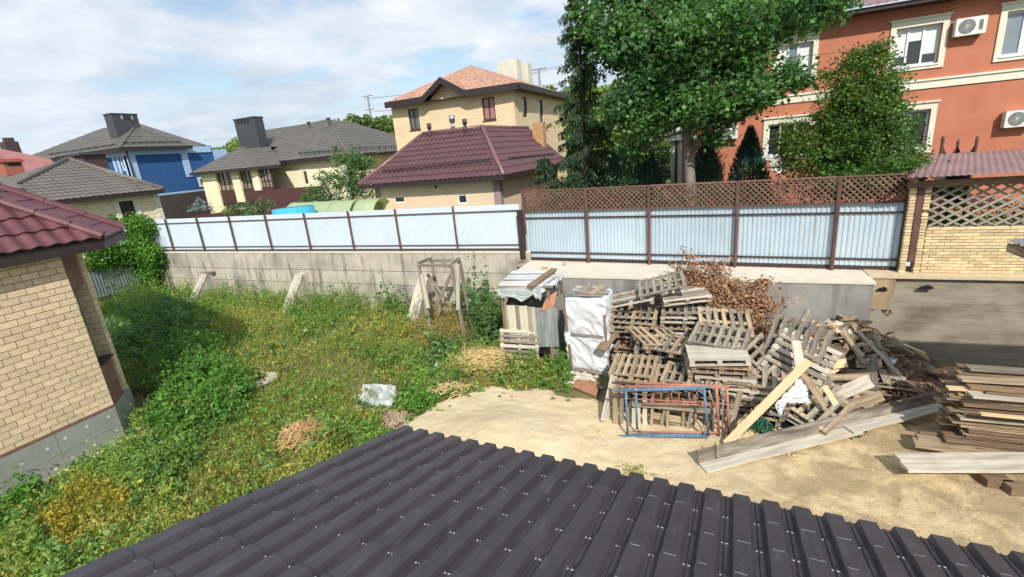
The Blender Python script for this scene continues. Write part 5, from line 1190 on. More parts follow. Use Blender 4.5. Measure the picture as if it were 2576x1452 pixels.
wallface(b, (c0, yw, G), (0, 1, 0), yb-yw, zE-G, (1, 0, 0), so2, .16); wallface(b, (xl_, yb, G), (0, -1, 0), yb-yw, zE-G, (-1, 0, 0)); b.build('wall', yellowwall, yh)
curt = mat('curtain_mauve', (.32, .15, .14), (.4, .2, .19), 3, .35, coat=.5); dgl = mat('glass_grey', (.09, .095, .10), (.14, .14, .14), 1, .2, coat=.5)
for i, (u0, v0, u1, v1) in enumerate(ops): window(yh, (xl_+u0, yw+.13, G+v0), (1, 0, 0), (0, -1, 0), u1-u0, v1-v0, brownfr, (dgl, curt)[i], (.5,), (), .09, .06); MB().box(xl_+u0-.05, xl_+u1+.05, yw-.08, yw+.1, G+v0-.05, G+v0-.002).build('window_sill', brownfr, yh)
for (u0, v0, u1, v1) in so2: window(yh, (c0-.13, yw+u0, G+v0), (0, 1, 0), (1, 0, 0), u1-u0, v1-v0, brownfr, glass, (), (), .09, .06)
EL, ER = V((PY(968, 262, YY).x, YY, zE+.1)), V((c0+.65, YY, zE+.1)); EB = V((c0+.65, yb+.8, zE+.1)); EBL = V((EL.x, yb+.8, zE+.1)); ax = (xl_+c0)/2+.2; AP = PY(1184, 168, (YY+yb)/2); AP = V((AP.x, (YY+yb)/2, AP.z))
b = MB(); b.slab([ER, EB, AP], (0, 0, .12)); b.build('roof_slope', shingle, yh); b = MB(); b.poly([EL, AP, EBL]); b.poly([EBL, AP, EB]); b.build('roof_slope', shingle, yh)
gt_ = (AP.z-zE)/(AP.y-YY); GP = V((gp_.x, YY-.15, gp_.z)); G0 = V((g0.x-.1, YY-.15, zE+.1)); G1 = V((g1.x+.1, YY-.15, zE+.1)); GR_ = V((gp_.x, YY+(gp_.z-zE-.1)/gt_, gp_.z))
b = MB(); b.slab([EL, V((G0.x, YY, zE+.1)), GR_, V((G1.x, YY, zE+.1)), ER, AP], (0, .02, .12)); b.build('roof_slope', shingle, yh)
for a, c_, e in ((G0, GP, GR_), (G1, GP, GR_)): b = MB(); b.slab([a, c_, e], (0, 0, .13)); b.build('gable_slope', shingle, yh)
for a, e in ((EL, G0), (G0, GP), (GP, G1), (G1, ER)): MB().slab([a-V((0, .06, .28)), e-V((0, .06, .28)), e-V((0, .06, -.12)), a-V((0, .06, -.12))], (0, .05, 0)).build('eave_board', fascia, yh)
MB().slab([ER-V((-.05, 0, .24)), EB-V((-.05, 0, .24)), EB+V((.05, 0, .12)), ER+V((.05, 0, .12))], (.05, 0, 0)).build('eave_board', fascia, yh)
b = MB(); b.poly([EL-V((0, 0, .2)), ER-V((0, 0, .2)), EB-V((0, 0, .2)), EBL-V((0, 0, .2))]); b.build('soffit', fascia, yh)
for (x0, y0, x1, y1, Yc, nm) in ((1250, 157, 1303, 200, 39, 0), (1305, 162, 1330, 205, 40.5, 1)):
    a, e = PY(x0, y0, Yc), PY(x1, y1, Yc); MB().box(a.x, e.x, Yc, Yc+1.0, 9.5, a.z+.05).build('chimney', chimcream, yh)
# ============ cream house with glazed porch
ch_ = thing('cream_house', 'cream stone clad house with grey metal roof and a glazed corner porch', 'house', (-32, 30, G))
cy = 30.0
K = PY(870, 380, cy); cxr = K.x; zE = 6.85; KR = PX(1000, 374, cxr+.5); KL = PY(715, 396, cy)
cxl = PY(700, 400, cy).x-3.5; yb2 = cy+13
pr = PY(825, 303, cy+5.5)
# porch block left/front
px0, px1 = PY(505, 440, cy-1.5).x, PY(680, 420, cy-1.5).x; pz = PY(560, 432, cy-1.5).z
tall = [((762, 432), (778, 458))]
a, e = PY(762, 431, cy), PY(777, 462, cy); 
b = MB(); wallface(b, (cxl, cy, G), (1, 0, 0), cxr-cxl, zE-G, (0, -1, 0), [(a.x-cxl, e.z-G, e.x-cxl, a.z-G)], .15); wallface(b, (cxr, cy, G), (0, 1, 0), 13, zE-G, (1, 0, 0)); wallface(b, (cxl, yb2, G), (0, -1, 0), 13, zE-G, (-1, 0, 0)); b.build('wall', creamwall, ch_)
window(ch_, (a.x, cy+.12, e.z), (1, 0, 0), (0, -1, 0), e.x-a.x, a.z-e.z, brownfr, glass, (.5,), (), .07, .05)
b = MB(); b.box(a.x-.22, a.x-.02, cy-.05, cy-.002, e.z-.2, a.z+.2); b.box(e.x+.02, e.x+.22, cy-.05, cy-.002, e.z-.2, a.z+.2); b.build('window_surround', creamtrim, ch_)
MB().box(cxr-.75, cxr+.06, cy-.07, cy-.002, G, zE-.05).build('corner_pilaster', creamtrim, ch_); MB().tube((cxr+.0, cy-.15, G), (cxr+.0, cy-.15, zE), .06, n=8).build('drainpipe', fascia, ch_)
b = MB(); x = cxl
while x < cxr: b.box(x, x+.16, cy-.06, cy-.002, zE-.42, zE-.24); x += .32
b.box(cxl, cxr, cy-.08, cy-.002, zE-.24, zE-.12); b.build('dentil_cornice', creamtrim, ch_)
e0, e1 = V((cxl-.5, cy-.6, zE)), V((cxr+.6, cy-.6, zE)); e2 = V((cxr+.6, yb2, zE)); RP = V((pr.x+.0, cy+5.6, 9.55)); RL = PY(665, 340, cy+5.6); RL = V((RL.x, cy+5.6, 8.6)); RB = V((RP.x, yb2-5, 9.55))
RPz = PY(826, 303, cy+5.6).z; RP.z = RPz; RB.z = RPz; RL.z = PY(668, 337, cy+5.6).z
roofset(ch_, [[e0, e1, RP, RL]], greyroof, .35, .45, .02, .035, 3); roofset(ch_, [[e1, e2, RB, RP]], greyroof, .35, .45, .02, .035, 3)
b = MB(); b.poly([e0, RL, (e0.x-2, yb2, zE)]); b.poly([RL, RP, RB, (e0.x-2, yb2, zE)]); b.build('roof_slope', greyroof, ch_)
for p, q in ((e1, RP), (RL, RP)): MB().tube(V(p)+V((0, 0, .05)), V(q)+V((0, 0, .05)), .10, n=8).build('ridge_cap', greyroof, ch_, True)
eaves(ch_, [e0, e1, e2], .22); snowguard(ch_, V((cxl+6, cy-.2, zE+.35)), V((cxr-.2, cy-.2, zE+.25)), 9); snowguard(ch_, V((cxr+.2, cy+.2, zE+.3)), V((cxr+.2, cy+10, zE+.3)), 12)
b = MB(); b.poly([e0-V((0, 0, .15)), e1-V((0, 0, .15)), e2-V((0, 0, .15)), V((e0.x, yb2, zE-.15))]); b.build('soffit', fascia, ch_)
for x, y in ((778, 318), (828, 308)): p = PY(x, y, cy+4.6); MB().tube(p-V((0, 0, .6)), p+V((0, 0, .25)), .10, n=8).tube(p+V((0, 0, .25)), p+V((0, 0, .4)), .15, n=8).build('roof_vent', chimbrown, ch_, True)
# porch
py0 = cy-2.2
cols = [(505, 555), (583, 608), (634, 655), (676, 690)]
pzt = PY(560, 428, py0).z; pzb = PY(560, 508, py0).z
X0, X1 = PY(508, 440, py0).x, PY(676, 420, py0).x
wx = [PY(a_, 450, py0).x for a_ in (541, 590, 600+3, 640, 648, 676)]
def porch_pier(xa_, xb_): MB().box(PY(xa_, 450, py0).x, PY(xb_, 450, py0).x, py0, py0+.5, G, pzt).build('pier', creamwall, ch_)
porch_pier(507, 543); porch_pier(583, 602); porch_pier(634, 650); 
for xa_, xb_ in ((543, 583), (602, 634), (650, 678)):
    xA, xB = PY(xa_, 450, py0).x, PY(xb_, 450, py0).x
    window(ch_, (xA, py0+.3, pzb), (1, 0, 0), (0, -1, 0), xB-xA, pzt-pzb, brownfr, mat('glass_cream', (.20, .19, .15), (.34, .32, .26), .8, .1, coat=.6), (.3, .62), (.55,), .09, .08)
    b = MB(); MB().box(xA, xB, py0+.12, py0+.18, pzb-.1, pzb+.95).build('balcony_panel', brownfr, ch_)
MB().box(X0+2, X1+.3, py0-.2, py0+2, pzb-.35, pzb-.1).build('porch_slab', fascia, ch_); MB().box(X0, X1, py0+.05, py0+2, G, pzb-.35).build('plinth', mat('stone_tan', (.5, .34, .2), (.6, .44, .28), 3, .9), ch_)
b = MB(); wallface(b, (X0, py0+.45, G), (0, 1, 0), 2.2, pzt-G, (-1, 0, 0)); b.build('wall', creamwall, ch_)
q0, q1, q2 = V((X0-.6, py0-.6, pzt)), V((X1-1.6, py0-.6, pzt-.03)), V((X1+1.0, py0+.3, pzt-.02)); pk = PY(596, 375, py0+2.5); pk2 = PY(680, 370, py0+3.2); pl_ = V((X0-3.5, py0+3.2, pzt+.05))
roofset(ch_, [[q0, q1, pk]], greyroof, .35, .45, .02, .035, 3); roofset(ch_, [[q1, q2, pk2, pk]], greyroof, .35, .45, .02, .035, 3)
b = MB(); b.poly([q0, pk, pl_]); b.poly([pl_, pk, V((pk.x-1, py0+7, pk.z+1.4)), V((pl_.x-1, py0+7, pzt+.3))]); b.poly([pk, pk2, V((pk2.x, py0+8, 8.4)), V((pk.x-1, py0+7, pk.z+1.4))]); b.build('roof_slope', greyroof, ch_)
eaves(ch_, [pl_, q0, q1, q2], .2)
cq = PY(622, 350, cy+1.5); a, e = PY(592, 302, cy+1.2), PY(645, 305, cy+1.2)
MB().box(a.x+.03, e.x-.0, cy+1.0, cy+1.9, 6.6, a.z-.05).build('chimney', chimgrey, ch_); MB().box(a.x-.02, e.x+.05, cy+.95, cy+1.95, a.z-.05, a.z+.05).build('chimney_cap', chimgrey, ch_)
b = MB()
for i in range(4): b.box(a.x+.45+i*.38, a.x+.68+i*.38, cy+.97, cy+.995, a.z-.38, a.z-.12)
b.build('chimney_slots', blackmat, ch_)
# ============ blue house
BX = -45.0
bhs = thing('blue_house', 'deep blue rendered house with light blue trims and grey metal roof', 'house', (BX, 29, G))
by0_, by1_ = PX(330, 420, BX).y, PX(492, 430, BX).y; zE = PX(337, 376, BX).z+.15
bxl = -58.0
wv = [PY(297, 392, by0_), PY(322, 428, by0_)]
b = MB(); wallface(b, (BX, by0_, G), (0, 1, 0), 7.5, zE-G, (1, 0, 0)); wallface(b, (bxl, by0_, G), (1, 0, 0), BX-bxl, zE-G, (0, -1, 0), [(wv[0].x-bxl, wv[1].z-G, wv[1].x-bxl, wv[0].z-G)], .15); b.build('wall', bluewall, bhs)
window(bhs, (wv[0].x, by0_+.12, wv[1].z), (1, 0, 0), (0, -1, 0), wv[1].x-wv[0].x, wv[0].z-wv[1].z, whitefr, glass, (.5,), (), .12, .06)
b = MB()
for x in (-58, wv[0].x-.9, wv[0].x-.35, wv[1].x+.05, BX-.75): b.box(x, x+(.7 if x in (-58, BX-.75) else .3), by0_-.06, by0_-.002, 4.2 if x != BX-.75 else G+1.2, zE-.6)
b.box(bxl, BX+.0, by0_-.08, by0_-.002, zE-.6, zE-.05); b.build('trim', lightblue, bhs)
b = MB(); b.box(BX+.002, BX+.07, by0_-.05, by0_+.5, 4.95, zE-.6); b.box(BX+.002, BX+.07, by1_-1.0, by1_-.4, PX(475, 445, BX).z, zE-.6); b.box(BX+.002, BX+.09, by0_-.1, by1_+2, zE-.6, zE-.05); b.box(BX+.002, BX+.07, by0_, by1_+6, 4.95, 5.1); b.build('trim', lightblue, bhs)
MB().box(BX+.002, BX+.12, by0_-.05, by1_+6, G, 4.95).build('dark_base', mat('base_dark', (.05, .045, .042), (.07, .06, .058), 3, .85), bhs); MB().tube((BX+.15, by0_-.1, 5), (BX+.15, by0_-.1, zE), .06).build('drainpipe', fascia, bhs)
wq = [PX(498, 455, BX), PX(508, 470, BX)]; fr = window(bhs, (BX+.02, wq[0].y, wq[1].z), (0, 1, 0), (1, 0, 0), 1.0, .9, whitefr, glass, (), (), .18, .06)
r0, r1 = V((BX+.6, by0_-.7, zE)), V((BX+.6, by1_-.1, zE)); hp = PX(340, 318, BX-2.6); hp2 = V((BX-9, hp.y+1.0, hp.z+.25)); rl = V((bxl-4, by0_-.7, zE))
roofset(bhs, [[r0, r1, hp]], greyroof, .4, .45, .02, .035, 3); roofset(bhs, [[rl, r0, hp, hp2]], greyroof, .4, .45, .02, .035, 3)
eaves(bhs, [rl, r0, r1], .25); snowguard(bhs, V((BX+.2, by0_-.2, zE+.3)), V((BX+.2, by1_-.8, zE+.3)), 9); snowguard(bhs, V((-56, by0_-.3, zE+.25)), V((BX-.5, by0_-.3, zE+.25)), 9)
MB().tube(r0+V((0, 0, .05)), hp+V((0, 0, .05)), .1).build('ridge_cap', greyroof, bhs)
b = MB(); b.poly([rl-V((0, 0, .1)), r0-V((0, 0, .1)), r1-V((0, 0, .1)), V((bxl, by1_, zE-.1))]); b.build('soffit', fascia, bhs)
M1, M2 = PX(284, 312, -54), PX(350, 312, -50); ML = PX(113, 388, -62); MR = PX(520, 366, -47)
b = MB(); b.slab([V((ML.x, ML.y, zE)), V((BX-1, by0_-.3, zE)), M2, M1], (0, 0, .05)); b.slab([M2, V((BX-1, by0_, zE)), V((-46, by1_+1, zE)), MR], (0, 0, .05)); b.slab([M1, M2, MR, V((-60, MR.y+2, zE))], (0, 0, .05)); b.build('roof_slope', greyroof, bhs)
L0, L1, L2 = PX(112, 389, -60), PX(210, 380, -55), PX(190, 351, -60)
b = MB(); b.slab([L0, L1, L2], (0, 0, .05)); b.build('roof_slope', greyroof, bhs)
MB().box(-61, -48, by1_+.8, by1_+6, G, zE-.2).build('wall', lightblue, bhs); b = MB(); 
wy_ = PX(480, 380, -46.5); MB().box(-55, -46.4, by1_-.5, by1_+3.6, G, zE-.5).build('rear_wing', lightblue, bhs); MB().box(-46.39, -46.33, by1_-.1, by1_+2.6, zE-1.6, zE-.9).build('blue_panel', bluewall, bhs)
lo = PX(470, 392, -44.5); roofset(bhs, [[V((-43.3, by1_+.3, zE-2.9)), V((-43.3, by1_+4.5, zE-2.9)), V((-46, by1_+4.5, zE-1.7)), V((-46, by1_+.1, zE-1.7))]], greyroof, .4, .45, .02, .035, 3)
ca = PX(277, 284, -47.3); ce = PX(344, 282, -47.3)
cz = PX(296, 345, -47.3).z
MB().box(-48.4, -47.3, ca.y+.05, ce.y-.05, cz-1, ca.z-.1).build('chimney', chimgrey, bhs); MB().box(-48.45, -47.25, ca.y, ce.y, ca.z-.1, ca.z).build('chimney_cap', chimgrey, bhs)
b = MB()
for i in range(5): y = ca.y+.7+i*(ce.y-ca.y-1.3)/5; b.box(-47.29, -47.27, y, y+.3, ca.z-.5, ca.z-.18)
b.build('chimney_slots', mat('slot', (.35, .36, .38), None, 3, .7), bhs)
# ============ low cream house with taupe roof
GX = -32.0
gh = thing('low_cream_house', 'low cream brick house with taupe metal tile hip roof behind the vine', 'house', (GX, 16, G))
gy1 = PX(398, 500, GX).y; gy0 = gy1-8.2; zE = 5.6
wq0, wq1 = PX(297, 508, GX), PX(343, 549, GX); wy0_ = wq0.y; wy1_ = PX(338, 520, GX).y
b = MB(); wallface(b, (GX, gy0, G), (0, 1, 0), gy1-gy0, zE-G, (1, 0, 0), [(wy0_-gy0, 3.95-G, wy1_-gy0, wq0.z-G)], .15); wallface(b, (GX-9, gy1, G), (1, 0, 0), 9, zE-G, (0, 1, 0)); wallface(b, (GX-9, gy0, G), (1, 0, 0), 9, zE-G, (0, -1, 0)); b.build('wall', creamlow, gh)
window(gh, (GX-.12, wy0_, 3.95), (0, 1, 0), (1, 0, 0), wy1_-wy0_, wq0.z-3.95, blackmat, glass, (.5,), (), .07, .05)
b = MB(); b.box(GX+.002, GX+.06, wy0_-.28, wy0_-.02, G, wq0.z+.25); b.box(GX+.002, GX+.06, wy1_+.02, wy1_+.28, G, wq0.z+.25); b.box(GX+.002, GX+.06, wy0_-.02, wy1_+.02, wq0.z+.02, wq0.z+.25); b.build('window_surround', creamtrim, gh)
z = G; k = 0
while z < zE-.3: d = .35 if k % 2 else .25; MB().box(GX-.2, GX+.05, gy1-d, gy1+.05, z+.01, z+.29).build('quoin', creamtrim, gh); z += .3; k += 1
r0, r1 = V((GX+.55, gy0-.5, zE)), V((GX+.55, gy1+.15, zE)); pk = PX(171, 402, GX-4.0); pk = V((GX-4.0, pk.y, pk.z)); bk0, bk1 = V((GX-9, gy0-.5, zE)), V((GX-9, gy1+.5, zE))
roofset(gh, [[r0, r1, pk]], greyroof2, .30, .38, .035, .035, 4); roofset(gh, [[bk0, r0, pk]], greyroof2, .30, .38, .035, .035, 4); b = MB(); b.poly([r1, bk1, pk]); b.poly([bk1, bk0, pk]); b.build('roof_slope', greyroof2, gh)
for p, q in ((r0, pk), (r1, pk)): MB().tube(V(p)+V((0, 0, .06)), V(q)+V((0, 0, .06)), .13, n=8).build('ridge_cap', greyroof2, gh, True)
eaves(gh, [bk0, r0, r1], .2); b = MB(); b.poly([bk0-V((0, 0, .1)), r0-V((0, 0, .1)), r1-V((0, 0, .1)), bk1-V((0, 0, .1))]); b.build('soffit', fascia, gh)
c = PX(240, 380, -38); a, e = PX(204, 386, -38), PX(264, 386, -38); MB().box(-38.9, -38, a.y, e.y, 5.5, a.z-.1).build('chimney', chimbrown, gh); MB().box(-39.1, -37.8, a.y-.2, e.y+.15, a.z-.1, a.z+.06).build('chimney_cap', chimgrey, gh)
# small grey roof at the far left
sg = thing('neighbour_roof', 'low grey tiled roof showing at the left edge below the red chimney', 'house', (-36, 10.5, G))
q0 = PX(0, 440, -33); q1 = PX(50, 470, -33); b = MB(); b.slab([PX(-60, 475, -32), PX(60, 475, -32), PX(10, 443, -35), PX(-60, 430, -36)], (0, 0, .05)); b.build('roof_slope', greyroof2, sg); MB().box(-40, -32.4, PX(-60, 475, -32).y, PX(45, 475, -32).y, G, 5.4).build('wall', creamlow, sg)
# ============ red roofed house far left
RX = -50.0
rh = thing('red_roof_house', 'house with a faded red tiled roof and two brick red chimneys at the far left', 'house', (RX, 18, G))
P1, P2_, P3_, P4_, P5_ = PX(-60, 350, -58), PX(0, 376, -56), PX(128, 402, -52), PX(60, 450, -44), PX(-60, 450, -44)
b = MB(); b.slab([P5_, P4_, P3_, P2_, P1], (0, 0, .08)); b.build('roof_slope', redroof, rh)
b = MB(); b.slab([P4_, PX(140, 415, -50), P3_], (0, 0, .08)); b.build('roof_slope', redroof, rh)
MB().box(-62, -47, P5_.y+1, P4_.y+1.5, G, 5.2).build('wall', creamwall, rh)
a, e = PX(2, 400, -43.5), PX(50, 395, -43.5); MB().box(-44.3, -43.5, a.y, e.y, PX(20, 448, -43.5).z-.6, a.z).build('chimney', mat('chim_red', (.33, .10, .065), (.4, .14, .09), 3, .85), rh); MB().box(-44.4, -43.35, a.y-.12, e.y+.12, a.z-.22, a.z-.08).build('chimney_cap', MATS['chim_red'], rh)
b = MB()
for i in range(4): y = a.y+.25+i*(e.y-a.y-.4)/4; b.box(-43.49, -43.46, y, y+.2, a.z-.45, a.z-.28)
b.build('chimney_slots', fascia, rh)
a, e = PX(10, 356, -58), PX(45, 354, -58); MB().box(-59, -58, a.y, e.y, PX(30, 385, -58).z-.8, a.z).build('chimney', chimbrown, rh)
b = MB()
for i in range(4): y = a.y+.25+i*(e.y-a.y-.4)/3.4; b.tube((-58.4, y, a.z), (-58.4, y, a.z+.35), .16, n=8)
b.build('chimney_pot', chimbrown, rh)
# ============ inner fences, greenhouse, pool
def quadfence(name, label, pts, m_, cat='fence', t=.05, group=None):
    o = MB().slab(pts, (0, t, 0)).build(name, m_, None, origin=pts[0]); return tag(o, label, cat, group)
mf = mat('maroon_sheet', (.075, .025, .028), (.10, .035, .038), 2, .55, stretch=(8, 8, .5))
fy = 25.5
def fz(x, y): return PY(x, y, fy)
mfo = thing('maroon_fence', 'dark maroon sheet fence before the cream house', 'fence', (fz(700, 490).x, fy, G))
a, e = fz(634, 482), fz(770, 468)
corrugated('fence_sheet', mf, mfo, (a.x, fy, G), (1, 0, 0), (0, 0, 1), e.x-a.x+1.5, (a.z+e.z)/2-G, (0, -1, 0), .2, .03)
fy2 = 21.0; a, e = PY(430, 552, fy2), PY(640, 522, fy2)
mfl = thing('maroon_fence', 'low dark maroon fence in the shade behind the white fence', 'fence', ((a.x+e.x)/2, fy2, G))
b = MB(); b.slab([(a.x, fy2, G), (e.x, fy2, G), (e.x, fy2, e.z), (a.x, fy2, a.z)], (0, .05, 0)); b.build('fence_sheet', mf, mfl)
a = PY(420, 547, 24); b = MB(); b.poly([(-48, 18.5, 2.6), (-26, 22, 2.6), (-28, 27, 2.9), (-45, 27, 2.9)]); o = b.build('lawn', mat('lawn', (.16, .20, .05), (.22, .25, .07), 2, .95)); o['kind'] = 'structure'
gy = 18.6; a = PY(700, 525, gy); e = PY(925, 515, gy); gz = PY(820, 511, gy).z
gho = thing('greenhouse', 'arched pale green polycarbonate greenhouse behind the white fence', 'greenhouse', ((a.x+e.x)/2, gy, G))
poly_ = mat('polycarbonate', (.46, .56, .34), (.56, .64, .42), .7, .35, trans=.3)
n = 14; L_ = e.x-a.x; rr = gz-G
for k in range(4):
    x0_, x1_ = a.x+L_*k/4+.02, a.x+L_*(k+1)/4-.02; vs = []
    for i in range(n+1): t = math.pi*i/n; c_ = V((0, gy+1.1-math.cos(t)*1.1, G+math.sin(t)**.8*rr)); vs += [V((x0_, c_.y, c_.z)), V((x1_, c_.y, c_.z))]
    if k == 3: continue
    MB().add(vs, [(2*i, 2*i+1, 2*i+3, 2*i+2) for i in range(n)]).build('panel', poly_, gho)
b = MB(); vs = []
for i in range(n+1): t = math.pi*i/n; c_ = V((0, gy+1.1-math.cos(t)*1.1, G+math.sin(t)**.8*rr)); vs += [V((a.x+L_*.79, c_.y, c_.z)), V((a.x+L_*1.0, c_.y, c_.z))]
MB().add(vs, [(2*i, 2*i+1, 2*i+3, 2*i+2) for i in range(n)]).build('panel', poly_, gho)
for x in (a.x, a.x+L_*.25, a.x+L_*.5, a.x+L_*.75, a.x+L_*.79, a.x+L_): MB().path([(x, gy+1.1-math.cos(math.pi*i/n)*1.12, G+math.sin(math.pi*i/n)**.8*(rr+.02)) for i in range(n+1)], .025, n=5).build('hoop', MATS['polycarbonate'], gho)
pa = PY(668, 530, 17); pe = PY(742, 524, 17); pzz = PY(700, 528.5, 17).z
o = MB().tube(((pa.x+pe.x)/2, 17.8, G), ((pa.x+pe.x)/2, 17.8, pzz), (pe.x-pa.x)/2, n=28).build('pool', mat('pool_blue', (.05, .40, .62), (.07, .46, .68), 2, .4), None, True, origin=((pa.x+pe.x)/2, 17.8, G)); tag(o, 'bright blue rim of a round pool behind the white fence', 'pool')
# pylons
for i, (x0_, y0_, x1_, y1_, Yp, arms, lb) in enumerate(((922, 240, 936, 312, 170, 3, 'tall grey power line mast above the far trees'), (1352, 172, 1358, 212, 150, 2, 'distant power line mast right of the yellow house chimneys'))):
    t_, bt_ = PY(x0_, y0_, Yp), PY(x1_, y1_, Yp); pn = thing('power_mast', lb, 'power mast', (bt_.x, Yp, G), 'power line masts'); bb = V((bt_.x, Yp, G)); tt = V((bt_.x, Yp, t_.z))
    MB().tube(bb, tt, .55, .3, n=8).build('pole', steelg, pn)
    for k in range(arms): z = t_.z-.3-k*5.2; MB().bar((bt_.x-2.4+.3*k, Yp, z), (bt_.x+2.4-.3*k, Yp, z), .35, .35).build('cross_arm', steelg, pn)
    b = MB()
    for k in range(arms):
        for s in (-1, 1):
            z = t_.z-1.2-k*5.2; p0 = V((bt_.x+s*2.2, Yp, z))
            if i == 0: b.path([p0+V((150*q, -8*q, -6*4*q*(1-q)+10*q)) for q in (0, .25, .5, .75, 1)], .06, n=4)
    if i == 0: b.build('cable', steelg, pn)
# ---------------------------------------------------------------- vegetation
def clumps(blobs, per, sig, shell=.75):
    out = []
    for (c, r, n) in blobs:
        c = np.array(c, float); r = np.array(r, float)
        d = rng.normal(size=(n, 3)); d /= np.linalg.norm(d, axis=1)[:, None]; rad = rng.uniform(shell, 1.0, n)**1.0*np.where(rng.random(n) < .25, rng.random(n), 1)
        cc = c+d*rad[:, None]*r; s = rng.uniform(.6, 1.4, n)*sig
        k = rng.normal(size=(n, per, 3)); pts = cc[:, None, :]+k*s[:, None, None]*np.array([1, 1, .75]); out.append(pts.reshape(-1, 3))
    return np.concatenate(out)
def tree(name, label, base, h, r0, r1, blobs, per, sig, lsize, m_, bm=bark, limbs=10, cat='tree', group=None, lean=(0, 0), aspect=.75, shell=.7):
    t = thing(name, label, cat, base, group); base = V(base); top = base+V((lean[0], lean[1], h))
    pts = [base, base.lerp(top, .35)+V((.04, 0, 0)), base.lerp(top, .7)-V((.03, 0, 0)), top]; MB().path(pts, r0, r1, n=12).build('trunk', bm, t, True)
    b = MB()
    for i in range(limbs):
        bl = random.choice(blobs); a = base.lerp(top, random.uniform(.45, .98)); e = V(bl[0])+V([random.uniform(-.6, .6)*q for q in bl[1]]); m = a.lerp(e, .5)+V((random.gauss(0, .1), random.gauss(0, .1), random.gauss(.1, .1))); b.path([a, m, e], r1*.6, .015, n=6)
        for k in range(3): e2 = e+V([random.gauss(0, .4*q) for q in bl[1]]); b.path([m, m.lerp(e2, .6), e2], .025, .006, n=4)
    b.build('branches', bm, t)
    c = clumps(blobs, per, sig, shell); s = rng.uniform(lsize*.6, lsize*1.3, len(c)); v, f = leaves(c, s, aspect, .5); npmesh('crown', v, f, m_, t); return t
# poplar
px_ = PY(1740, 520, 16.7); tb = (px_.x, 16.7, G)
def pb(x, y, rx, n, Y=16.9, rz=None, ry=1.6):
    c = PY(x, y, Y); k = (c-C0).length/F/SC; return (tuple(c), (rx*k, min(ry, rx*k*1.0), (rz or rx)*k), n)
blobs = [pb(1775, 50, 185, 240, 17.4, 115), pb(1600, 40, 140, 150, 17.6, 100), pb(1980, 10, 110, 90, 17.2, 60), pb(1750, -120, 260, 160, 17.4), pb(1640, 190, 75, 80, 16.6), pb(1750, 180, 138, 220, 16.8, 95), pb(1865, 150, 62, 60, 16.7), pb(1870, 240, 62, 66, 16.3, 44), pb(1600, 270, 72, 100, 16.3, 48), pb(1700, 250, 70, 90, 16.6, 50),
    pb(1810, 290, 40, 26, 16.5, 22), pb(1990, 190, 26, 12, 16.3, 22), pb(1920, 240, 30, 14, 16.3, 12), pb(2010, 205, 22, 9, 16.3, 9), pb(1605, 370, 32, 20, 16.6, 22), pb(1545, 130, 35, 22, 16.8), pb(2080, 15, 42, 24, 17.2, 22), pb(1790, 345, 22, 10, 16.4, 18), pb(1720, 110, 150, 90, 16.0, 80), pb(1830, 55, 110, 60, 16.2, 60), pb(1560, 60, 80, 50, 16.6, 80), pb(1740, 270, 70, 60, 16.0, 36), pb(1640, 300, 50, 36, 16.0, 30), pb(1800, 250, 60, 40, 15.9, 36)]
tree('poplar_tree', 'big dense poplar with a grey mottled trunk just behind the lattice fence', tb, 6.6, .20, .12, blobs, 38, .19, .145, leafpop, limbs=40, lean=(-.3, .1), aspect=.85)
# bush tree right
c = PY(2170, 470, 16.3)
blobs = [pb(2165, 330, 82, 220, 16.5, 92, 1.1), pb(2165, 340, 66, 80, 16.2, 70, .7), pb(2060, 390, 76, 140, 16.3, 56, 1.0), pb(2185, 215, 52, 100, 16.6, 70, .7), pb(2130, 300, 70, 80, 16.2, 70, .6), pb(2125, 220, 45, 40, 16.6, 50, .6), pb(2212, 270, 38, 34, 16.5, 50, .7), pb(2180, 440, 105, 150, 16.2, 44, 1.0), pb(2170, 462, 75, 70, 15.2, 24, .35), pb(2250, 440, 45, 40, 15.2, 26, .3), pb(1995, 350, 40, 36, 16.3, 35), pb(2240, 385, 44, 44, 16.3, 40), pb(2205, 130, 14, 8, 16.6, 22), pb(2152, 155, 13, 7, 16.6, 20), pb(2085, 190, 14, 7, 16.6, 22)]
tree('linden_tree', 'bushy green tree with yellowing tips before the lower orange house windows', (c.x, 16.5, G), 4.4, .09, .04, blobs, 44, .15, .085, leafdark, barkdark, limbs=24, aspect=.8)
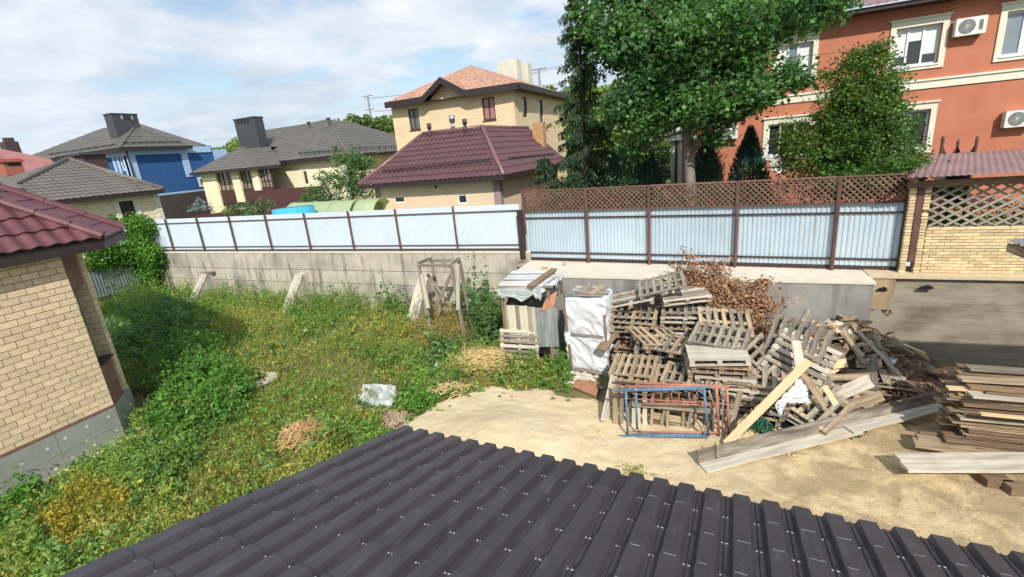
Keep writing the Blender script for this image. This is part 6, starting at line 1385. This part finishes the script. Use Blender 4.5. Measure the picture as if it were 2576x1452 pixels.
# larch
def larch(name, label, base, h, rmax, m_, z0=.8, dead=True, dens=1.0, group=None):
    t = thing(name, label, 'tree', base, group); base = V(base); top = base+V((-.15, 0, h)); MB().tube(base, top, .13, .02, n=8).build('trunk', barkdark, t)
    b = MB(); cs = []; ds = []; z = z0
    while z < h-.1:
        fr_ = 1-z/h; R_ = rmax*(fr_**.75)*random.uniform(.65, 1.1)+.12
        for k in range(int(6*dens)):
            a = random.uniform(0, 6.28); o = base.lerp(top, z/h); L_ = R_*random.uniform(.6, 1.15); pts = []
            for q in range(6): s = q/5; pts.append(o+V((math.cos(a)*L_*s, math.sin(a)*L_*s, .22*math.sin(s*3.1)*L_*.6-.18*s*s*L_+.12*s**4*L_)))
            b.path(pts, .018, .005, n=4)
            nn = int(34*L_+6)
            for j in range(nn):
                s = random.uniform(.12, 1); i = min(int(s*5), 4); p = pts[i].lerp(pts[i+1], s*5-i); ln = random.uniform(.10, .42)*(1.15-s*.5); 
                sub = max(2, int(ln/.055))
                for u in range(sub): cs.append((p.x+random.gauss(0, .03), p.y+random.gauss(0, .03), p.z-ln*u/sub)); ds.append((random.gauss(0, .5)+math.cos(a)*.5, random.gauss(0, .5)+math.sin(a)*.5, -1.1))
        z += random.uniform(.16, .30)
    b.build('branches', barkdark, t); v, f = leaves(np.array(cs), rng.uniform(.10, .17, len(cs)), .28, .1, dirs=np.array(ds)); npmesh('crown', v, f, m_, t); return t
c = PY(1480, 470, 17.8); larch('larch_tree', 'tall dark larch with drooping twigs left of the poplar', (c.x, 17.8, G), 9.9, 1.95, needle, .9, dens=1.15)
c = PY(1400, 470, 19.5); larch('larch_tree', 'smaller dark conifer in front of the peach house corner', (c.x-.2, 19.2, G), 3.6, 1.3, needle, .3, dens=1.3)
# junipers
def juniper_(label, x, ytop, ybase, Y, w_, dens=1.0):
    a, e = PY(x, ytop, Y), PY(x, ybase, Y); h = a.z-G; t = thing('juniper', label, 'conifer', (e.x, Y, G), 'upright junipers before the orange house'); MB().tube((e.x, Y, G), (e.x, Y, G+h*.8), .04, .01, n=6).build('trunk', barkdark, t)
    n = int(4200*dens); zz_ = rng.random(n)**.8*h; rr_ = w_*(1-(zz_/h)**2.2)*rng.uniform(.3, 1.15, n)**.5+.04; a_ = rng.uniform(0, 6.28, n)
    cc = np.stack([e.x+np.cos(a_)*rr_, Y+np.sin(a_)*rr_, G+zz_*(1+.06*np.sin(a_*5))], 1); dd = np.stack([np.cos(a_)*.35, np.sin(a_)*.35, np.ones(n)], 1); v, f = leaves(cc, rng.uniform(.09, .26, n), .22, .1, dirs=dd); npmesh('foliage', v, f, juniper, t)
juniper_('dark juniper directly right of the poplar trunk', 1775, 345, 460, 18.2, .75, 1.4); juniper_('dark juniper standing alone below the lower air conditioner', 1882, 335, 460, 18.2, .85, 1.5); juniper_('wide dark juniper between the larch and the poplar trunk', 1625, 372, 470, 18.0, .8, 1.4); juniper_('dark juniper close to the larch trunk', 1545, 400, 470, 17.6, .5)
# vine over the fence end and the side wall
iv = thing('vine', 'dense bright green climbing vine over the left end of the white fence', 'climbing plant', (-27, 15, 0))
bl = []
for i in range(150):
    px, py = random.uniform(312, 372), random.uniform(548, 640); 
    bl.append((tuple(PY(px+ (py-548)*.18, py, 15.2)), (.25, .15, .25), 1))
for i in range(110): px, py = random.uniform(345, 402), random.uniform(625, 720); px = min(px, 372+(py-548)*.22); bl.append((tuple(PY(px, py, 14.9)), (.25, .2, .25), 1))
for i in range(150): px = random.uniform(225, 345); py = random.uniform(615, 672-(px-225)*.12); bl.append((tuple(PX(px, py, -28.2)), (.2, .25, .2), 1))
c = clumps(bl, 46, .15, .2); v, f = leaves(c, rng.uniform(.10, .17, len(c)), .8, .5); npmesh('leaves', v, f, leafivy, iv)
b = MB()
for i in range(14): p = V((-27.6+random.uniform(0, 1.3), 15.1, 0)); b.path([p, p+V((.1, 0, 1.5)), p+V((random.uniform(-.3, .3), .1, 3.6))], .02, .008, n=4)
b.build('stems', barkdark, iv)
tuft = thing('vine', 'small tuft of vine showing over the fence beside the maroon roof tip', 'climbing plant', PY(288, 551, 15.5)); c = clumps([(tuple(PY(288, 553, 15.5)), (.35, .2, .22), 14)], 20, .12, .3); v, f = leaves(c, rng.uniform(.1, .16, len(c)), .8, .5); npmesh('leaves', v, f, leafivy, tuft)
# shrubs beyond the fence
def shrub(name, label, blobs, per, sig, ls, m_, base, cat='shrub', limbs=6): return tree(name, label, base, 1.6, .05, .03, blobs, per, sig, ls, m_, barkdark, limbs, cat, aspect=.7)
YS = 21.5; c = PY(850, 500, YS)
blobs = [pb(850, 470, 62, 70, YS, 40), pb(885, 435, 45, 45, YS, 40), pb(800, 500, 42, 40, YS, 26), pb(905, 415, 30, 22, YS, 22), pb(848, 395, 10, 7, YS, 22), pb(868, 400, 8, 6, YS, 22), pb(895, 388, 8, 5, YS, 14), pb(812, 455, 12, 8, YS, 30), pb(778, 490, 20, 12, YS, 20), pb(930, 405, 12, 6, YS, 12), pb(915, 480, 40, 30, YS, 35)]
shrub('fruit_tree', 'leafy young fruit tree between the cream house and the small maroon house', blobs, 34, .14, .13, leafapple, (c.x, YS, G))
YS = 18.2; c = PY(625, 535, YS); shrub('shrub', 'low green shrub behind the white fence left of the blue pool', [pb(600, 530, 30, 34, YS, 14), pb(650, 528, 28, 30, YS, 16), pb(672, 515, 12, 8, YS, 14)], 26, .10, .10, leafapple, (c.x, YS, G))
c = PY(503, 518, 27); t = thing('blue_spruce', 'small blue grey spruce beside the dark base of the blue house', 'conifer', (c.x, 27, G)); zt = PY(498, 497, 27).z; zb_ = PY(505, 528, 27).z
n = 900; z_ = rng.random(n); cc = np.stack([c.x+rng.normal(size=n)*.5*(1-z_), 27+rng.normal(size=n)*.5*(1-z_), zb_+z_*(zt-zb_)], 1); v, f = leaves(cc, .22, .3, .2); npmesh('foliage', v, f, spruceb, t); MB().tube((c.x, 27, G), (c.x, 27, zb_+.5), .05).build('trunk', barkdark, t)
# garden green behind lattices
c = PY(1500, 480, 17); shrub('shrub', 'dark garden shrub behind the left bays of the lattice', [pb(1430, 480, 60, 50, 17, 34), pb(1540, 475, 70, 60, 17, 30)], 30, .14, .10, needle, (c.x, 17, G))
def patchrow(name, label, x0, x1, y0, y1, z0, z1, n, ls, m_, cat='shrub'):
    t = thing(name, label, cat, ((x0+x1)/2, (y0+y1)/2, G)); c = np.stack([rng.uniform(x0, x1, n), rng.uniform(y0, y1, n), z0+(z1-z0)*rng.random(n)**1.4], 1); v, f = leaves(c, rng.uniform(ls*.6, ls*1.3, n), .7, .4); npmesh('foliage', v, f, m_, t)
patchrow('hedge', 'green bed of plants seen through the timber lattice at the right', 4.9, 9.5, 16.0, 17.4, 2.2, 3.5, 5200, .10, leafdark, 'hedge')
patchrow('hedge', 'bright green plants at the upper left corner of the timber lattice', 4.9, 5.9, 15.6, 16.2, 3.9, 4.25, 500, .10, wb, 'plants')
patchrow('hedge', 'dark undergrowth behind the lattice top of the blue fence', -5.5, 3.8, 16.0, 17.4, 2.2, 4.45, 15000, .11, needle, 'hedge')
patchrow('hedge', 'dark shrubs in the shade between the larch and the orange house', -4.6, -1.9, 21, 24, 2.2, 5.6, 6000, .16, needle, 'hedge')
# far woods: trees one can tell apart only as a mass
def wood(name, label, x0, x1, Y, ztop, n, ls, zb=G):
    c = []
    k = int(abs(x1-x0)/3.2)
    for i in range(k):
        cx = x0+(x1-x0)*(i+.5)/k+random.uniform(-1, 1); zt_ = ztop(i/k)+random.uniform(-1.4, 1.2); Yc = Y+random.uniform(-12, 12); r = random.uniform(1.6, 2.9)
        m = n//k; d = rng.normal(size=(m, 3)); d /= np.linalg.norm(d, axis=1)[:, None]; c.append(np.array([cx, Yc, zt_-r*1.6])+d*rng.uniform(.6, 1, (m, 1))*np.array([r, r, r*1.7]))
    # broad body below
    m = n*2; xs = rng.uniform(min(x0, x1), max(x0, x1), m); tt = (xs-x0)/(x1-x0); zt_ = np.array([ztop(t) for t in tt])-2.5; c.append(np.stack([xs, Y+rng.uniform(-14, 4, m), zb+(zt_-zb)*rng.random(m)**.5], 1))
    c = np.concatenate(c); v, f = leaves(c, rng.uniform(ls*.6, ls*1.4, len(c)), .8, .5); o = npmesh(name, v, f, leaffar, None, 'stuff'); return tag(o, label, 'woods')
a, e = PY(870, 308, 140), PY(1010, 318, 140); wood('far_woods', 'sunlit green wood on the slope behind the power mast', a.x-10, e.x+80, 140, lambda t: a.z+1.5-3*t*0, 16000, 1.1)
a2, e2 = PY(505, 370, 150), PY(580, 362, 150); wood('far_woods', 'strip of trees between the blue house and the cream house', a2.x-60, e2.x+70, 150, lambda t: a2.z+.5, 12000, 1.1)
a3 = PY(1420, 250, 60); wood('far_woods', 'green trees behind the yellow house right corner', a3.x-2, a3.x+30, 60, lambda t: a3.z-.5, 7000, .5)
# ---------------------------------------------------------------- weeds
ELL = [  # photo ellipses: cx, cy, rx, ry, species, height
 (500, 960, 115, 115, 'b', .75), (440, 1060, 70, 50, 'b', .5), (350, 790, 100, 60, 'w', .95), (340, 860, 75, 60, 'd', 1.0), (420, 810, 90, 45, 'd', .7), (620, 725, 60, 35, 'w', .95), (1215, 790, 60, 75, 'd', 1.15), (1225, 720, 45, 30, 'd', 1.5), (1000, 770, 35, 20, 'd', .8), (820, 830, 90, 45, 'w', .55), (1120, 885, 50, 28, 'd', .55),
 (1395, 830, 22, 60, 'd', .9), (1405, 900, 35, 40, 'b', .45), (1310, 935, 90, 22, 'g', .3), (1050, 1015, 48, 26, 'b', .35), (250, 1270, 80, 55, 'y', .45), (150, 1330, 60, 60, 'y', .42), (60, 1255, 60, 30, 'b', .45), (80, 1390, 70, 60, 'g', .5), (1110, 840, 110, 45, 'r', .5), (1130, 810, 60, 40, 'r', .55), (590, 900, 40, 60, 'y2', .4), (680, 900, 80, 50, 'y2', .42), (640, 830, 120, 50, 'o', .5),
 (950, 840, 130, 50, 'o', .5), (830, 945, 120, 60, 'm', .14), (760, 1010, 150, 80, 'm', .14), (640, 1130, 140, 90, 'm', .2), (560, 1230, 140, 70, 'm', .2), (430, 1340, 120, 60, 'o', .3), (740, 1080, 40, 30, 'w', .25), (830, 1090, 50, 40, 'w', .4), (1590, 1190, 42, 12, 'w', .22), (980, 985, 40, 18, 'r', .15), (360, 1190, 110, 60, 'g', .5), (300, 1140, 50, 30, 'g', .25)]
SP = {'w': (wg, .065, .42), 'd': (wd, .095, .7), 'b': (wb, .075, .75), 'o': (wo, .055, .42), 'y': (wy, .06, .35), 'y2': (wo, .05, .5), 'r': (wr, .045, .5), 'm': (drygrass, .045, .25), 'g': (wg, .06, .6)}
NAMES = {'w': ('weeds', 'tall mid green weeds filling the yard along the block wall'), 'd': ('dark_weeds', 'deep green broad leaved weeds by the brick house and beside the shed'), 'b': ('bright_shrub', 'bright green bushy growth at the corner of the brick house'), 'o': ('olive_weeds', 'olive yellow weeds in the middle of the yard'),
 'y': ('yellow_weeds', 'golden yellow weeds in the lower left corner'), 'y2': ('olive_weeds', 'yellowish olive weeds around the bed edging'), 'r': ('rusty_weeds', 'rusty drying weeds left of the shed'), 'm': ('short_grass', 'short dry olive grass on the trodden way'), 'g': ('ground_cover', 'loose green weeds along the brick house path')}
acc = {k: [[], [], []] for k in SP}
def toph(X, Y, Z=0):
    v = V((X, Y, Z))-C0; z = v.dot(fwd); return ((512+F*v.dot(CR)/z)*SC, (288.5-F*v.dot(CU)/z)*SC) if z > .1 else (1e5, 1e5)
tries = 0; nplants = 0
while nplants < 24000 and tries < 160000:
    tries += 1
    X = random.uniform(-28.4, -1.6); Y = random.uniform(1.0, 15.25)
    if random.random() < .35: X = random.uniform(-14, -3); Y = random.uniform(1, 9)
    px, py = toph(X, Y, .15)
    if px < -60 or px > 1660 or py > 1500 or py < 600: continue
    if X < HX+.42 and Y < C0y+.2: continue
    if X < -13.0 and Y < 7.2 and (X+13.26)*-1 > (Y-5.53)*1.05 - .25: continue
    sdz = pdist(X, Y, sandpoly)*(1 if inpoly(X, Y, sandpoly) else -1)
    if px > 1430 and not (1540 < px < 1640 and 1170 < py < 1210): continue
    if .12 < sdz < .7 and random.random() < .10: acc['g'][0].append((X, Y, .04)); acc['g'][1].append(random.uniform(.04, .12)); acc['g'][2].append(.05); continue
    if sdz > .12 and not (1540 < px < 1640 and 1170 < py < 1210): continue
    if sx0-.1 < X < sx1+.7 and Y > sy0-.05 and Y < sy1: continue
    if bx0-.1 < X < bx1+.1 and Y > by0: continue
    if HX-.2 < X < HX+.9 and random.random() < .55: continue
    if abs(px-1000) < 42 and abs(py-1050) < 22 and random.random() < .9: continue
    if abs(px-940) < 55 and abs(py-1005) < 35 and random.random() < .93: continue
    if abs(px-665) < 30 and abs(py-962) < 16 and random.random() < .8: continue
    sp_ = None
    j = (px+random.gauss(0, 12), py+random.gauss(0, 9)); best = 1
    for (cx_, cy_, rx_, ry_, s_, h_) in ELL:
        d = ((j[0]-cx_)/rx_)**2+((j[1]-cy_)/ry_)**2
        if d < best: best = d; sp_ = (s_, h_*(1.15-.65*d))
    if sp_ is None:
        u = NZ.noise(V((X*.5, Y*.5, 4))); s_ = 'w' if u > .0 else 'o' if u > -.2 else 'g'
        if py < 800 and random.random() < .6: s_ = 'w'
        sp_ = (s_, .62 if py < 830 else .36)
        if sdz > -.35: sp_ = (s_, .12)
    s_, h_ = sp_; h_ *= random.uniform(.5, 1.3)
    if s_ in 'bd' and random.random() < .22: s_ = 'w'
    elif s_ in ('w', 'o', 'g', 'y2') and random.random() < .22: s_ = random.choice(('w', 'o', 'g', 'y2', 'd'))
    if s_ == 'm' and random.random() < .22: s_ = random.choice('owg'); h_ *= 1.5
    if s_ != 'm' and random.random() < .07: h_ *= 1.9
    if Y > 14 and px < 1200: h_ *= 1.25
    h_ *= .75+.9*max(0, NZ.noise(V((X*1.1, Y*1.1, 8))))+.25*random.random()
    acc[s_][0].append((X, Y, 0.0)); acc[s_][1].append(h_); acc[s_][2].append(SP[s_][1]); nplants += 1
for s_, (P0, Hs, Ls) in acc.items():
    if not P0: continue
    P0 = np.array(P0); Hs = np.array(Hs); n = len(P0); m = {'m': 12, 'd': 20, 'b': 24}.get(s_, 20)
    t = rng.random((n, m))**.6; spread = (.05+.26*np.minimum(Hs, .7))[:, None]
    a = rng.uniform(0, 6.28, (n, m)); rr_ = spread*rng.random((n, m))**.6*(1.25-t*.7); lx = rng.normal(size=(n, 1))*.12*Hs[:, None]; ly = rng.normal(size=(n, 1))*.12*Hs[:, None]
    C = np.stack([P0[:, :1]+np.cos(a)*rr_+lx*t, P0[:, 1:2]+np.sin(a)*rr_+ly*t, t*Hs[:, None]+.02], 2).reshape(-1, 3)
    mt, ls, asp = SP[s_]
    dirs = None
    if s_ in ('m', 'y', 'y2', 'o', 'r', 'w'): dirs = np.stack([np.cos(a)*.7, np.sin(a)*.7, np.full_like(a, .55)], 2).reshape(-1, 3)+rng.normal(size=(n*m, 3))*.3
    v, f = leaves(C, ls*np.exp(rng.normal(0, .38, len(C))), asp, .55, dirs=dirs); o = npmesh(NAMES[s_][0], v, f, mt, None, 'stuff'); tag(o, NAMES[s_][1], 'weeds')
# tall seeding stems against the wall and grass blades everywhere in the weeds
b = []; B0 = []
base = np.array(acc['m'][0]+acc['o'][0]+acc['w'][0]+acc['y'][0]); idx = rng.integers(0, len(base), 26000); P0 = base[idx]+rng.normal(size=(26000, 3))*np.array([.12, .12, 0]); h = rng.uniform(.08, .34, 26000)*np.where(rng.random(26000) < .07, 2.0, 1)
a = rng.uniform(0, 6.28, 26000); wv_ = np.stack([np.cos(a), np.sin(a), np.zeros_like(a)], 1)*.005; tip = P0+np.stack([rng.normal(size=26000)*.25*h, rng.normal(size=26000)*.25*h, h], 1)
v = np.stack([P0-wv_, P0+wv_, tip], 1).reshape(-1, 3); o = npmesh('grass_blades', v, np.arange(len(v)), wo, None, 'stuff', tri=True); tag(o, 'thin grass blades and dry stems standing among the weeds', 'grass')
# single weeds one can pick out
def bigweed(label, px, py, h, n, m_, ls, sprd=.3, Y=None, name='weed_plant'):
    p = PZ(px, py, 0) if Y is None else V((PY(px, py, Y).x, Y, 0)); t = thing(name, label, 'weed', p); b = MB(); cs = []
    for i in range(n):
        a = random.uniform(0, 6.28); d = V((math.cos(a)*sprd*random.random(), math.sin(a)*sprd*random.random(), h*random.uniform(.6, 1))); b.path([p, p+d*.5+V((0, 0, .05)), p+d], .008, .003, n=4)
        for k in range(16): s = random.uniform(.25, 1); cs.append(p+d*s+V((random.gauss(0, .07), random.gauss(0, .07), random.gauss(0, .04))))
    b.build('stems', wo, t); v, f = leaves(np.array(cs), rng.uniform(ls*.6, ls*1.3, len(cs)), .6, .5); npmesh('leaves', v, f, m_, t)
bigweed('tall feathery weed against the block wall between two buttresses', 600, 735, 1.15, 22, wg, .10, .5); bigweed('tall dark weed left of the tall feathery one', 560, 728, .7, 8, wd, .09, .25); bigweed('tall thin weed beside the middle buttress', 885, 765, .75, 8, wd, .09, .2); bigweed('broad leaved weed at the foot of the trestle', 985, 790, .6, 12, wd, .13, .3)
bigweed('large leaved plant at the lower left edge of the yard', 70, 1265, .3, 9, wd, .26, .4); bigweed('green plant near the round reddish straw heap', 820, 1075, .4, 10, wg, .12, .25); bigweed('small green tuft growing on the sand below the scaffold', 1595, 1200, .18, 12, wo, .06, .3)
bigweed('small green leaf sprout in front of the plank trough', 2150, 1098, .10, 6, wb, .12, .15); bigweed('tiny weed on the open sand', 1500, 1100, .08, 5, wo, .05, .1); bigweed('dry shrubby weed behind the shed by the ledge wall', 1400, 790, 1.5, 20, wr, .07, .35, Y=13.0); bigweed('climbing weed on the right side of the shed', 1390, 900, .9, 14, wd, .09, .25); bigweed('green weed growing over the standing pallet', 1335, 930, .75, 10, wg, .09, .2)
bigweed('leafy weed mass right of the trestle', 1225, 850, 1.5, 34, wd, .13, .65); bigweed('pointed leafy weed left of the wrapped stack foot', 1408, 935, .6, 14, wb, .08, .25)
